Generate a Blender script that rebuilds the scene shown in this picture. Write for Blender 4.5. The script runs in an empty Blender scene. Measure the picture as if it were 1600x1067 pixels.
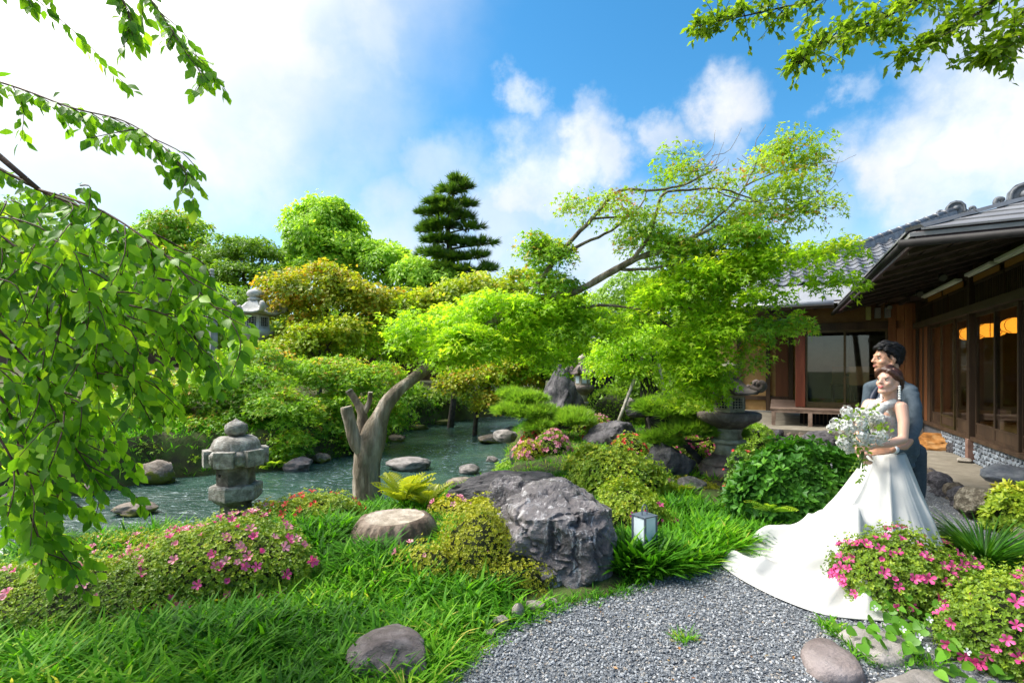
import bpy, bmesh, math, random
import numpy as np
from mathutils import Vector, Matrix
R = math.radians
random.seed(7)
rng = np.random.default_rng(7)
SC = bpy.context.scene
COL = SC.collection

# ------------------------------------------------------------------ camera
FPX, CX, HY, CAMH = 780.0, 800.0, 577.0, 1.55
cam = bpy.data.objects.new('camera', bpy.data.cameras.new('camera'))
COL.objects.link(cam)
cam.location = (0, 0, CAMH)
cam.rotation_euler = (R(90), 0, 0)
cam.data.sensor_width = 36.0
cam.data.lens = 36.0 * FPX / 1600.0
cam.data.shift_y = (HY - 533.5) / 1600.0
cam.data.clip_start = 0.05
cam.data.clip_end = 3000
SC.camera = cam

# ------------------------------------------------------------------ sun, sky, exposure
SUN_AZ, SUN_EL = -78.0, 52.0            # degrees left of the view axis, above the horizon
sun = bpy.data.objects.new('sun', bpy.data.lights.new('sun', 'SUN'))
COL.objects.link(sun)
sd = Vector((math.sin(R(SUN_AZ)) * math.cos(R(SUN_EL)), math.cos(R(SUN_AZ)) * math.cos(R(SUN_EL)), math.sin(R(SUN_EL))))
sun.rotation_euler = sd.to_track_quat('Z', 'Y').to_euler()
sun.data.energy = 2.2
sun.data.angle = R(18)
sun.data.color = (1.0, 0.955, 0.88)
SC.view_settings.view_transform = 'Standard'
SC.view_settings.look = 'None'
SC.view_settings.gamma = 1.0
SC.view_settings.use_curve_mapping = False
SC.view_settings.exposure = 1.42
SC.cycles.max_bounces = 6
SC.cycles.diffuse_bounces = 4
SC.cycles.transmission_bounces = 6
SC.cycles.transparent_max_bounces = 12
SC.cycles.caustics_reflective = False
SC.cycles.caustics_refractive = False
SC.cycles.use_denoising = True

W = bpy.data.worlds.new('World')
SC.world = W
W.use_nodes = True
wn, wl = W.node_tree.nodes, W.node_tree.links
wn.clear()
def wnode(t, **k):
    n = wn.new(t)
    for a, b in k.items():
        setattr(n, a, b)
    return n
def wmath(op, a, b=None, c=None, clamp=False):
    n = wnode('ShaderNodeMath', operation=op, use_clamp=clamp)
    for i, v in enumerate((a, b, c)):
        if v is None: continue
        if isinstance(v, (int, float)): n.inputs[i].default_value = v
        else: wl.new(v, n.inputs[i])
    return n.outputs[0]
def wmap(v, a, b, c=0.0, d=1.0, interp='SMOOTHSTEP'):
    n = wnode('ShaderNodeMapRange', interpolation_type=interp, clamp=True)
    wl.new(v, n.inputs[0])
    for i, x in enumerate((a, b, c, d)): n.inputs[i + 1].default_value = x
    return n.outputs[0]
sky = wnode('ShaderNodeTexSky', sky_type='NISHITA')
sky.sun_disc = False
sky.sun_elevation = R(SUN_EL)
sky.sun_rotation = R(SUN_AZ)
sky.altitude = 100
sky.air_density = 1.0
sky.dust_density = 0.4
sky.ozone_density = 3.0
tc = wnode('ShaderNodeTexCoord')
sep = wnode('ShaderNodeSeparateXYZ'); wl.new(tc.outputs['Generated'], sep.inputs[0])
noi = wnode('ShaderNodeTexNoise', noise_dimensions='3D')
noi.inputs['Scale'].default_value = 3.4; noi.inputs['Detail'].default_value = 8; noi.inputs['Roughness'].default_value = 0.56
wl.new(tc.outputs['Generated'], noi.inputs['Vector'])
noi2 = wnode('ShaderNodeTexNoise', noise_dimensions='3D')
noi2.inputs['Scale'].default_value = 8.0; noi2.inputs['Detail'].default_value = 9; noi2.inputs['Roughness'].default_value = 0.6
wl.new(tc.outputs['Generated'], noi2.inputs['Vector'])
# warped direction for the cumulus outlines
vs = wnode('ShaderNodeVectorMath', operation='SUBTRACT'); wl.new(noi2.outputs['Color'], vs.inputs[0]); vs.inputs[1].default_value = (.5, .5, .5)
vm = wnode('ShaderNodeVectorMath', operation='SCALE'); wl.new(vs.outputs[0], vm.inputs[0]); vm.inputs['Scale'].default_value = 0.20
va = wnode('ShaderNodeVectorMath', operation='ADD'); wl.new(tc.outputs['Generated'], va.inputs[0]); wl.new(vm.outputs[0], va.inputs[1])
def pdir(px, py):
    v = Vector(((px - CX) / FPX, 1.0, (HY - py) / FPX)); v.normalize(); return v
cloud = None
for px, py, rad, amt in [(1570, 160, .14, 1), (1490, 110, .085, .75), (1600, 250, .09, .9), (1390, 245, .085, 1), (1500, 260, .10, .85), (1440, 190, .07, .6),
                         (1140, 175, .075, 1), (1040, 195, .05, .7), (905, 245, .085, 1), (850, 285, .11, .85), (960, 250, .06, .8), (820, 150, .05, .7),
                         (910, 175, .035, .5), (1325, 140, .03, .45), (700, 290, .10, .5), (780, 350, .13, .6), (1130, 290, .08, .35), (560, 220, .13, .4),
                         (440, 70, .10, .8), (350, 160, .20, .8), (1250, 330, .08, .35), (600, 60, .05, .3), (640, 400, .16, .6), (950, 400, .14, .7)]:
    d = wnode('ShaderNodeVectorMath', operation='DISTANCE'); wl.new(va.outputs[0], d.inputs[0]); d.inputs[1].default_value = pdir(px, py)
    m = wmap(d.outputs['Value'], rad * 1.25, rad * .35, 0, amt)
    cloud = m if cloud is None else wmath('MAXIMUM', cloud, m)
# the same kind of cumulus all round the sky
gen = wmap(noi.outputs['Fac'], .52, .70, 0, .9)
side = wmap(sep.outputs['Y'], 0.62, 0.30)               # goes on beyond the frame
gen = wmath('MULTIPLY', gen, side)
cloud = wmath('MAXIMUM', cloud, gen)
tex = wmap(noi2.outputs['Fac'], .30, .66, .55, 1.0)
cloud = wmath('MULTIPLY', cloud, tex)
# hazy brightness round the sun and towards the horizon
dt = wnode('ShaderNodeVectorMath', operation='DOT_PRODUCT'); wl.new(tc.outputs['Generated'], dt.inputs[0]); dt.inputs[1].default_value = sd
glow = wmap(wmath('ADD', dt.outputs['Value'], wmath('MULTIPLY', wmath('SUBTRACT', noi.outputs['Fac'], .5), .22)), .53, .83, 0, .97)
hor = wmap(sep.outputs['Z'], .40, .02, 0, .5)
haze = hor
fac = wmath('SUBTRACT', 1.0, wmath('MULTIPLY', wmath('SUBTRACT', 1.0, cloud), wmath('SUBTRACT', 1.0, haze)), clamp=True)
hsv = wnode('ShaderNodeHueSaturation'); wl.new(sky.outputs[0], hsv.inputs['Color'])
hsv.inputs['Hue'].default_value = 0.487; hsv.inputs['Saturation'].default_value = 1.3; hsv.inputs['Value'].default_value = 0.86
mx = wnode('ShaderNodeMix', data_type='RGBA'); wl.new(fac, mx.inputs[0]); wl.new(hsv.outputs[0], mx.inputs[6])
SKYS = 0.105
CLOUDV = 4.0
GLOWV = 22.0
cshade = wmap(noi.outputs['Fac'], .35, .65, .86, 1.04)
ccol = wnode('ShaderNodeMix', data_type='RGBA', blend_type='MULTIPLY'); ccol.inputs[0].default_value = 1
ccol.inputs[6].default_value = (CLOUDV * .98, CLOUDV, CLOUDV * 1.04, 1)
cmb = wnode('ShaderNodeCombineColor'); [wl.new(cshade, cmb.inputs[i]) for i in range(3)]
wl.new(cmb.outputs[0], ccol.inputs[7])
wl.new(ccol.outputs[2], mx.inputs[7])
gl_ = wnode('ShaderNodeMix', data_type='RGBA'); wl.new(glow, gl_.inputs[0]); wl.new(mx.outputs[2], gl_.inputs[6])
bright = wmap(dt.outputs['Value'], .70, .99, 4.2, GLOWV)        # thin cloud lit by the sun behind it
gcol = wnode('ShaderNodeCombineColor')
for i_, k_ in enumerate((1.0, .985, .95)): wl.new(wmath('MULTIPLY', bright, k_), gcol.inputs[i_])
wl.new(gcol.outputs[0], gl_.inputs[7])
bg = wnode('ShaderNodeBackground'); bg.inputs['Strength'].default_value = SKYS
wl.new(gl_.outputs[2], bg.inputs['Color'])
wo = wnode('ShaderNodeOutputWorld'); wl.new(bg.outputs[0], wo.inputs[0])

# ------------------------------------------------------------------ helpers
def at(px, py, Z):
    """point at depth Z that the photograph shows at (px, py)"""
    return Vector(((px - CX) / FPX * Z, Z, CAMH + (HY - py) / FPX * Z))
def gp(px, py, z=0.0):
    """point on the level z that the photograph shows at (px, py)"""
    Z = FPX * (CAMH - z) / (py - HY)
    return Vector(((px - CX) / FPX * Z, Z, z))

_T = np.random.default_rng(3).random((32, 32, 32))
def vnoise(P):
    P = np.asarray(P, float); I = np.floor(P).astype(int); F = P - I; F = F * F * (3 - 2 * F)
    out = 0
    for a in (0, 1):
        for b in (0, 1):
            for c in (0, 1):
                w = (F[..., 0] if a else 1 - F[..., 0]) * (F[..., 1] if b else 1 - F[..., 1]) * (F[..., 2] if c else 1 - F[..., 2])
                out = out + w * _T[(I[..., 0] + a) % 32, (I[..., 1] + b) % 32, (I[..., 2] + c) % 32]
    return out * 2 - 1
def fbm(P, octv=4, gain=.5, lac=2.03):
    P = np.asarray(P, float); s = 0; a = 1.0
    for k in range(octv):
        s = s + a * vnoise(P + k * 7.3); P = P * lac; a *= gain
    return s
def sstep(a, b, x):
    t = np.clip((x - a) / (b - a), 0, 1); return t * t * (3 - 2 * t)

def tag(o, label=None, cat=None, group=None, kind=None):
    if label: o['label'] = label
    if cat: o['category'] = cat
    if group: o['group'] = group
    if kind: o['kind'] = kind
    return o
def link(o, parent=None):
    COL.objects.link(o)
    if parent is not None:
        o.parent = parent
        if parent.parent is None:
            o.matrix_parent_inverse = parent.matrix_basis.inverted()
    return o
def thing(name, label, cat, loc=(0, 0, 0), group=None):
    o = bpy.data.objects.new(name, None); o.empty_display_size = .1
    COL.objects.link(o); o.location = loc
    return tag(o, label, cat, group)
def mesh_np(name, V, F, mat=None, smooth=False, rnd=None, mats=None, fm=None):
    """V (n,3); F list of index arrays (m,k) with equal k per array"""
    me = bpy.data.meshes.new(name)
    V = np.ascontiguousarray(V, dtype=np.float32)
    if not isinstance(F, list): F = [F]
    F = [np.asarray(f, np.int32) for f in F if len(f)]
    loops = np.concatenate([f.ravel() for f in F]); tot = np.concatenate([np.full(len(f), f.shape[1], np.int32) for f in F])
    me.vertices.add(len(V)); me.vertices.foreach_set('co', V.ravel())
    me.loops.add(len(loops)); me.loops.foreach_set('vertex_index', loops)
    me.polygons.add(len(tot)); st = np.zeros(len(tot), np.int32); st[1:] = np.cumsum(tot)[:-1]
    me.polygons.foreach_set('loop_start', st)
    me.polygons.foreach_set('use_smooth', np.full(len(tot), smooth, bool))
    if mats:
        for m in mats: me.materials.append(m)
        if fm is not None: me.polygons.foreach_set('material_index', np.asarray(fm, np.int32))
    elif mat: me.materials.append(mat)
    if rnd is not None:
        a = me.attributes.new('rnd', 'FLOAT', 'POINT'); a.data.foreach_set('value', np.asarray(rnd, np.float32))
    me.update(calc_edges=True)
    return me
def obj(name, me, parent=None, **k):
    o = bpy.data.objects.new(name, me); link(o, parent)
    return tag(o, **k) if k else o
class MB:
    """collects simple solids into one mesh"""
    def __init__(s): s.v = []; s.f = []
    def add(s, vs, fs):
        n = len(s.v); s.v += [tuple(p) for p in vs]; s.f += [tuple(i + n for i in f) for f in fs]; return s
    def hexa(s, p):
        return s.add(p, [(0, 3, 2, 1), (4, 5, 6, 7), (0, 1, 5, 4), (1, 2, 6, 5), (2, 3, 7, 6), (3, 0, 4, 7)])
    def box(s, a, b, fr=None):
        (x0, y0, z0), (x1, y1, z1) = a, b
        p = [(x0, y0, z0), (x1, y0, z0), (x1, y1, z0), (x0, y1, z0), (x0, y0, z1), (x1, y0, z1), (x1, y1, z1), (x0, y1, z1)]
        if fr: p = [fr(*q) for q in p]
        return s.hexa(p)
    def tube(s, pts, rads, n=8, cap=True):
        pts = [Vector(p) for p in pts]
        if isinstance(rads, (int, float)): rads = [rads] * len(pts)
        vs = []; up = None
        for i, p in enumerate(pts):
            t = (pts[min(i + 1, len(pts) - 1)] - pts[max(i - 1, 0)])
            t = t.normalized() if t.length > 1e-9 else Vector((0, 0, 1))
            if up is None: up = Vector((0, 0, 1)) if abs(t.z) < .9 else Vector((1, 0, 0))
            a = t.cross(up)
            if a.length < 1e-6: a = t.orthogonal()
            a.normalize(); b = a.cross(t).normalized(); up = b
            for k in range(n):
                th = 2 * math.pi * k / n
                vs.append(p + (a * math.cos(th) + b * math.sin(th)) * rads[i])
        fs = []
        for i in range(len(pts) - 1):
            for k in range(n):
                k2 = (k + 1) % n
                fs.append((i * n + k, i * n + k2, (i + 1) * n + k2, (i + 1) * n + k))
        if cap:
            fs.append(tuple(range(n - 1, -1, -1))); m = (len(pts) - 1) * n; fs.append(tuple(range(m, m + n)))
        return s.add(vs, fs)
    def lathe(s, prof, n=24, c=(0, 0, 0), rot=0.0, sq=None):
        vs = []; fs = []
        for r, z in prof:
            for k in range(n):
                th = rot + 2 * math.pi * k / n
                vs.append((c[0] + r * math.cos(th), c[1] + r * math.sin(th), c[2] + z))
        m = len(prof)
        for i in range(m - 1):
            for k in range(n):
                k2 = (k + 1) % n; fs.append((i * n + k, i * n + k2, (i + 1) * n + k2, (i + 1) * n + k))
        fs.append(tuple(range(n - 1, -1, -1))); fs.append(tuple(range((m - 1) * n, m * n)))
        return s.add(vs, fs)
    def mesh(s, name, mat, smooth=False):
        me = bpy.data.meshes.new(name); me.from_pydata(s.v, [], s.f)
        if mat: me.materials.append(mat)
        me.polygons.foreach_set('use_smooth', [smooth] * len(me.polygons)); me.update()
        return me
    def build(s, name, mat, parent=None, smooth=False, bevel=0, **k):
        me = s.mesh(name, mat, smooth)
        if bevel:
            bm = bmesh.new(); bm.from_mesh(me)
            bmesh.ops.bevel(bm, geom=[e for e in bm.edges if e.is_manifold and e.calc_face_angle(0) > .5], offset=bevel, segments=2, affect='EDGES', profile=.6)
            bm.to_mesh(me); bm.free()
        return obj(name, me, parent, **k)
def mark_sharp(me, ang=40):
    me.set_sharp_from_angle(angle=R(ang))
def catmull(P, n=6):
    P = [Vector(p) for p in P]; out = []
    for i in range(len(P) - 1):
        a, b, c, d = P[max(i - 1, 0)], P[i], P[i + 1], P[min(i + 2, len(P) - 1)]
        for k in range(n):
            t = k / n
            out.append(.5 * ((2 * b) + (c - a) * t + (2 * a - 5 * b + 4 * c - d) * t * t + (3 * b - a - 3 * c + d) * t ** 3))
    out.append(P[-1]); return out
def lerpl(L, n):
    """resample list of numbers to n values"""
    return list(np.interp(np.linspace(0, len(L) - 1, n), range(len(L)), L))

# ------------------------------------------------------------------ materials
MATS = {}
def new_mat(name):
    m = bpy.data.materials.new(name); m.use_nodes = True; MATS[name] = m
    nt = m.node_tree; b = nt.nodes['Principled BSDF']
    return m, nt, b
def nd(nt, t, **k):
    n = nt.nodes.new(t)
    for a, v in k.items(): setattr(n, a, v)
    return n
def ramp(nt, src, stops):
    r = nd(nt, 'ShaderNodeValToRGB'); el = r.color_ramp.elements
    while len(el) < len(stops): el.new(.5)
    for e, (p, c) in zip(el, stops): e.position = p; e.color = (*c, 1)
    nt.links.new(src, r.inputs[0]); return r.outputs[0]
def surf(name, cols, rough=.8, scale=6, detail=8, bump=0.0, bscale=30, bdetail=8, spec=.3, dist=0.0, stretch=(1, 1, 1), coords='Object', rough2=None, metal=0.0, rnd=0.0):
    """noise-driven surface: cols = list of (position, rgb)"""
    m, nt, b = new_mat(name); L = nt.links
    t = nd(nt, 'ShaderNodeTexCoord'); mp = nd(nt, 'ShaderNodeMapping'); mp.inputs['Scale'].default_value = stretch
    L.new(t.outputs[coords], mp.inputs[0])
    vec = mp.outputs[0]
    oi = nd(nt, 'ShaderNodeObjectInfo')
    off = nd(nt, 'ShaderNodeVectorMath', operation='SCALE'); off.inputs[0].default_value = (7, 13, 5); L.new(oi.outputs['Random'], off.inputs['Scale'])
    ad = nd(nt, 'ShaderNodeVectorMath', operation='ADD'); L.new(vec, ad.inputs[0]); L.new(off.outputs[0], ad.inputs[1]); vec = ad.outputs[0]
    n1 = nd(nt, 'ShaderNodeTexNoise'); n1.inputs['Scale'].default_value = scale; n1.inputs['Detail'].default_value = detail; n1.inputs['Roughness'].default_value = .62; n1.inputs['Distortion'].default_value = dist
    L.new(vec, n1.inputs['Vector'])
    c = ramp(nt, n1.outputs['Fac'], cols) if len(cols) > 1 else None
    if c is None: b.inputs['Base Color'].default_value = (*cols[0][1], 1)
    else:
        if rnd:
            hs = nd(nt, 'ShaderNodeHueSaturation'); L.new(c, hs.inputs['Color'])
            mr = nd(nt, 'ShaderNodeMapRange'); L.new(oi.outputs['Random'], mr.inputs[0]); mr.inputs[3].default_value = 1 - rnd; mr.inputs[4].default_value = 1 + rnd
            L.new(mr.outputs[0], hs.inputs['Value']); c = hs.outputs[0]
        L.new(c, b.inputs['Base Color'])
    b.inputs['Roughness'].default_value = rough
    b.inputs['Specular IOR Level'].default_value = spec
    b.inputs['Metallic'].default_value = metal
    if rough2 is not None:
        mr = nd(nt, 'ShaderNodeMapRange'); L.new(n1.outputs['Fac'], mr.inputs[0]); mr.inputs[1].default_value = .3; mr.inputs[2].default_value = .7; mr.inputs[3].default_value = rough; mr.inputs[4].default_value = rough2
        L.new(mr.outputs[0], b.inputs['Roughness'])
    if bump:
        n2 = nd(nt, 'ShaderNodeTexNoise'); n2.inputs['Scale'].default_value = bscale; n2.inputs['Detail'].default_value = bdetail; n2.inputs['Roughness'].default_value = .65
        L.new(vec, n2.inputs['Vector'])
        bp = nd(nt, 'ShaderNodeBump'); bp.inputs['Strength'].default_value = 1.0; bp.inputs['Distance'].default_value = bump
        L.new(n2.outputs['Fac'], bp.inputs['Height']); L.new(bp.outputs[0], b.inputs['Normal'])
    return m
LEAFK = (1.62, 1.46, 1.15)
def leafmat(name, stops, trans=.45, rough=.42, spec=.35, tcol=(1.15, 1.2, .6), vary=.0, leafk=LEAFK):
    m, nt, b = new_mat(name); L = nt.links
    a = nd(nt, 'ShaderNodeAttribute', attribute_name='rnd'); oi = nd(nt, 'ShaderNodeObjectInfo')
    f = a.outputs['Fac']
    if vary:
        mu = nd(nt, 'ShaderNodeMath', operation='MULTIPLY_ADD'); L.new(oi.outputs['Random'], mu.inputs[0]); mu.inputs[1].default_value = vary; L.new(f, mu.inputs[2]); f = mu.outputs[0]
    c = ramp(nt, f, [(p_, tuple(min(x * leafk[i], .9) for i, x in enumerate(q_))) for p_, q_ in stops])
    L.new(c, b.inputs['Base Color']); b.inputs['Roughness'].default_value = rough; b.inputs['Specular IOR Level'].default_value = spec
    tr = nd(nt, 'ShaderNodeBsdfTranslucent')
    mu = nd(nt, 'ShaderNodeMix', data_type='RGBA', blend_type='MULTIPLY'); mu.inputs[0].default_value = 1; L.new(c, mu.inputs[6]); mu.inputs[7].default_value = (*tcol, 1)
    L.new(mu.outputs[2], tr.inputs[0])
    mix = nd(nt, 'ShaderNodeMixShader'); mix.inputs[0].default_value = trans
    L.new(b.outputs[0], mix.inputs[1]); L.new(tr.outputs[0], mix.inputs[2])
    L.new(mix.outputs[0], nt.nodes['Material Output'].inputs[0])
    return m
def plain(name, c, rough=.6, spec=.3, metal=0, emit=None, es=0):
    m, nt, b = new_mat(name)
    b.inputs['Base Color'].default_value = (*c, 1); b.inputs['Roughness'].default_value = rough; b.inputs['Specular IOR Level'].default_value = spec; b.inputs['Metallic'].default_value = metal
    if emit: b.inputs['Emission Color'].default_value = (*emit, 1); b.inputs['Emission Strength'].default_value = es
    return m
# ================================================================== SETTING
WATER = -0.55
NEARP = np.array([(-30, 1), (-9, 4.8), (-5.5, 5.25), (-4.4, 5.85), (-3.2, 6.35), (-1.5, 7.2), (-1.06, 8.2), (-.5, 9.3), (-.1, 10.3), (-.5, 12), (-.4, 14.6), (.3, 19), (.6, 22.5), (5, 30)], float)
FARP = np.array([(-30, 3.8), (-10, 6.9), (-8, 7.7), (-7.1, 8.6), (-6.8, 9.5), (-6, 9.95), (-4.8, 10.4), (-4.1, 12.2), (-3.7, 14.6), (-3.6, 17.4), (-2.6, 20), (-1.1, 22), (0, 22.9), (3, 31)], float)
def pdist(P, L):
    d = np.full(len(P), 1e9)
    for a, b in zip(L[:-1], L[1:]):
        ab = b - a; t = np.clip(((P - a) @ ab) / (ab @ ab), 0, 1)
        d = np.minimum(d, np.hypot(*(P - a - t[:, None] * ab).T))
    return d
def inpoly(P, poly):
    P = np.asarray(P); poly = np.asarray(poly); ins = np.zeros(len(P), bool); j = len(poly) - 1
    for i in range(len(poly)):
        (xi, yi), (xj, yj) = poly[i], poly[j]
        c = ((yi > P[:, 1]) != (yj > P[:, 1])) & (P[:, 0] < (xj - xi) * (P[:, 1] - yi) / (yj - yi + 1e-12) + xi)
        ins ^= c; j = i
    return ins
GEDGE = [(640, 1110), (690, 1067), (745, 1020), (800, 978), (870, 948), (960, 930), (1010, 908), (1100, 887), (1190, 868), (1262, 838), (1330, 805), (1335, 760), (1250, 745), (1140, 735), (1110, 705), (1150, 668)]
gpoly = [gp(*q).xy for q in GEDGE]
gpoly = [Vector((-.3, 1.0))] + [Vector(p) for p in gpoly] + [Vector((9.5, 13.2)), Vector((9.0, 9.0)), Vector((6.6, 6.0)), Vector((5.0, 1.0))]
GPOLY = np.array([(p[0], p[1]) for p in gpoly])
RIVER = np.vstack([NEARP, FARP[::-1]])
def ground_z(x, y):
    x = np.atleast_1d(np.asarray(x, float)); y = np.atleast_1d(np.asarray(y, float))
    P = np.stack([x, y], 1)
    ins = inpoly(P, RIVER); dn = pdist(P, NEARP); df = pdist(P, FARP)
    d = np.minimum(dn, df); s = np.where(ins, -d, d); far = df < dn
    garden = .16 * np.exp(-(((x - 1.3) / 1.6) ** 2 + ((y - 10.5) / 3.0) ** 2)) + .10 * np.exp(-(((x + 1.6) / 1.5) ** 2 + ((y - 4.3) / 1.0) ** 2))
    top = np.where(far, .18 + .16 * np.clip(s, 0, 9), garden)
    e = np.where(far, .45, np.where(x < -1.0, 1.7, np.where(x < 0, 1.2, .8)))
    t = np.clip((s + .25) / (e + .25), 0, 1); t = t * t * (3 - 2 * t)
    z = (WATER - .35) * (1 - t) + top * t
    if GPOLY is not None: z = np.where(inpoly(P, GPOLY), np.minimum(z, -.05), z)
    z = z + np.where(s > 0, .03, .0) * fbm(np.stack([x * 1.3, y * 1.3, x * 0], 1), 3) * np.clip(s, 0, 1)
    return z
def gz(x, y): return float(ground_z(x, y)[0])
def gg(px, py):
    """point on the terrain seen at (px, py)"""
    p = gp(px, py, 0)
    for _ in range(12):
        z = gz(p.x, p.y); q = gp(px, py, min(z, 1.2)); p = p * .4 + q * .6
    p.z = gz(p.x, p.y); return p

M_soil = surf('soil and moss', [(.35, (.045, .035, .022)), (.5, (.06, .065, .02)), (.68, (.07, .11, .022))], .95, 3.0, 8, .02, 25)
def spaced(segs):
    out = []
    for a, b, n in segs: out += list(np.linspace(a, b, n, endpoint=False))
    return np.array(out + [segs[-1][1]])
xs = spaced([(-900, -60, 8), (-60, -10, 40), (-10, 8, 130), (8, 60, 40), (60, 900, 8)])
ys = spaced([(-300, -5, 8), (-5, 1.5, 12), (1.5, 24, 150), (24, 70, 40), (70, 2500, 10)])
GX, GY = np.meshgrid(xs, ys)
GZ = ground_z(GX.ravel(), GY.ravel())
nx, ny = len(xs), len(ys)
idx = np.arange(nx * ny).reshape(ny, nx)
obj('ground', mesh_np('ground', np.stack([GX.ravel(), GY.ravel(), GZ], 1), np.stack([idx[:-1, :-1], idx[:-1, 1:], idx[1:, 1:], idx[1:, :-1]], -1).reshape(-1, 4), M_soil, True), kind='structure')

# ---- river water
m, nt, b = new_mat('river water'); L = nt.links
t = nd(nt, 'ShaderNodeTexCoord'); mp = nd(nt, 'ShaderNodeMapping'); mp.inputs['Rotation'].default_value = (0, 0, R(38)); mp.inputs['Scale'].default_value = (.9, 2.2, 1)
L.new(t.outputs['Object'], mp.inputs[0])
n1 = nd(nt, 'ShaderNodeTexNoise'); n1.inputs['Scale'].default_value = 3.2; n1.inputs['Detail'].default_value = 7; n1.inputs['Roughness'].default_value = .6; n1.inputs['Distortion'].default_value = .6
L.new(mp.outputs[0], n1.inputs[0])
n2 = nd(nt, 'ShaderNodeTexNoise'); n2.inputs['Scale'].default_value = .55; n2.inputs['Detail'].default_value = 3; L.new(t.outputs['Object'], n2.inputs[0])
bp = nd(nt, 'ShaderNodeBump'); bp.inputs['Strength'].default_value = 1; bp.inputs['Distance'].default_value = .032; L.new(n1.outputs[0], bp.inputs['Height']); L.new(bp.outputs[0], b.inputs['Normal'])
c0 = ramp(nt, n2.outputs[0], [(.35, (.014, .038, .033)), (.55, (.028, .066, .052)), (.75, (.055, .095, .065))])
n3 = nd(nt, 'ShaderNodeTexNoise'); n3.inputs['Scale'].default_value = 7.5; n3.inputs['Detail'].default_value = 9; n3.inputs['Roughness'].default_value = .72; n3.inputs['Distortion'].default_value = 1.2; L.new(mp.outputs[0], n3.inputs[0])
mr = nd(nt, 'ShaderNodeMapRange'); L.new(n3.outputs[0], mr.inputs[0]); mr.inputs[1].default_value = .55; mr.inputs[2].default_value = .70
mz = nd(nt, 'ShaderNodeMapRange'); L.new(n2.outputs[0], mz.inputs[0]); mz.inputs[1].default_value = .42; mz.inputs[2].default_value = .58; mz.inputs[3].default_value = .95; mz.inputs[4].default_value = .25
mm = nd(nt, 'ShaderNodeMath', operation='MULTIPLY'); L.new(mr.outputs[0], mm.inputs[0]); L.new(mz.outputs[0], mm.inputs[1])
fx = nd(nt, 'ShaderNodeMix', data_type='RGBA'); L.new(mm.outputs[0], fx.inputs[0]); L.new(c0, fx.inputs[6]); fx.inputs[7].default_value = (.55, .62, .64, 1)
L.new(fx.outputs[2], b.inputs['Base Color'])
b.inputs['Roughness'].default_value = .05; b.inputs['IOR'].default_value = 1.33; b.inputs['Specular IOR Level'].default_value = .5
M_water = m
wx = spaced([(-30, -9, 20), (-9, 2, 120), (2, 7, 12)]); wy = spaced([(0.5, 5, 12), (5, 24, 170), (24, 32, 12)])
AX, AY = np.meshgrid(wx, wy); idx = np.arange(len(wx) * len(wy)).reshape(len(wy), len(wx))
th = R(38); u = AX * math.cos(th) + AY * math.sin(th); v = -AX * math.sin(th) + AY * math.cos(th)
AZ = WATER + .022 * fbm(np.stack([u.ravel() * 1.6, v.ravel() * 3.2, 0 * u.ravel()], 1), 3)
obj('river', mesh_np('river', np.stack([AX.ravel(), AY.ravel(), AZ], 1), np.stack([idx[:-1, :-1], idx[:-1, 1:], idx[1:, 1:], idx[1:, :-1]], -1).reshape(-1, 4), M_water, True), kind='structure')

# ---- gravel court: a sheet, and the pebbles that can be seen lying on it
m, nt, b = new_mat('grey gravel'); L = nt.links
t = nd(nt, 'ShaderNodeTexCoord')
vo = nd(nt, 'ShaderNodeTexVoronoi'); vo.inputs['Scale'].default_value = 62; L.new(t.outputs['Object'], vo.inputs[0])
vo2 = nd(nt, 'ShaderNodeTexVoronoi', feature='DISTANCE_TO_EDGE'); vo2.inputs['Scale'].default_value = 62; L.new(t.outputs['Object'], vo2.inputs[0])
sx = nd(nt, 'ShaderNodeSeparateColor'); L.new(vo.outputs['Color'], sx.inputs[0])
c0 = ramp(nt, sx.outputs[0], [(0, (.07, .078, .092)), (.4, (.13, .142, .16)), (.8, (.205, .217, .235)), (1, (.27, .25, .225))])
mr = nd(nt, 'ShaderNodeMapRange'); L.new(vo2.outputs[0], mr.inputs[0]); mr.inputs[2].default_value = .25
bp = nd(nt, 'ShaderNodeBump'); bp.inputs['Distance'].default_value = .008; L.new(mr.outputs[0], bp.inputs['Height']); L.new(bp.outputs[0], b.inputs['Normal'])
L.new(c0, b.inputs['Base Color']); b.inputs['Roughness'].default_value = .8
M_gravel = m
bm = bmesh.new(); fs = bm.faces.new([bm.verts.new((p[0], p[1], .012)) for p in GPOLY]); bmesh.ops.triangulate(bm, faces=[fs])
me = bpy.data.meshes.new('gravel_court'); bm.to_mesh(me); bm.free(); me.materials.append(M_gravel)
if me.polygons[0].normal.z < 0: me.flip_normals()
obj('gravel_court', me, kind='structure')
m, nt, b = new_mat('pebble stone'); L = nt.links
a = nd(nt, 'ShaderNodeAttribute', attribute_name='rnd')
L.new(ramp(nt, a.outputs['Fac'], [(0, (.07, .078, .092)), (.35, (.135, .148, .166)), (.7, (.24, .255, .275)), (.9, (.40, .41, .425)), (.96, (.27, .22, .17)), (1, (.50, .50, .50))]), b.inputs['Base Color']); b.inputs['Roughness'].default_value = .7
M_pebble = m
bm = bmesh.new(); bmesh.ops.create_icosphere(bm, subdivisions=1, radius=1)
ICO_V = np.array([v.co[:] for v in bm.verts]); ICO_F = np.array([[v.index for v in f.verts] for f in bm.faces]); bm.free()
PEB_V = np.array([(math.cos(a_) * r_, math.sin(a_) * r_, z_) for r_, z_, o_ in ((1, -.1, .0), (.55, .8, .5)) for a_ in (np.arange(5) * 1.2566 + o_)])
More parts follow.
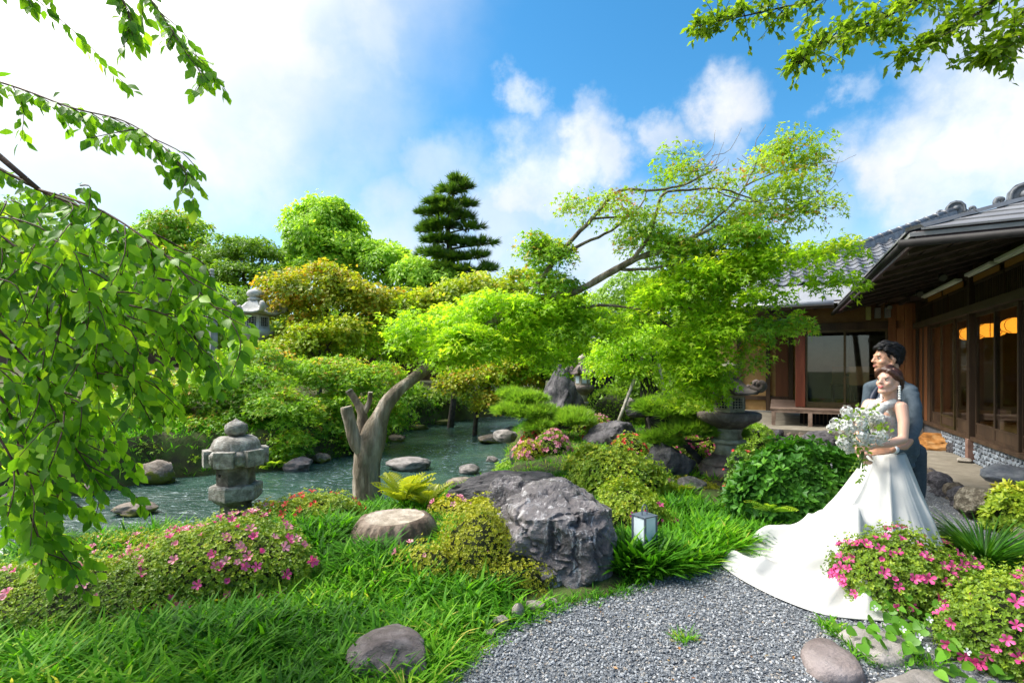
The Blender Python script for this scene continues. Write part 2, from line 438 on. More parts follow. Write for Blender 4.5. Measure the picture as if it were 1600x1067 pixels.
PEB_F = np.array([(j * 5 + i, j * 5 + (i + 1) % 5, (j + 1) * 5 + (i + 1) % 5) for j in range(1) for i in range(5)] + [(j * 5 + i, (j + 1) * 5 + (i + 1) % 5, (j + 1) * 5 + i) for j in range(1) for i in range(5)] + [(5, 6, 7), (5, 7, 8), (5, 8, 9)])[:, :]
def scatter_mesh(name, mat, P, S, ang, tilt, rnd, TV, TF, parent=None, smooth=True):
    """copies of template TV/TF at P with scale S (n,3), heading ang"""
    n = len(P); k = len(TV)
    V = TV[None] * S[:, None, :]
    ca, sa = np.cos(ang)[:, None], np.sin(ang)[:, None]; ct, st = np.cos(tilt)[:, None], np.sin(tilt)[:, None]
    y = V[..., 1] * ct - V[..., 2] * st; z = V[..., 1] * st + V[..., 2] * ct
    V = np.stack([V[..., 0] * ca - y * sa, V[..., 0] * sa + y * ca, z], -1) + P[:, None, :]
    F = (TF[None] + (np.arange(n) * k)[:, None, None]).reshape(-1, TF.shape[1])
    return obj(name, mesh_np(name, V.reshape(-1, 3), F, mat, smooth, rnd=np.repeat(rnd, k)), parent)
cand = rng.random((52000, 2)) * [3.9, 3.2] + [-.6, 2.25]
keep = inpoly(cand, GPOLY) & (rng.random(len(cand)) < np.clip(1.6 - (cand[:, 1] - 2.2) * .42, .25, 1)) & (cand[:, 0] < cand[:, 1] * .72 + .2)
cand = cand[keep]
c2 = rng.random((9000, 2)) * [2.6, 4.5] + [3.6, 4.2]
c2 = c2[inpoly(c2, GPOLY) & (c2[:, 0] > c2[:, 1] * .80) & (c2[:, 0] < 2.9 + c2[:, 1] * .44)]
cand = np.vstack([cand, c2])
n = len(cand); s = rng.uniform(.0040, .0080, n) * (1 + .05 * cand[:, 1])
P = np.column_stack([cand, .012 + s * .25 + rng.random(n) * .006])
S = np.column_stack([s * rng.uniform(.8, 1.5, n), s * rng.uniform(.7, 1.1, n), s * rng.uniform(.45, .85, n)])
tag(scatter_mesh('gravel', M_pebble, P, S, rng.random(n) * 6.28, rng.normal(0, .5, n), rng.random(n), PEB_V, PEB_F, smooth=False), label='small grey pebbles of the gravel court', cat='gravel', kind='stuff')
# ================================================================== THE HOUSE
D1 = Vector((.467, .884)); D2 = Vector((-.884, .467)); F0 = Vector((7.25, 7.85))
def BW(u, v, z):
    p = F0 + D1 * u + D2 * v
    return (p.x, p.y, z)
def bray(px, py, fn):
    """first point along the view ray of a pixel where fn(u, v, z) turns negative"""
    lo = 2.0
    for k in range(4000):
        Z = 3 + k * .01; p = at(px, py, Z); q = p.xy - F0
        if fn(q.dot(D1), q.dot(D2), p.z) < 0: return q.dot(D1), q.dot(D2), p.z
    return None
wood_dark = surf('dark brown timber', [(.3, (.03, .018, .011)), (.5, (.06, .036, .022)), (.72, (.10, .062, .036))], .55, 5, 6, .002, 40, stretch=(1, 1, .12))
wood_red = surf('reddish cedar boards', [(.3, (.13, .05, .02)), (.5, (.23, .09, .036)), (.72, (.32, .145, .06))], .6, 6, 6, .003, 40, stretch=(1, 1, .08), rnd=.25)
wood_grey = surf('weathered deck timber', [(.3, (.12, .08, .06)), (.5, (.22, .15, .115)), (.72, (.32, .24, .19))], .75, 5, 6, .003, 40, rnd=.2)
wood_soffit = surf('soffit boards', [(.3, (.03, .022, .02)), (.55, (.055, .042, .036)), (.75, (.09, .07, .056))], .6, 7, 6, .002, 40, rnd=.25)
bronze = surf('bronze sash', [(.3, (.05, .035, .012)), (.7, (.10, .07, .028))], .4, 10, 4, spec=.5, metal=.3)
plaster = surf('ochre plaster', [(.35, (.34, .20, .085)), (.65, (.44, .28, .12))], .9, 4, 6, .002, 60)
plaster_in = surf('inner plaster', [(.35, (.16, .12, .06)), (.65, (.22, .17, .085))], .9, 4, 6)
roof_metal = surf('grey sheet roofing', [(.3, (.12, .115, .12)), (.5, (.17, .165, .17)), (.72, (.23, .225, .23))], .5, 2.5, 8, .001, 30, spec=.5, rnd=.12)
skirt_metal = surf('pale zinc skirt', [(.3, (.19, .195, .21)), (.55, (.25, .255, .27)), (.75, (.32, .32, .335))], .45, 3, 8, spec=.5, stretch=(1, 1, .3))
gutter_m = surf('dark gutter', [(.3, (.012, .011, .012)), (.7, (.028, .025, .025))], .6, 8, 5, spec=.25)
gutter_pale = surf('pale gutter', [(.3, (.26, .26, .27)), (.7, (.38, .38, .39))], .45, 8, 5, spec=.5)
tile_m = surf('kawara tile', [(.25, (.065, .068, .078)), (.5, (.125, .13, .145)), (.75, (.21, .212, .225))], .42, 9, 7, .001, 60, spec=.55, rnd=.22)
orn_m = surf('onigawara clay', [(.3, (.06, .065, .075)), (.6, (.13, .14, .155)), (.8, (.22, .23, .24))], .5, 14, 7, .004, 50)
tatami = surf('pale straw floor', [(.3, (.42, .33, .15)), (.7, (.55, .44, .22))], .7, 3, 6)
paper = surf('grey sliding screen', [(.3, (.40, .42, .40)), (.7, (.52, .54, .52))], .9, 2, 4)
m, nt, b = new_mat('window glass'); L = nt.links
tr = nd(nt, 'ShaderNodeBsdfTransparent'); tr.inputs[0].default_value = (.93, .95, .90, 1)
gl = nd(nt, 'ShaderNodeBsdfGlossy'); gl.inputs['Roughness'].default_value = .02
lw = nd(nt, 'ShaderNodeLayerWeight'); lw.inputs['Blend'].default_value = .5
pw = nd(nt, 'ShaderNodeMath', operation='POWER'); L.new(lw.outputs['Facing'], pw.inputs[0]); pw.inputs[1].default_value = 4.0
fr = nd(nt, 'ShaderNodeMath', operation='MULTIPLY_ADD'); L.new(pw.outputs[0], fr.inputs[0]); fr.inputs[1].default_value = .80; fr.inputs[2].default_value = .05
mx_ = nd(nt, 'ShaderNodeMixShader'); L.new(fr.outputs[0], mx_.inputs[0]); L.new(tr.outputs[0], mx_.inputs[1]); L.new(gl.outputs[0], mx_.inputs[2]); L.new(mx_.outputs[0], nt.nodes['Material Output'].inputs[0])
glass = m
lamp_paper = plain('lit paper lamp', (.8, .5, .15), .8, emit=(1.0, .33, .025), es=1.0)
fluor = plain('white enamel fixture', (.75, .78, .70), .4)
fluor_am = plain('amber underside board', (.30, .14, .02), .5)

def bb(name, mat, parent, u0, u1, v0, v1, z0, z1, bevel=0, **k):
    return MB().box((u0, v0, z0), (u1, v1, z1), BW).build(name, mat, parent, bevel=bevel, **k)

# ---------------- terraces
concrete = surf('swept sand terrace', [(.35, (.16, .14, .105)), (.55, (.21, .185, .145)), (.7, (.27, .24, .195))], .95, 5, 8, .004, 120)
MB().box((-4.2, 0.0, -.3), (3.4, .80, .10), BW).build('house_terrace', concrete, None, bevel=.03, kind='structure')
bb('wing_terrace', concrete, None, 2.0, 7.4, .4, 4.6, -.3, .25, kind='structure')

# ---------------- right-hand hall
hall = thing('garden_hall', 'dark timber hall with deep eaves and glass sliding doors along the right', 'building', BW(0, 0, 0))
U0, U1 = -2.6, 3.35
UP = [-2.6, -1.0, 0.0, 3.25]
for u in (-2.6, -.02, 3.25):
    bb('post', wood_dark, hall, u - .06, u + .06, -.06, .07, .32 if u < 3 else .1, 3.15, .006)
bb('post_foot', surf('weathered post foot', [(.3, (.12, .06, .045)), (.6, (.22, .13, .10)), (.8, (.36, .30, .25))], .8, 9, 6), hall, -.085, .05, -.05, .085, .1, .46, .006)
bb('lintel', surf('lintel timber', [(.3, (.05, .034, .02)), (.7, (.10, .07, .042))], .6, 6, 6, stretch=(.2, .2, 1)), hall, U0, U1, -.03, .11, 2.42, 2.54, .006)
bb('head_rail', wood_dark, hall, U0, U1, -.05, .03, 2.99, 3.2)
bb('sill', wood_dark, hall, U0, U1, -.08, .06, .44, .50, .004)
# transom lattice between the posts
k = 0
for a, b_ in ((-2.5, -1.30), (-1.24, -.10), (.08, 1.2), (1.26, 2.2), (2.26, 3.15)):
    bb('transom_backing', wood_dark, hall, a, b_, -.055, -.045, 2.54, 2.99)
    bb('transom_rail', wood_dark, hall, a, b_, -.02, .02, 2.86, 2.9)
    n = int((b_ - a) / .062)
    slat = MB().box((0, -.012, 2.545), (.024, .012, 2.86), lambda u, v, z: (Vector(BW(u, v, z)) - Vector(BW(0, 0, 0)))).mesh('transom_slat', wood_dark)
    for i in range(n):
        o = bpy.data.objects.new('transom_slat', slat); link(o, hall); o.location = BW(a + .02 + i * .062, 0, 0)
for a, b_ in ((-2.45, -1.35), (-1.2, -.16), (.30, 1.42), (1.5, 2.45)):
    if a > .2 or a < -1.3 or True:
        fx = bb('fluorescent_fixture', fluor, hall, a, b_, .05, .15, 2.99, 3.035, .01)
        MB().tube([BW(a + .03, .10, 2.985), BW(b_ - .03, .10, 2.985)], .016, 8).build('tube', plain('fluorescent tube', (.85, .88, .8), .3) if 'fluorescent tube' not in MATS else MATS['fluorescent tube'], fx, True)
        bb('amber_board', fluor_am, hall, a + .02, b_ - .02, .03, .045, 2.90, 2.98)
# sliding glass doors
def sash(u0, u1, v, z0, z1, parent, zl=.72, mid=None, matf=wood_dark):
    s = thing_part = MB()
    s.box((u0, v - .016, z0), (u0 + .045, v + .016, z1), BW).box((u1 - .045, v - .016, z0), (u1, v + .016, z1), BW)
    s.box((u0 + .045, v - .015, z1 - .06), (u1 - .045, v + .015, z1), BW).box((u0 + .045, v - .015, zl - .03), (u1 - .045, v + .015, zl), BW).box((u0 + .045, v - .015, z0), (u1 - .045, v + .015, z0 + .05), BW)
    f = s.build('sliding_door', matf, parent)
    MB().box((u0 + .045, v - .004, zl), (u1 - .045, v + .004, z1 - .06), BW).build('pane', glass, f)
    MB().box((u0 + .045, v - .008, z0 + .05), (u1 - .045, v + .008, zl - .03), BW).build('lower_panel', wood_dark, f)
    return f
edges = [-2.54, -1.75, -.95, -.08]
for i, (a, b_) in enumerate(zip(edges[:-1], edges[1:])): sash(a, b_ + .02, .012 if i % 2 else -.022, .50, 2.42, hall)
edges = [.04, .84, 1.62, 2.38]
for i, (a, b_) in enumerate(zip(edges[:-1], edges[1:])): sash(a, b_ + .02, .012 if i % 2 else -.022, .50, 2.42, hall, matf=bronze if i == 1 else wood_dark)
for i in range(4):
    a = 2.40 + i * .2
    bb('shutter_board', wood_red if i % 2 else wood_dark, hall, a, a + .19, -.02, .02 + .01 * (i % 2), .50, 2.42, .004)
# stone foundation with fitted stones
fmort = surf('grey mortar', [(.3, (.07, .07, .075)), (.7, (.13, .13, .14))], .9, 12, 6)
fw = bb('foundation_wall', fmort, hall, U0, 3.2, -.10, .0, .05, .44)
fst = surf('fitted blue stone', [(.25, (.12, .14, .17)), (.5, (.20, .23, .27)), (.75, (.33, .34, .35))], .75, 12, 7, .003, 60, rnd=.35)
fmesh = []
for s_ in range(5):
    r_ = np.random.default_rng(40 + s_); n = 7; an = np.sort(r_.random(n) * .5 + np.arange(n)) / n * 6.28
    rr = r_.uniform(.75, 1.1, n); mb = MB()
    loop = [(math.cos(t_) * q, math.sin(t_) * q) for t_, q in zip(an, rr)]
    vs = [(x, 0, z) for x, z in loop] + [(x * .8, 1, z * .8) for x, z in loop]
    fs = [tuple(range(2 * n - 1, n - 1, -1))] + [(i, (i + 1) % n, n + (i + 1) % n, n + i) for i in range(n)]
    mb.add(vs, fs); fmesh.append(mb.mesh('stone', fst))
row = 0
for zr in (.115, .185, .255, .325, .395):
    u = -2.55 + (row % 2) * .05
    while u < 1.6:
        w_ = random.uniform(.04, .065)
        o = bpy.data.objects.new('stone', random.choice(fmesh)); link(o, fw)
        # local x along the wall, local y outwards
        o.matrix_world = Matrix.Identity(4)
        M4 = Matrix.Translation(Vector(BW(u + w_, .0, zr + random.uniform(-.01, .01)))) @ Matrix(((D1.x, D2.x, 0, 0), (D1.y, D2.y, 0, 0), (0, 0, 1, 0), (0, 0, 0, 1))) @ Matrix.Rotation(random.uniform(-.5, .5), 4, 'Y') @ Matrix.Diagonal((w_, random.uniform(.015, .03), .036, 1))
        o.matrix_basis = M4
        u += w_ * 2 + .008
    row += 1
# interior
inn = bb('inner_floor', tatami, hall, U0, U1 + .2, -5.0, -.12, .38, .47)
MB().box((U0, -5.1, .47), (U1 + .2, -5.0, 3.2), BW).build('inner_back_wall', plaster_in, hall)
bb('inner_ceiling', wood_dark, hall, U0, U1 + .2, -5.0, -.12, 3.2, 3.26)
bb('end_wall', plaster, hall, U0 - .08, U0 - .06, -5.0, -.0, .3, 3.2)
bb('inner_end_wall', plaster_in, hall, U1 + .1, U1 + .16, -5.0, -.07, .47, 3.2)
bb('inner_beam', surf('inner beam', [(.3, (.10, .07, .03)), (.7, (.16, .115, .05))], .6, 5), hall, U0, U1, -2.6, -2.5, 2.1, 2.2)
for u in (-1.6, -.2, 1.1, 2.4): bb('inner_screen', paper if u > 1 else plaster_in, hall, u, u + 1.0, -4.95, -4.90, .47, 2.1)
for u in (-1.7, -.3, 1.0, 2.3): bb('inner_post', wood_dark, hall, u, u + .09, -2.65, -2.52, .47, 3.2)
for u, v, z in ((.30, -.62, 2.24), (1.45, -.62, 2.24), (2.45, -.62, 2.24), (-1.0, -.9, 2.24)):
    lp = MB().lathe([(.02, -.12), (.11, -.115), (.19, -.07), (.22, 0), (.19, .07), (.11, .115), (.02, .12)], 20, BW(u, v, z)).build('paper_lamp', lamp_paper, hall, True)
    rib = MB()
    for q in range(8):
        th = q * math.pi / 4; c = Vector(BW(u, v, z))
        rib.tube([c + Vector((math.cos(th) * r_, math.sin(th) * r_, zz)) for r_, zz in ((.11, -.118), (.193, -.072), (.224, 0), (.193, .072), (.11, .118))], .006, 4)
    rib.build('rib', wood_dark, lp)
    MB().tube([BW(u, v, z + .11), BW(u, v, 3.2)], .006, 6).build('cord', wood_dark, lp)
# eaves: soffit boards, fascia, gutter, roof panels
def soff(u, v): return 2.78 + .235 * (1.57 - max(v, 0)) / 1.57 * 1.57
nb = 12; vv = np.linspace(1.52, -.04, nb + 1)
for i in range(nb):
    a, b_ = vv[i], vv[i + 1]
    za, zb = 2.80 + .24 * (1.57 - a), 2.80 + .24 * (1.57 - b_)
    st = .012 * (i % 2)
    ha, hb = -4.12 + (1.57 - a), -4.12 + (1.57 - b_)
    MB().hexa([BW(ha, a, za + st), BW(3.28, a, za + st), BW(3.28, b_ + .004, zb + st), BW(hb, b_ + .004, zb + st), BW(ha, a, za + .03 + st), BW(3.28, a, za + .03 + st), BW(3.28, b_ + .004, zb + .03 + st), BW(hb, b_ + .004, zb + .03 + st)]).build('eave_board', wood_soffit, hall)
raf = MB()
for i in range(9):
    u = -3.7 + i * .72
    vm = max(-.03, 1.57 - (u + 4.10)); za, zb = 2.80 + .24 * .06, 2.80 + .24 * (1.57 - vm)
    MB().hexa([BW(u, 1.5, za - .05), BW(u + .05, 1.5, za - .05), BW(u + .05, vm, zb - .05), BW(u, vm, zb - .05), BW(u, 1.5, za), BW(u + .05, 1.5, za), BW(u + .05, vm, zb), BW(u, vm, zb)]).build('rafter', wood_soffit, hall)
# front soffit towards the camera, past the end wall
for i in range(10):
    ua, ub = -4.06 + i * .145, -4.06 + (i + 1) * .145 - .004
    za, zb = 2.80 + .24 * (ua + 4.12) + .010 * (i % 2), 2.80 + .24 * (ub + 4.12) + .010 * (i % 2)
    va, vb = 1.57 - (ua + 4.12), 1.57 - (ub + 4.12)
    MB().hexa([BW(ua, -5, za), BW(ua, va, za), BW(ub, vb, zb), BW(ub, -5, zb), BW(ua, -5, za + .03), BW(ua, va, za + .03), BW(ub, vb, zb + .03), BW(ub, -5, zb + .03)]).build('eave_board', wood_soffit, hall)
roof = MB()
TR = .387
def zr_left(v): return 2.92 + TR * (1.57 - v)
def zr_front(u): return 2.92 + TR * (u + 4.12)
# left slope, front slope below the panels
VR = -2.6
uh = -4.12 + (1.57 - VR)
roof.hexa([BW(-4.12, 1.57, 2.86), BW(3.3, 1.57, 2.86), BW(3.3, VR, 2.95 + TR * 3.6), BW(uh, VR, 2.95 + TR * 3.6), BW(-4.12, 1.57, 2.90), BW(3.3, 1.57, 2.90), BW(3.3, VR, zr_left(VR) - .02), BW(uh, VR, zr_left(VR) - .02)])
roof.hexa([BW(-4.12, -6.5, 2.86), BW(-4.12, 1.57, 2.86), BW(uh, VR, 2.9 + TR * 3.6), BW(uh, -6.5, 2.9 + TR * 3.6), BW(-4.12, -6.5, 2.90), BW(-4.12, 1.57, 2.90), BW(uh, VR, zr_left(VR) - .02), BW(uh, -6.5, zr_left(VR) - .02)])
roof = roof.build('roof', roof_metal, hall)
# overlapping sheet panels, front slope: each a tapered slab
du = .29
for r_ in range(10):
    ua, ub = -4.14 + r_ * du, -4.14 + (r_ + 1) * du + .02
    v_hi = 1.57 - (ua + 4.12) - .10
    v = -5.2 + (r_ % 2) * .55 + .13 * r_
    while v < v_hi:
        ve = min(v + 1.25, v_hi)
        if v_hi - ve < .6: ve = v_hi
        ve2 = min(ve, 1.57 - (ub + 4.12) - .10) if ve == v_hi else ve
        if ve - v > .12:
            zb_, zt = zr_front(ua) + .022, zr_front(ub) + .006
            MB().hexa([BW(ua, v + .004, zb_ - .02), BW(ua, ve - .004, zb_ - .02), BW(ub, max(ve2 - .004, v + .01), zt - .02), BW(ub, v + .004, zt - .02), BW(ua, v + .004, zb_), BW(ua, ve - .004, zb_), BW(ub, max(ve2 - .004, v + .01), zt), BW(ub, v + .004, zt)]).build('roof_panel', roof_metal, roof)
        v = ve
# panels of the left slope
for r_ in range(7):
    va, vb = 1.59 - r_ * .58, 1.59 - (r_ + 1) * .58 - .02
    u = -4.12 + (1.57 - va) + .10
    first = True
    while u < 2.2:
        ue = min(u + 1.6, 2.2); us2 = u + .58 if first else u
        za, zb = zr_left(va) + .022, zr_left(vb) + .006
        MB().hexa([BW(u + .004, va, za - .02), BW(ue - .004, va, za - .02), BW(ue - .004, vb, zb - .02), BW(us2 + .004, vb, zb - .02), BW(u + .004, va, za), BW(ue - .004, va, za), BW(ue - .004, vb, zb), BW(us2 + .004, vb, zb)]).build('roof_panel', roof_metal, roof)
        u = ue; first = False
# hip cover plates
for i in range(5):
    a, b_ = i * .55, (i + 1) * .55 - .01
    P = lambda r_, o_, dz: BW(-4.14 + r_ + max(o_, 0), 1.59 - r_ + min(o_, 0), 2.94 + TR * r_ + dz)
    h = .035 if i % 2 else .03
    MB().hexa([P(a, -.13, .0), P(a, .13, .0), P(b_, .13, .0), P(b_, -.13, .0), P(a, -.10, h), P(a, .10, h), P(b_, .10, h), P(b_, -.10, h)]).build('hip_plate', roof_metal, roof)
bb('fascia', surf('purple brown fascia', [(.3, (.04, .022, .026)), (.7, (.085, .05, .052))], .5, 7, 6), hall, -4.10, -4.07, -6.5, 1.52, 2.80, 2.915)
bb('fascia', MATS['purple brown fascia'], hall, -4.06, 3.0, 1.50, 1.53, 2.80, 2.915)
MB().tube([BW(-4.16, 1.62, 2.79), BW(2.9, 1.62, 2.79)], .038, 12).build('gutter', gutter_m, hall, True)
MB().tube([BW(-4.165, 1.67, 2.79), BW(-4.165, -6.5, 2.79)], .040, 12).build('gutter', gutter_m, hall, True)
# spot lamps under the eaves
def spot(u, v, z, name='spot_lamp', parent=None, yaw=0):
    c = Vector(BW(u, v, z)); mb = MB()
    d = Vector((-.35, -.8, -.45)).normalized()
    mb.tube([c + Vector((0, 0, .17)), c + Vector((0, 0, .04))], .012, 6)
    o = mb.build('bracket', wood_dark, parent)
    m2 = MB().tube([c - d * .10, c - d * .04, c + d * .05, c + d * .055], [.025, .04, .055, .052], 14).build(name, gutter_m, parent, True)
    MB().tube([c + d * .056, c + d * .058], [.05, .048], 14).build('lens', plain('dusty lens', (.10, .11, .09), .2) if 'dusty lens' not in MATS else MATS['dusty lens'], m2)
spot(-.75, .55, 2.93, parent=hall); spot(1.1, .45, 2.93, parent=hall); spot(2.0, .75, 2.80, parent=hall)
# ridge ornament above the hip, on a short tiled ridge
def onigawara(c, ax, s, parent, name='ridge_ornament'):
    """c base centre, ax facing direction (xy)"""
    ax = Vector((ax[0], ax[1], 0)).normalized(); sd_ = Vector((-ax.y, ax.x, 0)); c = Vector(c)
    mb = MB()
    prof = [(-.5, 0), (-.46, .16), (-.36, .22), (-.34, .42), (-.2, .6), (0, .66), (.2, .6), (.34, .42), (.36, .22), (.46, .16), (.5, 0)]
    fr_ = [c + sd_ * x * s + Vector((0, 0, z * s)) + ax * .09 * s for x, z in prof]; bk = [p - ax * .18 * s for p in fr_]
    n = len(prof)
    mb.add(fr_ + bk, [tuple(range(n)), tuple(range(2 * n - 1, n - 1, -1))] + [((i + 1) % n, i, n + i, n + (i + 1) % n) for i in range(n)])
    o = mb.build(name, orn_m, parent, bevel=.012)
    rim = [(-.3, .1), (-.28, .38), (-.16, .52), (0, .57), (.16, .52), (.28, .38), (.3, .1)]
    MB().tube(catmull([c + sd_ * x * s + Vector((0, 0, z * s)) + ax * .10 * s for x, z in rim], 4), .045 * s, 8).build('rim', orn_m, o, True)
    MB().lathe([(.0, -.01), (.10 * s, -.01), (.12 * s, .03), (.05 * s, .07), (0, .08)], 12).build('boss', orn_m, o, True).matrix_basis = Matrix.Translation(c + Vector((0, 0, .30 * s)) + ax * .09 * s) @ ax.to_track_quat('Z', 'Y').to_matrix().to_4x4()
    for sg in (-1, 1):
        MB().tube(catmull([c + sd_ * sg * x * s + Vector((0, 0, z * s)) + ax * .08 * s for x, z in ((.34, .08), (.5, .05), (.62, .14), (.58, .26), (.48, .24), (.50, .15))], 4), [.07 * s] * 18 + [.05 * s] * 3, 8).build('scroll', orn_m, o, True)
    return o
oc = at(1600, 322, 7.0)
onigawara(oc, (-.467, -.884), .50, hall)
q = oc.xy - F0
uo, vo_ = q.dot(D1), q.dot(D2)
for i in range(5):
    MB().tube([BW(uo + .12 + i * .3, vo_, oc.z + .12), BW(uo + .42 + i * .3, vo_, oc.z + .12)], [.10, .085], 10).build('ridge_tile', tile_m, hall, True)
    bb('ridge_course', tile_m, hall, uo + .1 + i * .3, uo + .39 + i * .3, vo_ - .16, vo_ + .16, oc.z - .45, oc.z + .06, .02)

# ---------------- wing across the back of the court
UC, VC = 3.35, 2.23
wing = thing('tiled_wing', 'low wing with grey tiled roof, glass doors and a timber veranda behind the couple', 'building', BW(UC, 1.0, .25))
bb('corner_post', surf('red brown post', [(.3, (.10, .022, .012)), (.55, (.19, .05, .026)), (.75, (.28, .09, .05))], .5, 6, 6, stretch=(1, 1, .1)), wing, UC - .09, UC + .09, VC - .10, VC + .10, .66, 2.98, .008)
bb('lintel', wood_dark, wing, UC - .03, UC + .06, -.05, VC - .1, 2.45, 2.62)
bb('upper_wall', surf('brown ochre upper wall', [(.3, (.13, .07, .03)), (.7, (.19, .11, .05))], .9, 4, 6), wing, UC + .01, UC + .05, -.05, VC - .1, 2.62, 3.02)
bb('door_sill', bronze, wing, UC - .05, UC + .06, .55, VC - .1, .66, .74, .004)
def wsash(v0, v1, uo_, parent):
    z0, z1 = .74, 2.45
    s = MB()
    s.box((UC + uo_ - .015, v0, z0), (UC + uo_ + .015, v0 + .04, z1), BW).box((UC + uo_ - .015, v1 - .04, z0), (UC + uo_ + .015, v1, z1), BW)
    s.box((UC + uo_ - .014, v0 + .04, z1 - .05), (UC + uo_ + .014, v1 - .04, z1), BW).box((UC + uo_ - .014, v0 + .04, z0), (UC + uo_ + .014, v1 - .04, z0 + .05), BW)
    f = s.build('sliding_door', bronze, parent)
    MB().box((UC + uo_ - .003, v0 + .04, z0 + .05), (UC + uo_ + .003, v1 - .04, z1 - .05), BW).build('pane', glass, f)
wsash(.55, 1.36, .022, wing); wsash(1.33, 2.12, -.012, wing)
# brown boards between the doors and the hall
for i in range(4):
    v = -.03 + i * .145
    bb('wall_board', wood_red, wing, UC - .03 - .012 * (i % 2), UC + .02, v, v + .14, .3, 2.98, .004)
# three small meters on the upper wall
for i, v in enumerate((.86, .68, .50)):
    bb('wall_lamp' if i == 0 else 'meter_box', plain('olive glass lamp', (.35, .36, .15), .3) if i == 0 else plain('grey meter %d' % i, (.22, .22, .24), .4), wing, UC - .07, UC + .008, v, v + (.09 if i == 0 else .11), 2.66 + .03 * (i > 0), 2.95 - .03 * (i > 0), .008)
# side wall running back, and the recessed plaster wall
for i in range(9):
    u = UC + .1 + i * .36
    bb('side_board', wood_red if i % 2 else surf('olive brown board', [(.3, (.09, .06, .03)), (.7, (.16, .11, .055))], .6, 5, stretch=(1, 1, .1)) if i == 0 else MATS['olive brown board'] if i % 2 == 0 else wood_red, wing, u, u + .355, VC - .03, VC + .012 * (i % 2), .66, 3.0)
bb('recess_wall', plaster, wing, 6.75, 6.85, VC, 4.8, .3, 3.05)
for v in (2.35, 2.95, 3.75, 4.7): bb('recess_post', wood_dark, wing, 6.66, 6.76, v - .06, v + .06, .3, 3.0)
bb('recess_door', surf('red brown door', [(.3, (.10, .035, .018)), (.7, (.18, .07, .035))], .5, 5, stretch=(1, 1, .1)), wing, 6.69, 6.74, 2.42, 2.75, .62, 2.6)
bb('recess_sill', wood_dark, wing, 6.68, 6.78, 2.3, 4.75, .62, .74)
# veranda: boards one by one, posts, lattice
n = 5
for i in range(n):
    u = UC - .52 + i * .10
    bb('deck_board', wood_grey, wing, u, u + .095, .1, 2.86, .612 + .002 * (i % 2), .65, .003)
for i in range(26):
    u = UC + .02 + i * .13
    bb('deck_board', wood_grey, wing, u, u + .124, VC + .02, 2.86, .612 + .002 * (i % 2), .65, .003)
bb('deck_beam', wood_grey, wing, UC - .51, UC - .45, .1, 2.84, .55, .612)
bb('deck_beam', wood_grey, wing, UC - .42, UC + 3.3, 2.76, 2.82, .55, .612)
for v in (2.79, 2.05, 1.2, .4): bb('deck_post', wood_grey, wing, UC - .52, UC - .44, v - .04, v + .04, .22, .552, .004)
for u in (1.0, 2.2, 3.2): bb('deck_post', wood_grey, wing, UC + u, UC + u + .08, 2.74, 2.82, .22, .552, .004)
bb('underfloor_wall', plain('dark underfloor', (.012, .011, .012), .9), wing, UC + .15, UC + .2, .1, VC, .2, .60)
vs_ = MB().box((-.01, -.012, .25), (.01, .012, .60), lambda u, v, z: (Vector(BW(u, v, z)) - Vector(BW(0, 0, 0)))).mesh('vent_slat', wood_dark)
for i in range(26):
    o = bpy.data.objects.new('vent_slat', vs_); link(o, wing); o.location = BW(UC + .12, .15 + i * .08, 0)
bb('signboard', surf('board pinkish', [(.3, (.2, .12, .1)), (.7, (.3, .2, .17))], .7), wing, UC - .10, UC - .05, 1.28, 1.40, .655, .74)
# interior
bb('inner_floor', tatami, wing, UC + .07, 6.6, -1.5, VC - .04, .62, .70)
bb('inner_back_wall', plaster_in, wing, 6.5, 6.6, -1.5, VC - .04, .70, 3.0)
bb('inner_ceiling', wood_dark, wing, UC + .07, 6.6, -1.5, VC - .04, 2.98, 3.03)
bb('inner_side_wall', plaster_in, wing, UC + .2, 6.5, -1.56, -1.5, .7, 2.98)
for i, v in enumerate((.95, 1.55)): bb('sliding_screen', paper, wing, 6.40 - .03 * i, 6.43 - .03 * i, v, v + .62, .72, 2.5)
for v in (-.2, .85): bb('inner_post', wood_dark, wing, 6.36, 6.5, v, v + .1, .7, 2.98)
bb('inner_rail', wood_dark, wing, 6.33, 6.5, -1.4, VC - .1, 2.5, 2.6)
# roof of the wing
UG, ZG, TW = 2.5, 3.05, .55
def wroof(u): return ZG + TW * (u - UG)
fn = lambda u, v, z: z - wroof(u) if u > UG - .2 else 1
fn = lambda u, v, z: (wroof(u) - z) * -1
def onroof(px, py):
    for k in range(6000):
        Z = 9 + k * .004; p = at(px, py, Z); qq = p.xy - F0; u, v = qq.dot(D1), qq.dot(D2)
        if u > UG and p.z < wroof(u): return u, v, p.z
ra, rb = onroof(1330, 396), onroof(1488, 338)
sl = (rb[0] - ra[0]) / (rb[1] - ra[1])
def u_ridge(v): return min(ra[0] + sl * (v - ra[1]) if v < ra[1] else ra[0] + .15 * sl * (v - ra[1]), 12)
US = UG + .95
VL = 3.68
wr = MB()
vl = [VL, ra[1], rb[1], -4.0]
up = [BW(u_ridge(v) if v >= rb[1] else rb[0], v, wroof(u_ridge(v) if v >= rb[1] else rb[0]) - .05) for v in vl]
lo = [BW(UG if v > 1 else UG + .9, v, (ZG if v > 1 else wroof(UG + .9)) - .06) for v in vl]
bk = [BW((u_ridge(v) if v >= rb[1] else rb[0]) + 2.5, v, ZG - .06) for v in vl]
wr.add(lo + up + bk, [(i + 1, i, 4 + i, 5 + i) for i in range(3)] + [(5 + i, 4 + i, 8 + i, 9 + i) for i in range(3)] + [(0, 8, 4), (3, 7, 11)])
wroof_o = wr.build('roof', skirt_metal, wing)
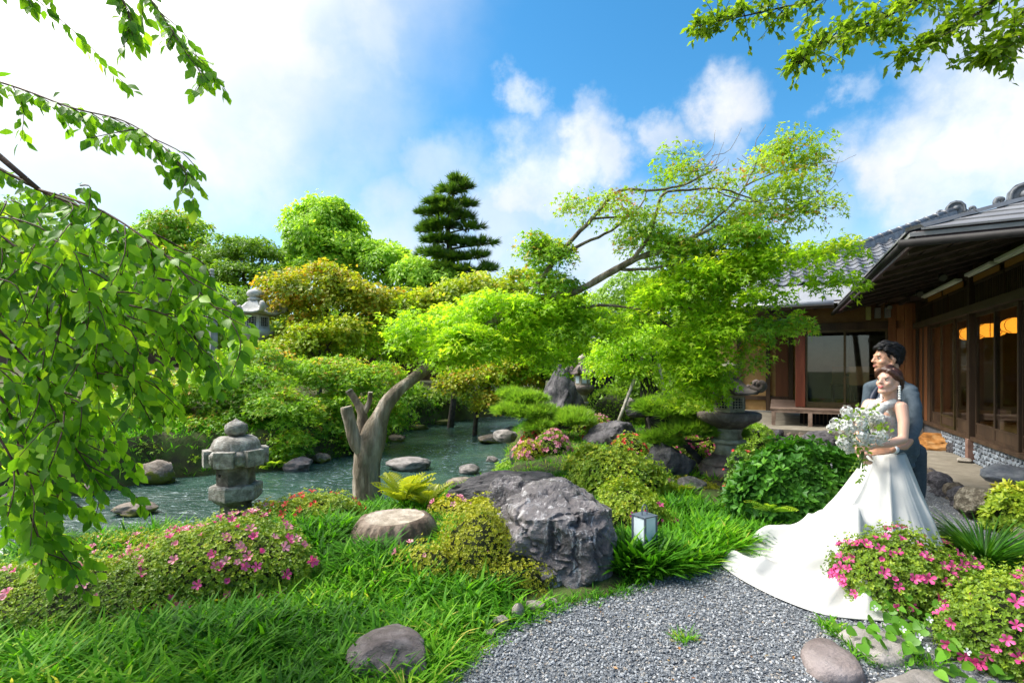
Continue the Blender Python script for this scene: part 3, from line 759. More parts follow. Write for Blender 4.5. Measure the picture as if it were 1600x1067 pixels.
for i in range(16):   # zinc skirt sheets
    v = VL - .47 * i
    if v - .465 < 1.5: break
    MB().hexa([BW(UG - .02, v, ZG - .03), BW(UG - .02, v - .465, ZG - .03), BW(US + .05, v - .465, wroof(US) - .02), BW(US + .05, v, wroof(US) - .02), BW(UG - .02, v, ZG), BW(UG - .02, v - .465, ZG), BW(US + .05, v - .465, wroof(US) + .01), BW(US + .05, v, wroof(US) + .01)]).build('skirt_sheet', skirt_metal, wroof_o)
# one pantile, reused
tw, tl = .295, .27
prof = [(-.5, .012), (-.36, -.014), (-.18, -.026), (0, -.014), (.16, .018), (.30, .044), (.42, .040), (.5, .012)]
cs = math.atan(TW); cc, ss = math.cos(cs), math.sin(cs)
vs, fs = [], []
for j, (yy, lift) in enumerate(((-.03, .030), (tl * 1.18, .0))):
    for th_ in (0, -.022):
        for x, z in prof:
            h = z * 1.0 + lift + th_
            d = yy
            # local: along v (x), along u (slope), up
            uu, zz = d * cc - h * ss, d * ss + h * cc
            q_ = D1 * uu + D2 * (x * tw)
            vs.append((q_.x, q_.y, zz))
n = len(prof)
for i in range(n - 1):
    fs += [(i, i + 1, 2 * n + i + 1, 2 * n + i), (n + i + 1, n + i, 3 * n + i, 3 * n + i + 1), (i + 1, i, n + i, n + i + 1)]
tm = MB().add(vs, fs).mesh('roof_tile', tile_m); 
if tm.polygons[0].normal.z < 0: tm.flip_normals()
cnt = 0
for r_ in range(26):
    u = US + r_ * tl * cc
    for c_ in range(27):
        v = VL - .15 - c_ * tw
        if u + .1 > (u_ridge(v) if v >= rb[1] else rb[0]): continue
        if v < rb[1] + .2 or cnt >= 300: continue
        # hidden well behind the hall roof: leave those to the roof sheet
        p = Vector(BW(u, v, wroof(u))); px = CX + FPX * p.x / p.y; py = HY - FPX * (p.z - CAMH) / p.y
        if py > 400 + (1400 - px) * 1.0 or px < 1165: continue
        o = bpy.data.objects.new('roof_tile', tm); link(o, wroof_o); o.location = BW(u, v, wroof(u) + .02); cnt += 1
# ridge: stacked courses with round cap tiles
pts = [BW(*ra[:2], ra[2]), BW(*rb[:2], rb[2])]
A, B = Vector(pts[0]), Vector(pts[1])
A0 = Vector(BW(u_ridge(VL), VL, wroof(u_ridge(VL))))
ax = (B - A).normalized()
side_ = Vector((ax.y, -ax.x, 0)).normalized()
def ridge_run(P0, P1):
    n = max(2, int((P1 - P0).length / .30)); a_ = (P1 - P0).normalized(); s_ = Vector((a_.y, -a_.x, 0)).normalized()
    for i in range(n):
        p, q_ = P0.lerp(P1, i / n), P0.lerp(P1, (i + .97) / n)
        MB().hexa([p - s_ * .16 - Vector((0, 0, .1)), p + s_ * .16 - Vector((0, 0, .1)), q_ + s_ * .16 - Vector((0, 0, .1)), q_ - s_ * .16 - Vector((0, 0, .1)), p - s_ * .12 + Vector((0, 0, .13)), p + s_ * .12 + Vector((0, 0, .13)), q_ + s_ * .12 + Vector((0, 0, .13)), q_ - s_ * .12 + Vector((0, 0, .13))]).build('ridge_course', tile_m, wroof_o)
        MB().tube([p + Vector((0, 0, .15)), p.lerp(q_, .12) + Vector((0, 0, .15)), p.lerp(q_, .14) + Vector((0, 0, .15)), q_ + Vector((0, 0, .15))], [.105, .105, .085, .085], 10).build('cap_tile', tile_m, wroof_o, True)
ridge_run(A, B); ridge_run(A0, A)
onigawara(B - Vector((0, 0, .02)) + ax * .12, (-.5, -.86), .62, wing)
MB().tube([BW(UG - .05, VL + .05, ZG - .06), BW(UG - .05, 1.64, ZG - .06)], .055, 12).build('gutter', gutter_pale, wing, True)
bb('eave_fascia', wood_dark, wing, UG + .02, UG + .06, 1.62, VL, ZG - .16, ZG - .06)
bb('eave_soffit', wood_soffit, wing, UG + .06, 6.9, -1.5, 4.85, 3.03, 3.06)
for i in range(12): bb('rafter', wood_soffit, wing, UG + .06, UC - .02, 3.5 - i * .4, 3.56 - i * .4, 2.95, 3.03)
bb('downlight', gutter_m, wing, 2.75, 2.9, 2.75, 2.9, 2.86, 2.95)
# ================================================================== STONES, LANTERNS
def rock_mesh(name, seed, mat, sub=3, cuts=9, rough=.16, fine=.05, stretch=(1, 1, 1), ridge=0.0, freq=1.3):
    """unit boulder: sphere trimmed by planes, roughened; base flattened"""
    r_ = np.random.default_rng(seed)
    bm = bmesh.new(); bmesh.ops.create_icosphere(bm, subdivisions=sub, radius=1)
    V = np.array([v.co[:] for v in bm.verts]); F = np.array([[v.index for v in f.verts] for f in bm.faces]); bm.free()
    for _ in range(cuts):
        d = r_.normal(size=3); d /= np.linalg.norm(d); h = r_.uniform(.62, .92)
        over = V @ d - h; V = V - np.where(over > 0, over * .92, 0)[:, None] * d
    N = V / np.linalg.norm(V, axis=1, keepdims=True)
    o = r_.random(3) * 20
    V = V + N * (rough * fbm(V * freq + o, 3))[:, None]
    if ridge:
        n_ = 1 - np.abs(fbm(V * 2.3 + o + 5, 4)); V = V + N * (ridge * (n_ - .6))[:, None]
    if fine: V = V + N * (fine * fbm(V * 5 + o, 4))[:, None]
    V = V * np.array(stretch)
    z0 = np.percentile(V[:, 2], 6); V[:, 2] = np.maximum(V[:, 2], z0) 
    V = V / np.abs(V).max(0); 
    me = mesh_np(name, V, F, mat, True); mark_sharp(me, 38)
    return me
def stonemat(name, a, b, c, rough=.8, scale=2.2, bump=.03, bs=9, streak=(1, 1, 1), moss=None, spec=.3, streak_glints=None):
    m = surf(name, [(.30, a), (.48, b), (.66, c)], rough, scale, 12, bump, bs, 12, spec, dist=.4, stretch=streak)
    nt = m.node_tree; L = nt.links; bs_ = nt.nodes['Principled BSDF']
    src = bs_.inputs['Base Color'].links[0].from_socket
    geo = nd(nt, 'ShaderNodeTexCoord')
    if streak_glints:
        wv = nd(nt, 'ShaderNodeTexNoise'); wv.inputs['Scale'].default_value = 3.5; wv.inputs['Detail'].default_value = 14; wv.inputs['Roughness'].default_value = .75; wv.inputs['Distortion'].default_value = 1.6
        mp = nd(nt, 'ShaderNodeMapping'); mp.inputs['Scale'].default_value = (2.6, 2.6, .9); mp.inputs['Rotation'].default_value = (.3, .25, 0); L.new(geo.outputs['Object'], mp.inputs[0]); L.new(mp.outputs[0], wv.inputs[0])
        mr = nd(nt, 'ShaderNodeMapRange', interpolation_type='SMOOTHSTEP'); L.new(wv.outputs[0], mr.inputs[0]); mr.inputs[1].default_value = .52; mr.inputs[2].default_value = .66; mr.inputs[4].default_value = .85
        mx2 = nd(nt, 'ShaderNodeMix', data_type='RGBA'); L.new(mr.outputs[0], mx2.inputs[0]); L.new(src, mx2.inputs[6]); mx2.inputs[7].default_value = (*streak_glints, 1); src = mx2.outputs[2]
    if moss:
        nn = nd(nt, 'ShaderNodeTexNoise'); nn.inputs['Scale'].default_value = 3.0; nn.inputs['Detail'].default_value = 8; L.new(geo.outputs['Object'], nn.inputs[0])
        sp_ = nd(nt, 'ShaderNodeSeparateXYZ'); L.new(geo.outputs['Object'], sp_.inputs[0])
        ad = nd(nt, 'ShaderNodeMath', operation='MULTIPLY_ADD'); L.new(sp_.outputs[2], ad.inputs[0]); ad.inputs[1].default_value = -.35; L.new(nn.outputs[0], ad.inputs[2])
        mr = nd(nt, 'ShaderNodeMapRange', interpolation_type='SMOOTHSTEP'); L.new(ad.outputs[0], mr.inputs[0]); mr.inputs[1].default_value = .42; mr.inputs[2].default_value = .58
        mx2 = nd(nt, 'ShaderNodeMix', data_type='RGBA'); L.new(mr.outputs[0], mx2.inputs[0]); L.new(src, mx2.inputs[6]); mx2.inputs[7].default_value = (*moss, 1); src = mx2.outputs[2]
    L.new(src, bs_.inputs['Base Color'])
    return m
st_purple = stonemat('purple grey boulder', (.038, .033, .034), (.105, .092, .097), (.24, .215, .22), .48, 2.2, .09, 8, streak_glints=(.58, .565, .58), spec=.5)  # pale veins hold the stone's streaks and its ridge highlights, painted in colour
st_dark = stonemat('dark slate', (.022, .020, .024), (.055, .05, .055), (.12, .11, .115), .6, 3.0, .05, 7, spec=.4)
st_grey = stonemat('grey garden stone', (.10, .09, .08), (.20, .18, .165), (.34, .31, .29), .8, 3.0, .03, 12)
st_mossy = stonemat('mossy river stone', (.10, .075, .055), (.20, .16, .125), (.33, .28, .23), .8, 3.0, .03, 12, moss=(.14, .15, .015))
st_moss2 = stonemat('green moss stone', (.06, .075, .012), (.11, .13, .02), (.16, .13, .09), .9, 3.0, .03, 16)
st_brown = stonemat('mauve brown stone', (.085, .065, .062), (.16, .128, .122), (.26, .22, .215), .7, 3.0, .02, 22, spec=.4)
st_orange = stonemat('orange step stone', (.14, .055, .012), (.40, .17, .04), (.50, .30, .13), .7, 1.6, .02, 14)
st_pale = stonemat('pale stone', (.24, .21, .17), (.36, .32, .27), (.48, .44, .38), .85, 4.0, .02, 16)
granite = stonemat('weathered granite', (.09, .082, .068), (.25, .23, .20), (.47, .45, .41), .85, 16.0, .02, 60)
granite_shade = stonemat('shaded weathered granite', (.045, .037, .03), (.115, .10, .082), (.25, .22, .19), .85, 9.0, .02, 40)  # darker copy of the granite, shade under roof and platform put into colour
def rock(name, label, px, py, Z=None, w=1, h=1, d=None, mat=st_grey, seed=1, rot=None, sub=4, z=None, sink=.08, group=None, cat='rock', **k):
    """px, py: pixel of the middle of its foot; w/h in pixels at that depth; d depth in metres"""
    if Z is None: base = gg(px, py) if z is None else gp(px, py, z)
    else: base = at(px, py, Z)
    s = base.y / FPX
    W_, H_ = w * s, h * s; D_ = d if d else W_ * .8
    me = rock_mesh(name, seed, mat, sub, **k)
    o = obj(name, me, None, label=label, cat=cat, group=group)
    o.location = (base.x, base.y + D_ * .35, base.z + H_ * .5 - H_ * sink)
    o.scale = (W_ / 2, D_ / 2, H_ / 2 * (1 + sink)); o.rotation_euler = (0, 0, rot if rot is not None else 0)
    return o
# ---- the big boulder (built at full size so that its grain has scale)
def big_boulder():
    r_ = np.random.default_rng(12)
    bm = bmesh.new(); bmesh.ops.create_icosphere(bm, subdivisions=6, radius=1)
    V = np.array([v.co[:] for v in bm.verts]); F = np.array([[v.index for v in f.verts] for f in bm.faces]); bm.free()
    def cut(V, d, h, k=.95):
        d = np.array(d, float); d /= np.linalg.norm(d); over = V @ d - h
        return V - np.where(over > 0, over * k, 0)[:, None] * d
    V = V * [1.12, 1.0, 1.1]
    for d, h in (((-.1, -.35, 1), .66), ((-.15, -1, .12), .70), ((1, -.25, .08), .82), ((.75, -.7, .1), .82), ((-1, -.35, .3), .78), ((.6, .1, .8), .84), ((-.55, -.2, .9), .80), ((.25, -.9, .55), .80), ((-.5, -.9, -.1), .82), ((0, 1, 0), .75)):
        V = cut(V, d, h)
    N = V / np.linalg.norm(V, axis=1, keepdims=True)
    V = V + N * (.075 * fbm(V * 1.5 + 3, 3))[:, None]
    # vertical gullies and horizontal breaks
    Q = V * [2.6, 2.6, .9] + 9 + .5 * fbm(V * 2 + 1, 3)[:, None]
    V = V - N * (.085 * np.clip(1 - np.abs(fbm(Q, 2)) * 5, 0, 1))[:, None]
    Q = V * [1.0, 1.0, 3.1] + 4 + .4 * fbm(V * 2 + 8, 3)[:, None]
    V = V - N * (.05 * np.clip(1 - np.abs(fbm(Q, 2)) * 6, 0, 1))[:, None]
    st_ = np.round(V[:, 2] * 5 + fbm(V * 2.5, 2)) ; V = V + N * (.012 * np.sin(st_ * 12.7))[:, None]
    V = V + N * (.028 * fbm(V * 6, 5, .6))[:, None]
    lo, hi = V.min(0), V.max(0)
    V = (V - (lo + hi) / 2) / ((hi - lo) / 2)
    return V, F
V, F = big_boulder()
bx = at(873, 930, 3.62)
V = V * [.51, .42, .41] + [bx.x, 3.92, .235]
me = mesh_np('boulder', V, F, st_purple, True); mark_sharp(me, 32)
obj('boulder', me, None, label='large purple grey boulder with pale streaks at the gravel edge', cat='boulder')
rock('rock', 'dark low rock lying along the bank behind the large boulder', 800, 800, 5.6, 210, 62, .7, st_dark, 21, .15, ridge=.1, sub=5)
rock('rock', 'small mauve boulder leaning against the large boulder on its left', 800, 822, 4.3, 90, 75, .45, st_purple, 22, .3, sub=5)
rock('rock', 'rounded mauve stone in the grass at the bottom edge of the picture', 600, 1085, 2.48, 156, 78, .42, st_brown, 23, 0, sub=5, cuts=5, rough=.10, fine=.015)
# stepping stones on the right
def slab(name, label, pts, z0, z1, mat, seed=0, cat='stepping stone', group=None, **k):
    """flat stone with the outline given by ground pixels"""
    P = np.array([gp(x, y, z1)[:] for x, y in pts]); c = P.mean(0)
    n = 40; m_ = len(P); th = np.arctan2(P[:, 1] - c[1], P[:, 0] - c[0])
    ring = np.array([catmull(list(P) + [P[0]], 8)[i] for i in range(8 * m_)]); 
    out = []
    for f_, zz in ((1.0, z0), (1.02, z1 - (z1 - z0) * .45), (.97, z1 - .012), (.90, z1), (.6, z1 + .006), (.3, z1 + .008)):
        q = c + (ring - c) * f_; q[:, 2] = zz; q[:, :2] += .012 * np.stack([fbm(q * 6 + seed, 3), fbm(q * 6 + seed + 9, 3)], 1); q[:, 2] += .010 * fbm(q * 7 + seed, 3); out.append(q)
    n = len(ring); V = np.vstack(out + [[c[0], c[1], z1 + .008]])
    F4 = [[(j * n + i, j * n + (i + 1) % n, (j + 1) * n + (i + 1) % n, (j + 1) * n + i) for i in range(n)] for j in range(5)]
    F3 = [(5 * n + i, 5 * n + (i + 1) % n, 6 * n) for i in range(n)]
    return obj(name, mesh_np(name, V, [np.array(sum(F4, [])), np.array(F3)], mat, True), None, label=label, cat=cat, group=group)
slab('stepping_stone', 'dark grey tapering stepping stone at the gravel edge below the train', [(1252, 1010), (1262, 996), (1290, 992), (1330, 1016), (1354, 1045), (1340, 1052), (1290, 1052), (1262, 1036)], -.03, .06, st_brown, 1)
slab('stepping_stone', 'pale brown flat stepping stone beside the pink azalea', [(1308, 984), (1340, 978), (1400, 990), (1424, 1008), (1420, 1024), (1378, 1032), (1340, 1010)], -.03, .05, st_grey, 2)
slab('stepping_stone', 'grey stepping stone cut off by the bottom edge', [(1360, 1064), (1410, 1050), (1450, 1046), (1490, 1062), (1490, 1085), (1370, 1085)], -.03, .05, st_grey, 3)
slab('stepping_stone', 'pale flat paving stone right of the skirt hem', [(1455, 836), (1480, 830), (1530, 834), (1545, 842), (1500, 848), (1460, 846)], -.03, .05, st_pale, 4)
slab('stepping_stone', 'grey flat paving stone in front of the lily turf', [(1455, 852), (1500, 850), (1520, 866), (1500, 878), (1462, 872)], -.03, .05, st_grey, 5)
# edging of the lawn
for i, (x, y, w_, h_) in enumerate([(784, 985, 30, 22), (810, 972, 26, 28), (765, 1000, 20, 14), (835, 958, 34, 18), (697, 1040, 22, 16), (860, 948, 20, 12), (730, 1025, 16, 10)]):
    rock('edging_stone', 'small tan stone edging the lawn beside the gravel', x, y, None, w_, h_, .09, st_pale if i != 4 else st_grey, 60 + i, i, sub=2, group='small stones edging the lawn', cat='stone', z=-.01)
# rock edging along the hall terrace
emesh = [rock_mesh('edging_rock', 80 + i, stonemat('dark edging rock %d' % i, *((.03, .028, .032), (.07, .065, .075), (.14, .13, .145)) if i % 3 else ((.07, .055, .04), (.14, .11, .08), (.24, .20, .15)), .7, 3, .04, 9), 3, cuts=8, rough=.14) for i in range(6)]
r_ = random.Random(5)
def edge_row(pts, z, lab, grp, size, two=True, par=None):
    for a, b_ in zip(pts[:-1], pts[1:]):
        a, b_ = Vector(a), Vector(b_); n = int((b_ - a).length / (size * .92))
        for i in range(n):
            for lay in range(2 if two else 1):
                p = a.lerp(b_, (i + .5 * lay + r_.uniform(-.1, .1)) / max(n, 1))
                s = size * r_.uniform(.75, 1.3) * (.9 if lay else 1)
                o = obj('edging_rock', r_.choice(emesh), None, label=lab, cat='rock', group=grp)
                o.location = (p[0] + r_.uniform(-.03, .03), p[1] + r_.uniform(-.03, .03), z + s * .25 + lay * size * .55)
                o.scale = (s * .6, s * .5, s * .5); o.rotation_euler = (r_.uniform(-.4, .4), r_.uniform(-.4, .4), r_.uniform(0, 6.28))
edge_row([BW(2.2, .92, 0)[:2], BW(.5, .88, 0)[:2], BW(-1.4, .88, 0)[:2], BW(-3.4, .90, 0)[:2]], -.04, 'dark rounded rock in the low edging along the hall terrace', 'rocks edging the hall terrace', .19)
edge_row([BW(1.85, 1.7, 0)[:2], BW(1.88, 3.2, 0)[:2], BW(2.1, 4.2, 0)[:2], BW(3.4, 4.75, 0)[:2]], -.02, 'dark rounded rock in the edging below the wing veranda', 'rocks edging the wing terrace', .22)
rock('rock', 'rugged lichen-streaked rock at the near end of the terrace edging', 1545, 812, 5.0, 60, 48, .4, stonemat('lichen rock', (.05, .042, .03), (.13, .11, .08), (.36, .33, .26), .8, 4, .05, 12), 31, .3, ridge=.15, sub=4)
rock('rock', 'smooth blue grey boulder against the hall foundation', 1600, 765, 5.9, 80, 36, .5, stonemat('blue grey boulder', (.09, .10, .12), (.15, .165, .19), (.24, .25, .27), .7, 3, .015, 20), 32, .2, sub=4)
rock('step_stone', 'large orange brown step stone below the glass doors', 1472, 716, 9.0, 94, 38, 1.0, st_orange, 33, R(-28), sub=5, cat='step stone', cuts=7)
rock('rock', 'small dark rock tucked beside the orange step stone', 1502, 716, 8.6, 22, 26, .3, st_dark, 34, .2, sub=3)
rock('foot_stone', 'pale flat stone at the foot of the hall corner post', 1512, 723, 7.72, 24, 7, .22, st_pale, 35, .2, sub=3, cat='stone')
rock('rock', 'black flat-topped rock behind the bouquet', 1292, 706, 8.6, 66, 32, .7, st_dark, 36, .1, sub=5, ridge=.06)
rock('rock', 'low pale rock behind the bride at the court edge', 1330, 722, 7.6, 60, 18, .5, st_grey, 37, .1, sub=4)
# river stones
for lab, x, y, w_, h_, mt, sd_ in [
    ('flat pale stone in midstream right of the cut maple trunk', 637, 736, 78, 19, st_grey, 41), ('small grey stone in midstream with white ripples', 732, 740, 34, 14, st_grey, 42),
    ('mossy brown stone in the stream left of the short lantern', 196, 808, 68, 20, st_mossy, 43), ('brown rock on the far bank beside the short lantern', 462, 737, 46, 22, st_brown, 44),
    ('small mossy rock on the far bank right of the brown one', 500, 724, 30, 16, st_mossy, 45), ('green mossy hummock in the far stream', 694, 664, 34, 8, st_moss2, 46), ('low green moss stone at the far waterline', 653, 672, 36, 9, st_moss2, 47),
    ('mossy flat stone just right of the cut trunk', 617, 691, 30, 12, st_mossy, 48), ('flat tan stone jutting from the near bank', 768, 693, 44, 14, st_mossy, 49),
    ('grey bank rock beside the low pine', 800, 690, 34, 24, st_dark, 50), ('speckled mossy rock on the near bank behind the boulder', 722, 776, 60, 28, st_mossy, 51), ('small grey stone at the near waterline', 767, 722, 22, 9, st_grey, 52),
    ('dark grey folded rock at the stream edge on the left', 155, 862, 84, 30, st_dark, 53), ('round brown stone in front of the dark folded rock', 150, 874, 44, 20, st_mossy, 54), ('dark cut bank stone on the far shore left of the short lantern', 300, 742, 52, 20, st_mossy, 55),
    ('mossy bank rock under the light green maple', 235, 757, 66, 38, st_mossy, 56), ('small dark rock half hidden by the cherry leaves', 130, 776, 40, 20, st_mossy, 57), ('low brown stone on the far shore at the left edge', 12, 790, 60, 22, st_brown, 58)]:
    base = gp(x, y, WATER); s = base.y / FPX
    o = obj('river_rock', rock_mesh('river_rock', sd_, mt, 4, cuts=8, rough=.12, ridge=.05), None, label=lab, cat='rock')
    o.location = (base.x, base.y + w_ * s * .25, WATER + h_ * s * .36); o.scale = (w_ * s / 2, w_ * s * .36, h_ * s * .62); o.rotation_euler = (0, 0, .1 * (sd_ % 5 - 2))
# bank stones of the garden behind the boulder
for lab, x, y, Z, w_, h_, mt, sd_, rg in [
    ('large dark layered rock left of the right garden pine', 968, 718, 9.3, 108, 64, st_dark, 71, .12), ('dark rounded boulder in front of the pedestal lantern', 1050, 748, 7.2, 88, 58, st_dark, 72, .04),
    ('tall dark standing stone with a pointed top', 885, 672, 11.2, 74, 112, st_dark, 73, .12), ('low grey rock below the pine beside the stream', 862, 700, 10.4, 60, 24, st_grey, 74, .05), ('brown bank rock between the two small azaleas', 900, 716, 9.6, 36, 22, st_brown, 75, .05),
    ('grey rock in a row below the pedestal lantern', 1085, 776, 6.3, 60, 30, st_grey, 76, .08), ('small grey rock left in the row below the lantern', 1055, 770, 6.4, 24, 22, st_grey, 77, .05), ('ochre mossy rock under the grey row', 1075, 800, 5.9, 50, 22, st_mossy, 78, .05),
    ('small pale rock at the foot of the lamp grass', 1062, 788, 6.0, 26, 12, st_grey, 79, .05), ('dark small rock beside the ball azalea', 815, 726, 9.0, 40, 30, st_dark, 90, .05), ('grey bank stone at the water by the pine', 790, 690, 11.0, 44, 20, st_grey, 91, .05),
    ('round grey stone under the propped tree', 985, 636, 12.5, 20, 16, st_grey, 92, .02), ('dark flat rock at the foot of the propped tree', 1000, 652, 11.5, 40, 16, st_dark, 93, .05), ('low brown flat stone right of the ball azalea', 898, 736, 8.6, 30, 14, st_brown, 94, .03)]:
    rock('standing_stone' if 'standing' in lab else 'rock', lab, x, y, Z, w_, h_, None, mt, sd_, .1 * (sd_ % 7 - 3), sub=5 if w_ > 60 else 4, ridge=rg, cuts=9, sink=.15, **(dict(stretch=(1, .7, 1.35)) if 'standing' in lab else {}))
ss = [o for o in COL.objects if o.name.startswith('standing_stone')][0]
mm_ = ss.data; vv_ = np.empty(len(mm_.vertices) * 3, np.float32); mm_.vertices.foreach_get('co', vv_); vv_ = vv_.reshape(-1, 3)
t_ = np.clip((vv_[:, 2] + .2) / 1.2, 0, 1); vv_[:, 0] = vv_[:, 0] * (1 - .50 * t_ ** 2.6) - .26 * t_; vv_[:, 1] *= (1 - .5 * t_); mm_.vertices.foreach_set('co', vv_.ravel()); mm_.update()
# granite plank at the left edge
pk = MB(); a_, b_ = gp(-60, 876, -.12), gp(112, 872, -.12)
dr = (b_ - a_).normalized(); nrm = Vector((-dr.y, dr.x, 0))
pk.hexa([a_ - Vector((0, 0, .16)), b_ - Vector((0, 0, .16)), b_ + nrm * .32 - Vector((0, 0, .16)), a_ + nrm * .32 - Vector((0, 0, .16)), a_, b_, b_ + nrm * .32, a_ + nrm * .32])
pk.build('granite_plank', stonemat('pale granite plank', (.30, .30, .30), (.42, .42, .41), (.55, .55, .54), .85, 14, .004, 80), None, bevel=.015, label='long pale granite plank lying at the left edge of the lawn', cat='stone slab')

# ---- stump
def stump():
    c = at(616, 862, 4.45); c.z = gz(c.x, c.y) - .02; rx, h = .36, .21 - c.z * .5
    n, rings = 96, []
    prof = [(1.0, -.12), (1.03, .0), (1.0, .30), (.93, .62), (.84, .88), (.76, .99), (.70, 1.0), (.66, .985), (.4, .975), (.15, .972)]
    V = []
    for j, (r_, z) in enumerate(prof):
        for i in range(n):
            th = 2 * math.pi * i / n
            g = .035 * math.sin(th * 26 + 2 * math.sin(th * 3)) + .02 * math.sin(th * 11 + 1) if 0 < j < 6 else 0
            rr = (r_ + g) * rx * (1 + .04 * math.sin(2 * th + .5) + .03 * math.sin(3 * th))
            V.append((c.x + rr * math.cos(th), c.y + rr * math.sin(th), c.z + z * h))
    V = np.array(V); m_ = len(prof)
    F = np.array([(j * n + i, j * n + (i + 1) % n, (j + 1) * n + (i + 1) % n, (j + 1) * n + i) for j in range(m_ - 1) for i in range(n)])
    bark = stonemat('stump bark', (.06, .04, .03), (.13, .095, .07), (.24, .19, .15), .9, 5, .02, 30)
    cutm = stonemat('cut stump face', (.16, .13, .10), (.31, .26, .205), (.45, .395, .335), .9, 9, .02, 30)
    t = thing('tree_stump', 'low sawn tree stump with ribbed bark and pale cut face in the lawn', 'tree stump', c)
    nb = 6 * n
    obj('bark', mesh_np('bark', V, F[:nb], bark, True), t)
    top = V[6 * n:]; V2 = np.vstack([top, [[c.x, c.y, c.z + .97 * h]]]); k = len(prof) - 6
    F2 = np.array([(j * n + i, j * n + (i + 1) % n, (j + 1) * n + (i + 1) % n, (j + 1) * n + i) for j in range(k - 1) for i in range(n)])
    F3 = np.array([((k - 1) * n + i, (k - 1) * n + (i + 1) % n, k * n) for i in range(n)])
    obj('cut_face', mesh_np('cut_face', V2, [F2, F3], cutm, True), t)
stump()

# ---- short lantern with block-edged roof
def jitter(o, amp=.004, freq=18):
    """real stone is never true"""
    me = o.data; v = np.empty(len(me.vertices) * 3, np.float32); me.vertices.foreach_get('co', v); v = v.reshape(-1, 3)
    v += (amp * np.stack([fbm(v * freq, 2), fbm(v * freq + 5, 2), fbm(v * freq + 11, 2)], 1)).astype(np.float32); me.vertices.foreach_set('co', v.ravel()); me.update(); return o
def lantern_short():
    c = at(369, 846, 5.0); c.z = min(c.z, -.18); z0 = c.z
    s = 5.0 / FPX
    zt = lambda py: CAMH + (HY - py) * s - z0
    t = thing('stone_lantern', 'short stone lantern with block-edged domed roof beside the stream', 'stone lantern', c)
    oc = R(-84)                                   # a corner towards the camera
    q = lambda w_: w_ * s / 2 * .88
    jitter(MB().lathe([(q(52), -.15), (q(51), zt(790)), (q(49), zt(786))], 6, c, oc).build('shaft', granite_shade, t, bevel=.008))
    jitter(MB().lathe([(q(54), zt(786)), (q(70), zt(781)), (q(80), zt(776))], 6, c, oc).build('platform_underside', granite_shade, t))
    jitter(MB().lathe([(q(84), zt(777)), (q(86), zt(774)), (q(86), zt(758)), (q(82), zt(755))], 6, c, oc).build('platform', granite, t, bevel=.008))
    fb = jitter(MB().lathe([(q(62), zt(756)), (q(63), zt(720))], 6, c, oc).build('fire_box', granite_shade, t, bevel=.006), .002)
    a_ = R(-114); p_ = c + Vector((math.cos(a_) * 27.5 * s, math.sin(a_) * 27.5 * s, zt(738)))
    MB().lathe([(.0, -.004), (.016, -.004), (.016, .004), (0, .004)], 12).build('hole', plain('dark hole', (.01, .01, .01), .9), fb).matrix_basis = Matrix.Translation(p_) @ Vector((math.cos(a_), math.sin(a_), 0)).to_track_quat('Z', 'Y').to_matrix().to_4x4()
    dome = [(q(66), zt(724)), (q(72), zt(718)), (q(78), zt(706)), (q(80), zt(699)), (q(77), zt(692)), (q(69), zt(685.5)), (q(56), zt(682)), (q(34), zt(680.5)), (q(8), zt(680))]
    jitter(MB().lathe(dome, 36, c, oc).build('roof', granite, t, True), .008, 10)
    for k in range(6):   # square blocks round the rim with a rounded ear between each two
        th = oc + k * math.pi / 3; d = Vector((math.cos(th), math.sin(th), 0)); e = Vector((-d.y, d.x, 0))
        r0, r1, hw = 23 * s, 44.5 * s, 14 * s
        P = [c + d * r + e * x + Vector((0, 0, z)) for z in (zt(724.5), zt(700)) for r, x in ((r0, -hw), (r0, hw), (r1, hw), (r1, -hw))]
        jitter(MB().hexa([P[0], P[3], P[2], P[1], P[4], P[7], P[6], P[5]]).build('roof_block', granite, t, bevel=.006), .003)
        for off in (R(-30),):
            th2 = th + off; d2 = Vector((math.cos(th2), math.sin(th2), 0))
            MB().lathe([(.004, 0), (8 * s, .003), (9.5 * s, 7 * s), (9 * s, 11 * s), (10 * s, 13 * s), (9.5 * s, 17 * s), (5 * s, 22 * s)], 12, c + d2 * 33.5 * s + Vector((0, 0, zt(723)))).build('roof_ear', granite, t, True)
    jitter(MB().lathe([(2 * s, zt(681)), (10 * s, zt(680)), (15.5 * s, zt(675)), (16.5 * s, zt(668)), (15 * s, zt(663)), (9 * s, zt(659)), (3 * s, zt(656)), (.002, zt(653))], 20, c).build('finial', granite, t, True), .003)
lantern_short()

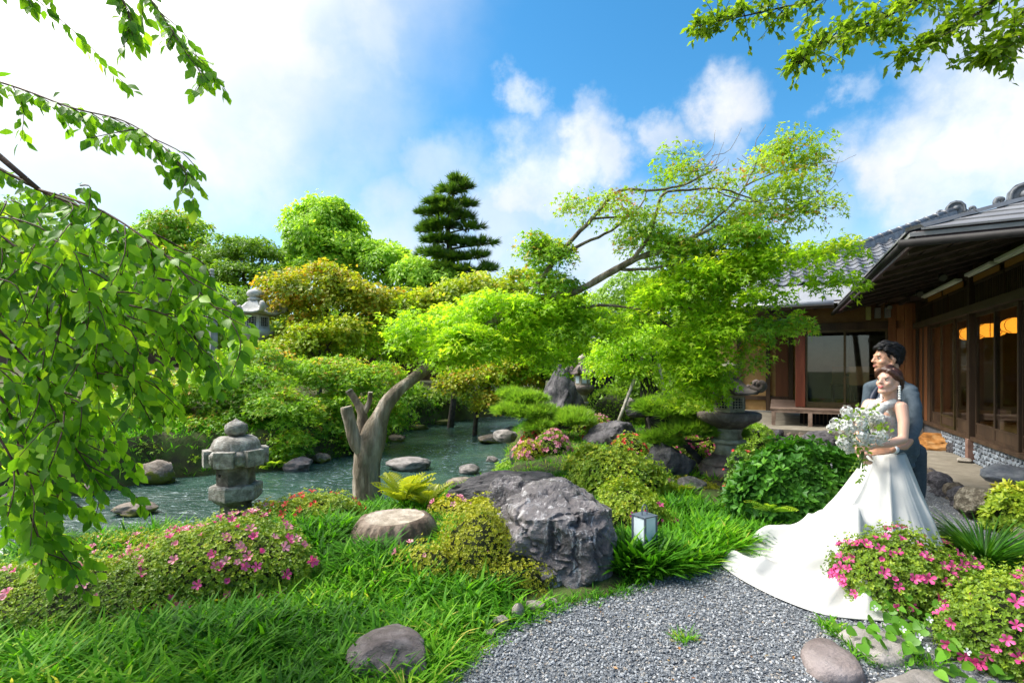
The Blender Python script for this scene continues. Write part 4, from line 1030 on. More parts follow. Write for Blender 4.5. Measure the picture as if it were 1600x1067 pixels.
# ---- flared roof with curled ends, used by the taller lanterns
def kasuga_roof(c, r, h, n, rot, mat, parent, scroll=1.0):
    V, seg = [], 6
    m_ = n * seg; rings = [(1.0, 0), (1.02, .10), (.86, .17), (.66, .38), (.50, .62), (.38, .82), (.24, .96), (.05, 1.0)]
    for f_, z in rings:
        for i in range(m_):
            a = i / m_ * n; k = a - math.floor(a); e = abs(k - .5) * 2     # 1 at the corner
            th = rot + 2 * math.pi * i / m_
            poly = math.cos(math.pi / n) / math.cos((k - .5) * 2 * math.pi / n)
            rr = f_ * r * poly * (1 + .0 * e)
            V.append((c.x + rr * math.cos(th), c.y + rr * math.sin(th), c.z + h * z + (h * .22 * e ** 3 if f_ > .8 else h * .05 * e ** 3)))
    F = np.array([(j * m_ + i, j * m_ + (i + 1) % m_, (j + 1) * m_ + (i + 1) % m_, (j + 1) * m_ + i) for j in range(len(rings) - 1) for i in range(m_)])
    me = mesh_np('roof', np.array(V), [F, np.array([list(range(m_))[::-1]]), np.array([list(range((len(rings) - 1) * m_, len(rings) * m_))])], mat, True); mark_sharp(me, 35)
    o = obj('roof', me, parent)
    for k in range(n):
        th = rot + 2 * math.pi * k / n; d = Vector((math.cos(th), math.sin(th), 0))
        P = [c + d * r * x + Vector((0, 0, h * z)) for x, z in ((.72, .46), (.90, .30), (1.06, .34), (1.14, .52), (1.06, .68), (.97, .60), (1.0, .48))]
        pp = catmull(P, 4)
        MB().tube(pp, lerpl([r * .07, r * .09, r * .11, r * .11, r * .10, r * .08, r * .06], len(pp)), 8).build('curl', mat, o, True)
    return o
def lantern_tall(name, label, c, H_, rw, base_w, mats, rot, n=6, hidden_base=False, lit=None):
    m0, m1 = mats; t = thing(name, label, 'stone lantern', c)
    L_ = lambda prof, nm, nn=28, mt=m0, sm=True, rt=0.0: jitter(MB().lathe([(r_, z * H_) for r_, z in prof], nn, c, rt).build(nm, mt, t, sm), .004)
    bw = base_w
    jitter(MB().lathe([(bw, -.05), (bw, .03 * H_), (bw * .9, .055 * H_), (bw * .88, .08 * H_)], n, c, rot).build('plinth', m1, t, bevel=.012))
    L_([(bw * .80, .08), (bw * .72, .105), (bw * .50, .14), (bw * .42, .17)], 'foot', mt=m1)
    L_([(bw * .42, .17), (bw * .36, .22), (bw * .40, .262)], 'lower_shaft')
    L_([(bw * .42, .262), (bw * .50, .27), (bw * .51, .295), (bw * .42, .305)], 'ring')
    L_([(bw * .40, .305), (bw * .36, .35), (bw * .42, .40)], 'upper_shaft')
    L_([(bw * .42, .40), (bw * .62, .435), (bw * .88, .475), (bw * .93, .50), (bw * .93, .535), (bw * .86, .545)], 'platform', 24, m1)
    fb = jitter(MB().lathe([(rw * .58, .545 * H_), (rw * .56, .70 * H_)], n, c, rot).build('fire_box', m0, t, bevel=.01), .002)
    for k in range(n):
        th = rot + math.pi / n + 2 * math.pi * k / n; d = Vector((math.cos(th), math.sin(th), 0)); e = Vector((-d.y, d.x, 0))
        a = rw * .57 * math.cos(math.pi / n) + .004; hw = rw * .17
        P = [c + d * (a + dd) + e * x + Vector((0, 0, z * H_)) for z in (.575, .675) for dd, x in ((0, -hw), (0, hw), (.008, hw), (.008, -hw))]
        if lit: MB().hexa([P[0], P[3], P[2], P[1], P[4], P[7], P[6], P[5]]).build('window', lit, fb)
        else:
            MB().hexa([P[0], P[3], P[2], P[1], P[4], P[7], P[6], P[5]]).build('window', MATS['dark hole'], fb)
            lat = MB()
            for q_ in range(3):
                x = -hw + hw * (q_ + .5) * 2 / 3
                lat.tube([c + d * (a + .010) + e * x + Vector((0, 0, .575 * H_)), c + d * (a + .010) + e * x + Vector((0, 0, .675 * H_))], .006, 4)
            for q_ in range(5):
                z = (.58 + q_ * .0225) * H_
                lat.tube([c + d * (a + .013) - e * hw + Vector((0, 0, z)), c + d * (a + .013) + e * hw + Vector((0, 0, z))], .006, 4)
            lat.build('lattice', m0, fb)
    kasuga_roof(c + Vector((0, 0, .70 * H_)), rw * 1.06, .155 * H_, n, rot, m1, t)
    L_([(rw * .20, .85), (rw * .30, .862), (rw * .32, .875), (rw * .22, .885), (rw * .22, .893), (rw * .33, .905), (rw * .34, .94), (rw * .26, .965), (rw * .10, .98), (.003, 1.0)], 'finial', 18)
    return t
lmossy = stonemat('greenish lantern stone', (.13, .12, .075), (.25, .235, .165), (.40, .38, .30), .85, 6, .012, 30)
lbrown = stonemat('brown lantern stone', (.06, .045, .04), (.13, .10, .09), (.24, .20, .175), .85, 5, .018, 24)
c_ = gg(1124, 748); c_ = at(1138, 738, 7.4); c_.z = .02
lantern_tall('stone_lantern', 'weathered pedestal stone lantern with curled roof half covered by maple leaves', c_, 1.66, .42, .48, (lmossy, lbrown), R(12))
wht = plain('paper window', (.62, .68, .72), .6)
c_ = at(910, 655, 13.5); c_.z = .12
lantern_tall('stone_lantern', 'slim distant stone lantern with white paper windows behind the standing stone', c_, CAMH + (HY - 553) / FPX * 13.5 - .12, .36, .34, (stonemat('tan lantern stone', (.16, .13, .09), (.27, .23, .17), (.38, .34, .27), .85, 6, .01, 30), lbrown), R(8), lit=wht)
lwhite = stonemat('pale grey lantern stone', (.26, .25, .23), (.38, .37, .35), (.52, .51, .50), .85, 5, .012, 20)
c_ = at(399, 600, 16.0); c_.z = 1.2
lantern_tall('stone_lantern', 'tall pale stone lantern with onion finial rising above the far maples', c_, CAMH + (HY - 449) / FPX * 16 - c_.z, .74, .6, (lwhite, lwhite), R(10))
def pagoda():
    c = at(331, 600, 19.0); c.z = 1.5; s = 19.0 / FPX; zt = lambda py: CAMH + (HY - py) * s - c.z
    t = thing('stone_pagoda', 'slim stone pagoda with a ringed spire at the far left', 'stone pagoda', c)
    prof = []
    y = 470
    while y > 424:
        prof += [(2.2 * s, zt(y)), (4.0 * s, zt(y - 1.2)), (4.0 * s, zt(y - 3.2)), (2.2 * s, zt(y - 4.4))]; y -= 5
    jitter(MB().lathe([(3.5 * s, zt(474))] + prof + [(.01, zt(420))], 12, c).build('spire', lwhite, t, True), .004)
    jitter(MB().lathe([(13 * s, zt(476)), (13.5 * s, zt(474)), (8 * s, zt(466)), (4 * s, zt(458)), (3 * s, zt(455))], 4, c, R(20)).build('top_roof', lwhite, t))
    jitter(MB().lathe([(8 * s, 0), (8 * s, zt(476))], 4, c, R(20)).build('shaft', lwhite, t))
    fbx = MB().lathe([(8.4 * s, zt(492)), (8.4 * s, zt(479))], 4, c, R(20)).build('window_storey', granite_shade, t)
pagoda()

# ---- small metal garden lamp with a handle, and the tiny white one by the stream
lamp_m = plain('slate blue painted metal', (.075, .095, .125), .45, .4)
frost = plain('frosted lamp pane', (.55, .63, .66), .45, .4)
def garden_lamp():
    c = at(1007, 858, 3.98); c.z = .02; t = thing('garden_lamp', 'square slate blue metal garden lamp with frosted panes and loop handle', 'garden lamp', c)
    rz = Matrix.Rotation(R(33), 3, 'Z'); h, w_ = .20, .064; top = CAMH + (HY - 803) / FPX * 3.98 - .012 - c.z
    b0 = top - h
    fr_ = lambda x, y, z: tuple(c + rz @ Vector((x, y, z)))
    for sx_ in (-1, 1):
        for sy_ in (-1, 1):
            MB().box((sx_ * w_ - .007, sy_ * w_ - .007, b0), (sx_ * w_ + .007, sy_ * w_ + .007, top), fr_).build('corner_bar', lamp_m, t)
    MB().box((-.073, -.073, top), (.073, .073, top + .010), fr_).build('lid', lamp_m, t, bevel=.003)
    MB().box((-.071, -.071, b0 - .02), (.071, .071, b0), fr_).build('base', lamp_m, t, bevel=.003)
    for k in range(4):
        r2 = rz @ Matrix.Rotation(k * math.pi / 2, 3, 'Z'); f2 = lambda x, y, z: tuple(c + r2 @ Vector((x, y, z)))
        MB().box((-w_ + .008, w_ - .003, b0), (w_ - .008, w_ + .001, top - .001), f2).build('pane', frost, t)
    MB().tube(catmull([fr_(-.028, 0, top + .01), fr_(-.028, 0, top + .055), fr_(-.015, 0, top + .082), fr_(.015, 0, top + .082), fr_(.028, 0, top + .055), fr_(.028, 0, top + .01)], 5), .0045, 8).build('handle', lamp_m, t, True)
    MB().box((-.02, -.02, -.05), (.02, .02, b0 - .02), fr_).build('post', lamp_m, t)
garden_lamp()
def small_lamp():
    c = at(892, 734, 8.0); c.z = at(892, 738, 8.0).z; t = thing('garden_lamp', 'tiny white box lamp among the shrubs right of the ball azalea', 'garden lamp', c)
    MB().box((c.x - .05, c.y - .05, c.z), (c.x + .05, c.y + .05, c.z + .19)).build('body', frost, t, bevel=.008)
    MB().box((c.x - .055, c.y - .055, c.z + .19), (c.x + .055, c.y + .055, c.z + .205)).build('lid', lamp_m, t)
small_lamp()
# far boundary wall and the little roofed building between the trees
bw_ = thing('boundary_wall', 'dark timber boundary wall behind the far maples', 'wall', (-6, 24, 1.5))
for i in range(58):
    x = -38.4 + i * .8
    MB().box((x, 25.0 + .02 * (i % 2), 1.0), (x + .79, 25.1 + .02 * (i % 2), 3.9)).build('wall_board', wood_dark, bw_)
MB().box((-38.6, 24.6, 3.9), (8.2, 25.5, 4.05)).build('coping', orn_m, bw_)
pv = thing('garden_pavilion', 'small dark pavilion roof glimpsed between the trees left of the maple', 'pavilion', at(922, 600, 20))
p0 = at(922, 545, 20); q0 = Vector((p0.x, p0.y, CAMH + (HY - 524) / FPX * 20)); r0 = q0 + Vector((.35, 0, 0))
s_ = 2.0; zz = CAMH + (HY - 540) / FPX * 20
MB().add([(p0.x - 1.0, 19, zz), (p0.x + 2, 19, zz), (p0.x + 2, 21, zz), (p0.x - 1.0, 21, zz), (p0.x + .1, 20, q0.z + .35), (p0.x + 1, 20, q0.z + .35)], [(0, 1, 5, 4), (1, 2, 5), (2, 3, 4, 5), (3, 0, 4), (0, 3, 2, 1)]).build('roof', orn_m, pv)
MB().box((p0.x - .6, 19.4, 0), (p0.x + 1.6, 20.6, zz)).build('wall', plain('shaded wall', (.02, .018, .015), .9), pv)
# ================================================================== FOLIAGE TOOLS
def norm(a): return a / np.maximum(np.linalg.norm(a, axis=-1, keepdims=True), 1e-9)
LEAF2 = (np.array([(0, 0, 0), (-.27, .45, .07), (0, 1, -.03), (.27, .45, .07)], float), np.array([(0, 3, 2), (0, 2, 1)]))
LEAFW = (np.array([(0, 0, 0), (-.42, .5, .10), (0, 1, -.05), (.42, .5, .10)], float), np.array([(0, 3, 2), (0, 2, 1)]))
def ovate(wd=.30, tip=.10):
    ys_ = [0, .18, .46, .78, 1.0]; ws = [.02, .64, 1.0, .52, .0]
    V = []; 
    for y, w_ in zip(ys_, ws):
        z = -.16 * y * y; V += [(-w_ * wd, y, z + .07 * w_), (0, y, z), (w_ * wd, y, z + .07 * w_)]
    F = []
    for j in range(len(ys_) - 1):
        a = j * 3; F += [(a, a + 1, a + 4, a + 3), (a + 1, a + 2, a + 5, a + 4)]
    return np.array(V, float), np.array(F)
OVATE = ovate(); OBOV = ovate(.26)
def maple(lobes=((-78, .55), (-40, .86), (0, 1.0), (40, .86), (78, .55))):
    V = [(0, .05, .02)]; F = []
    pts = []
    for i, (a, l) in enumerate(lobes):
        pts.append((math.sin(R(a)) * l, .05 + math.cos(R(a)) * l, -.10 * l))
        if i < len(lobes) - 1:
            m_ = (a + lobes[i + 1][0]) / 2; pts.append((math.sin(R(m_)) * .34, .05 + math.cos(R(m_)) * .34, .03))
    pts = [(-.12, -.02, 0)] + pts + [(.12, -.02, 0)]
    V += pts
    for i in range(1, len(pts)): F.append((0, i + 1, i))
    return np.array(V, float), np.array(F)
MAPLE3 = maple(((-58, .82), (0, 1.0), (58, .82))); MAPLE = MAPLE3
TUFT = None
def needle_tuft(n=9, seed=0, w_=.045):
    r_ = np.random.default_rng(seed); V = []; F = []
    for i in range(n):
        th = i / n * 6.28 + r_.random(); sp = r_.uniform(.15, .75)
        d = np.array([math.cos(th) * sp, 1.0, math.sin(th) * sp]); d /= np.linalg.norm(d); s_ = np.cross(d, [.3, .2, 1]); s_ /= np.linalg.norm(s_)
        b_ = len(V); V += [s_ * w_, -s_ * w_, d * r_.uniform(.7, 1)]; F.append((b_, b_ + 1, b_ + 2))
    return np.array(V), np.array(F)
TUFT = needle_tuft(); TUFT_D = needle_tuft(16, 3)
def whorl(n=4, spread=.8, w_=.26):
    V = []; F = []
    for i in range(n):
        th = i / n * 6.28 + .3 * (i % 2); c_, s_ = math.cos(th), math.sin(th); l = 1 - .15 * (i % 2)
        for (sx_, y, z) in ((0, 0.05, 0), (-w_, .5, .28), (0, 1.0, .42), (w_, .5, .28)):
            x = sx_; r0 = y * spread * l
            V.append((c_ * r0 - s_ * x, z * l, s_ * r0 + c_ * x))
        F += [(4 * i, 4 * i + 3, 4 * i + 2), (4 * i, 4 * i + 2, 4 * i + 1)]
    return np.array(V, float), np.array(F)
WHORL = whorl()
def blade(n=4, w_=.05, bend=.5):
    V = []; F = []
    for j in range(n + 1):
        t = j / n; y = t; z = -bend * t * t; q = w_ * (1 - t ** 2.2) * (.6 + .8 * min(t * 3, 1)) * .7
        if j == n: V.append((0, y, z))
        else: V += [(-q, y, z), (q, y, z)]
    for j in range(n - 1): F.append((2 * j, 2 * j + 1, 2 * j + 3)); F.append((2 * j, 2 * j + 3, 2 * j + 2))
    F.append((2 * n - 2, 2 * n - 1, 2 * n))
    return np.array(V, float), np.array(F)
BLADE = blade(3, .055, .55); BLADEW = blade(3, .075, .45)
def leaves(name, P, A, N, S, tmpl, mat, rnd, parent=None, smooth=False, kind=None):
    TV, TF = tmpl; A = norm(A); X = norm(np.cross(A, N)); N = np.cross(X, A)
    S = np.broadcast_to(np.asarray(S, float), (len(P),))
    V = P[:, None, :] + S[:, None, None] * (TV[None, :, 0:1] * X[:, None] + TV[None, :, 1:2] * A[:, None] + TV[None, :, 2:3] * N[:, None])
    F = (TF[None] + (np.arange(len(P)) * len(TV))[:, None, None]).reshape(-1, TF.shape[1])
    o = obj(name, mesh_np(name, V.reshape(-1, 3), F, mat, smooth, rnd=np.repeat(np.clip(rnd, 0, 1), len(TV))), parent)
    if kind: o['kind'] = kind
    return o
def leaf_frame(p, a, n):
    a = Vector(a).normalized(); n = Vector(n); x = a.cross(n).normalized(); n = x.cross(a)
    return Matrix(((x.x, a.x, n.x, p[0]), (x.y, a.y, n.y, p[1]), (x.z, a.z, n.z, p[2]), (0, 0, 0, 1)))

bark_grey = stonemat('grey maple bark', (.055, .04, .026), (.18, .145, .10), (.40, .34, .27), .9, 7, .05, 22, (1, 1, .22))
bark_dark = stonemat('dark bark', (.022, .018, .014), (.05, .042, .034), (.10, .085, .07), .9, 5, .03, 25)
bark_red = stonemat('cherry twig bark', (.045, .022, .015), (.09, .045, .03), (.15, .085, .06), .7, 8, .004, 40)
cut_wood = stonemat('pale cut wood', (.36, .28, .20), (.48, .40, .31), (.58, .50, .42), .85, 9, .004, 40)
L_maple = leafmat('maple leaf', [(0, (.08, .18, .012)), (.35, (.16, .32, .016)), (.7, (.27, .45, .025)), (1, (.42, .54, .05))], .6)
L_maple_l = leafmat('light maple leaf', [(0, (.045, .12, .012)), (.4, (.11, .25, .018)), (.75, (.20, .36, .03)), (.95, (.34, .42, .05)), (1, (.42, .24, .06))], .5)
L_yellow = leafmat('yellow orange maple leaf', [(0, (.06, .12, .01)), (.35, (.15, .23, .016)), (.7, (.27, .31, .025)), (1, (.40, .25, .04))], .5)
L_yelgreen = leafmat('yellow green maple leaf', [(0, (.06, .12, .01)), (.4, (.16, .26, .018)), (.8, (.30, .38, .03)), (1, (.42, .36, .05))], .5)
L_top = leafmat('upper crown maple leaf', [(0, (.08, .18, .015)), (.4, (.15, .28, .02)), (.75, (.24, .36, .035)), (.96, (.30, .37, .05)), (1, (.34, .16, .05))], .5)  # yellow-green leaf colours with a rare reddish one
L_round = leafmat('camphor leaf', [(0, (.12, .24, .03)), (.5, (.22, .40, .045)), (1, (.38, .54, .08))], .5)
L_ever = leafmat('evergreen leaf', [(0, (.05, .11, .012)), (.5, (.11, .22, .024)), (1, (.20, .34, .045))], .45)
L_con = leafmat('conifer needle', [(0, (.02, .06, .012)), (.5, (.07, .15, .02)), (1, (.19, .28, .035))], .35)
L_pine = leafmat('garden pine needle', [(0, (.06, .14, .018)), (.5, (.13, .26, .03)), (1, (.25, .38, .06))], .45)
L_cherry = leafmat('cherry leaf', [(0, (.035, .11, .008)), (.35, (.09, .23, .014)), (.7, (.21, .40, .025)), (1, (.38, .54, .05))], .58, rough=.42, spec=.32, vary=.5)
L_over = leafmat('overhanging leaf', [(0, (.04, .10, .008)), (.5, (.11, .21, .014)), (.98, (.23, .34, .025)), (1, (.27, .37, .03))], .55, rough=.4, vary=.6)

def spray_crown(name, blobs, tmpl, size, mat, per, parent, seed=0, sp_r=.35, flat=.65, kind='stuff', tone=None, droop=.5, shell=.55):
    """blobs: (centre, radii, number of sprays). A spray is a tilted, drooping disc of leaves"""
    r_ = np.random.default_rng(seed); PP, AA, NN, SS, RR = [], [], [], [], []
    for bi, (c, rad, ns) in enumerate(blobs):
        c = np.array(c, float); rad = np.array(rad, float)
        d = norm(r_.normal(size=(ns, 3))); d[:, 2] = np.where(d[:, 2] < -.35, -d[:, 2], d[:, 2])
        rr = shell + (1 - shell) * r_.random(ns) ** .6
        lump = 1 + .22 * fbm(d * 1.7 + bi * 3.1, 2)
        C = c + d * rad * (rr * lump)[:, None]
        up = norm(np.array([0, 0, 1.0]) * flat + d * (1 - flat) + r_.normal(0, .18, (ns, 3)))
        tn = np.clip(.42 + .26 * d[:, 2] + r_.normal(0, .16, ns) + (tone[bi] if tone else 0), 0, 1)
        for k in range(ns):
            m_ = max(4, int(per * r_.uniform(.6, 1.4))); R_ = sp_r * r_.uniform(.6, 1.35)
            t1 = np.cross(up[k], [.31, .77, .2]); t1 /= np.linalg.norm(t1); t2 = np.cross(up[k], t1)
            th = r_.random(m_) * 6.283; q = R_ * np.sqrt(r_.random(m_)); ca, sa = np.cos(th), np.sin(th)
            out = ca[:, None] * t1 + sa[:, None] * t2
            P = C[k] + out * q[:, None] + up[k] * (r_.normal(0, .16, m_) * R_ - droop * q * q / R_)[:, None]
            A = out * 1.0 + r_.normal(0, .45, (m_, 3)) - np.array([0, 0, droop * .8])
            N = up[k] + r_.normal(0, .38, (m_, 3))
            PP.append(P); AA.append(A); NN.append(N); SS.append(size * r_.uniform(.65, 1.25, m_)); RR.append(tn[k] + r_.normal(0, .12, m_) + .12 * (q / R_))
    P, A, N, S, Rn = map(np.concatenate, (PP, AA, NN, SS, RR))
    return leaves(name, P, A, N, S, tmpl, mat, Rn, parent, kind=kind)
def limb(pts, r0, r1, mat, parent, name='limb', n=7, wob=.0, seg=5):
    pp = catmull(pts, seg)
    if wob: pp = [p + Vector((random.uniform(-wob, wob), random.uniform(-wob, wob), random.uniform(-wob, wob))) for p in pp]
    k = len(pp); rr = [r0 + (r1 - r0) * (i / (k - 1)) ** .8 for i in range(k)]
    return MB().tube(pp, rr, n).build(name, mat, parent, True)
def blob(px, py, Z, rx, ry, rz=None, ns=30):
    s = Z / FPX; c = at(px, py, Z)
    return (c[:], (rx * s, rz if rz else rx * s * .8, ry * s), ns)
def tree(name, label, base, blobs, tmpl, size, mat, per, bark=bark_dark, r=.12, seed=0, cat='tree', group=None, trunk_top=None, **k):
    t = thing(name, label, cat, base, group); b_ = Vector(base)
    cs = [Vector(b[0]) for b in blobs]; top = sum(cs, Vector()) / len(cs)
    top = Vector(trunk_top) if trunk_top else Vector((b_.x * .4 + top.x * .6, b_.y * .4 + top.y * .6, top.z))
    limb([b_ - Vector((0, 0, .15)), b_.lerp(top, .35) + Vector((random.uniform(-.1, .1), 0, 0)), b_.lerp(top, .7) + Vector((random.uniform(-.1, .1), 0, 0)), top], r, r * .35, bark, t, 'trunk', 8, .01)
    for c in cs:
        if (c - top).length > .4: limb([b_.lerp(top, .55), b_.lerp(top, .75).lerp(c, .4) + Vector((0, 0, .1)), c], r * .5, r * .1, bark, t, 'limb', 6, .02)
    spray_crown('crown', blobs, tmpl, size, mat, per, t, seed, **k)
    return t
# ================================================================== TREES BEYOND THE STREAM
def gbase(px, Z):
    x = (px - CX) / FPX * Z; return (x, Z, gz(x, Z))
tree('broadleaf_tree', 'round bright green tree standing tall at the centre left against the sky', gbase(508, 31), [blob(505, 372, 31, 60, 58, 2.4, 150), blob(485, 400, 31, 42, 40, 2, 60), blob(530, 395, 30, 42, 40, 2, 60), blob(510, 335, 31, 40, 28, 1.6, 45), blob(505, 430, 30, 60, 40, 2, 60)], LEAF2, .30, L_round, 75, r=.3, seed=1, sp_r=.55, flat=.35)
tree('broadleaf_tree', 'mid green tree on the right shoulder of the round tree', gbase(610, 30), [blob(605, 425, 30, 50, 48, 2, 80), blob(650, 440, 29, 50, 40, 2, 70), blob(580, 400, 30, 30, 28, 1.5, 30), blob(690, 440, 29, 40, 38, 1.8, 40)], LEAF2, .26, L_round, 70, r=.25, seed=2, sp_r=.5, flat=.35)
tree('broadleaf_tree', 'hazy light green tree behind the cherry branches at the left', gbase(265, 29), [blob(275, 375, 29, 48, 48, 2, 80), blob(245, 400, 29, 40, 50, 2, 60), blob(295, 420, 28, 40, 40, 2, 60), blob(225, 440, 28, 60, 50, 2, 60)], LEAF2, .24, L_maple_l, 60, r=.25, seed=3, sp_r=.5, flat=.4)
tree('pine_tree', 'spreading flat-topped tree between the hazy tree and the round tree', gbase(380, 27), [blob(380, 385, 27, 52, 16, 1.5, 46), blob(350, 400, 27, 30, 14, 1.2, 24), blob(415, 400, 27, 28, 14, 1.2, 24), blob(380, 425, 26, 55, 20, 1.5, 50), blob(340, 440, 26, 40, 20, 1.5, 40), blob(430, 430, 26, 30, 20, 1.2, 26)], LEAF2, .20, L_ever, 60, r=.22, seed=4, sp_r=.5, flat=.8, shell=.3)
for i, (x, y, Z, rx, ry) in enumerate([(200, 470, 22, 80, 60), (330, 490, 21, 80, 50), (100, 440, 22, 90, 90), (620, 500, 22, 70, 50), (760, 500, 24, 80, 50), (20, 420, 20, 80, 110), (480, 520, 22, 80, 50), (900, 500, 25, 80, 50), (1010, 480, 22, 80, 60), (1120, 470, 19, 60, 50)]):
    lab = ['dark evergreen behind the cherry leaves, second from the left edge', 'dark evergreen behind the tall pale lantern', 'dark evergreen deep behind the cherry, third from the left edge', 'green tree filling the gap below the mid green tree', 'green tree filling the gap below the layered conifer', 'dark evergreen filling the left edge behind the cherry', 'dark evergreen behind the yellow orange maple', 'green tree behind the crown of the leaning maple', 'dark evergreen behind the propped tree', 'dark evergreen beside the tiled wing'][i]
    tree('evergreen_tree', lab, gbase(x, Z), [blob(x, y, Z, rx, ry, 1.5, 90), blob(x - rx * .4, y + 40, Z, rx * .7, ry * .8, 1.2, 50), blob(x + rx * .4, y + 50, Z, rx * .7, ry * .8, 1.2, 50)], LEAF2, .19, L_ever if i not in (3, 4, 7) else L_maple, 50, r=.2, seed=20 + i, sp_r=.45, flat=.4, group='trees along the back of the garden')
tree('yellow_maple', 'yellow orange maple with a domed crown above the light green maples', gbase(520, 17.5), [blob(505, 450, 17, 62, 40, 1.6, 85), blob(560, 470, 17, 55, 34, 1.4, 60), blob(460, 480, 17, 45, 36, 1.3, 50), blob(480, 520, 16.5, 40, 34, 1.1, 36), blob(590, 490, 17, 30, 24, .9, 24), blob(440, 450, 17, 30, 22, .9, 20)], LEAFW, .135, L_yellow, 60, r=.14, seed=40, sp_r=.42, flat=.75)
tree('yellow_maple', 'low yellow green maple in front of the yellow orange maple', gbase(500, 15.5), [blob(500, 530, 15.5, 45, 30, 1, 40), blob(540, 520, 15.8, 40, 30, 1, 36), blob(455, 545, 15.2, 34, 24, .8, 26)], LEAFW, .12, L_yelgreen, 55, r=.1, seed=41, sp_r=.36, flat=.75)
tree('green_maple', 'spreading yellow green maple below the layered conifer', gbase(700, 18), [blob(680, 480, 18, 65, 34, 1.5, 70), blob(740, 460, 18, 55, 34, 1.4, 55), blob(640, 490, 17.5, 40, 30, 1.2, 36), blob(790, 470, 18, 50, 34, 1.2, 46), blob(820, 440, 18, 34, 22, 1, 20)], LEAFW, .14, L_yelgreen, 58, r=.14, seed=42, sp_r=.45, flat=.78)
tree('green_maple', 'layered green maple behind the standing stone', gbase(850, 16.5), [blob(850, 520, 16.5, 60, 40, 1.4, 70), blob(830, 570, 16, 60, 34, 1.3, 60), blob(900, 560, 17, 40, 40, 1.2, 40), blob(780, 590, 16, 40, 30, 1.1, 36)], LEAFW, .12, L_maple, 58, r=.13, seed=43, sp_r=.42, flat=.85)
tree('yellow_maple', 'small yellow maple overhanging the far stream', gbase(740, 16), [blob(745, 590, 15.5, 40, 26, 1, 44), blob(790, 575, 15.8, 40, 24, 1, 40), blob(765, 625, 15, 24, 18, .7, 22), blob(715, 600, 15, 30, 24, .8, 26), blob(820, 600, 16, 24, 24, .8, 20)], LEAFW, .11, L_yellow, 52, r=.1, seed=44, sp_r=.34, flat=.8)
tree('light_maple', 'light green maple on the far bank behind the short lantern', gbase(330, 11.8), [blob(300, 620, 11.5, 85, 42, 1.0, 95), blob(380, 600, 11.8, 75, 40, 1.0, 85), blob(230, 640, 11.2, 60, 36, .9, 55), blob(430, 640, 11.2, 55, 42, .9, 60), blob(340, 670, 11, 80, 32, .7, 70), blob(240, 690, 10.6, 50, 26, .6, 40), blob(400, 560, 12.4, 60, 26, .8, 40), blob(450, 690, 10.9, 40, 22, .5, 26)], MAPLE, .085, L_maple_l, 62, r=.1, seed=45, sp_r=.30, flat=.85, bark=bark_grey)
tree('light_maple', 'light green maple on the far bank behind the cut maple trunk', gbase(545, 13.4), [blob(520, 590, 13.2, 65, 36, 1.0, 80), blob(590, 600, 13.4, 60, 36, 1.0, 70), blob(545, 640, 12.8, 70, 34, .9, 75), blob(500, 660, 12.4, 50, 30, .8, 50), blob(600, 650, 13, 40, 30, .8, 40), blob(470, 580, 13.4, 40, 26, .8, 36), blob(560, 680, 12.6, 40, 20, .6, 30)], MAPLE, .09, L_maple_l, 60, r=.1, seed=46, sp_r=.32, flat=.85, bark=bark_grey)
tree('light_maple', 'low spreading maple hanging over the water at the left', gbase(190, 10.4), [blob(170, 660, 10.4, 70, 34, .9, 60), blob(110, 690, 10, 60, 34, .9, 50), blob(210, 700, 10, 50, 24, .7, 40), blob(60, 730, 9.6, 60, 26, .7, 40), blob(20, 660, 10, 60, 50, .9, 50)], MAPLE, .08, L_maple_l, 56, r=.09, seed=47, sp_r=.30, flat=.85, bark=bark_grey)
tree('yellow_maple', 'small orange yellow shrub maple behind the cherry leaves', gbase(225, 13.5), [blob(225, 600, 13.5, 50, 24, .8, 40), blob(180, 620, 13.3, 40, 20, .7, 26), blob(260, 615, 13.2, 30, 18, .6, 20)], LEAFW, .09, L_yellow, 50, r=.06, seed=48, sp_r=.3, flat=.8)
tree('green_shrub', 'dark green undergrowth at the far end of the stream', gbase(690, 21), [blob(690, 630, 20.5, 60, 24, .8, 60), blob(640, 620, 19, 40, 26, .8, 40), blob(760, 635, 23.5, 60, 18, .8, 50), blob(820, 630, 24, 40, 22, .8, 30)], LEAF2, .12, L_ever, 50, r=.05, seed=49, sp_r=.35, flat=.5, cat='shrub')
for i, (x, y, Z, rx, lab) in enumerate([(420, 718, 10.7, 36, 'grassy fern clump on the far bank right of the short lantern'), (310, 722, 10.3, 40, 'mossy undergrowth on the far bank left of the short lantern'), (555, 690, 12.9, 30, 'low leafy undergrowth behind the cut trunk on the far bank'), (600, 668, 15.3, 26, 'low leafy undergrowth right of the cut trunk on the far bank')]):
    tree('bank_shrub', lab, gbase(x, Z), [blob(x, y - 10, Z, rx, 16, .4, 40), blob(x - rx * .5, y - 4, Z, rx * .6, 12, .3, 20)], LEAF2, .09, L_maple, 40, r=.03, seed=60 + i, sp_r=.2, flat=.4, cat='shrub')
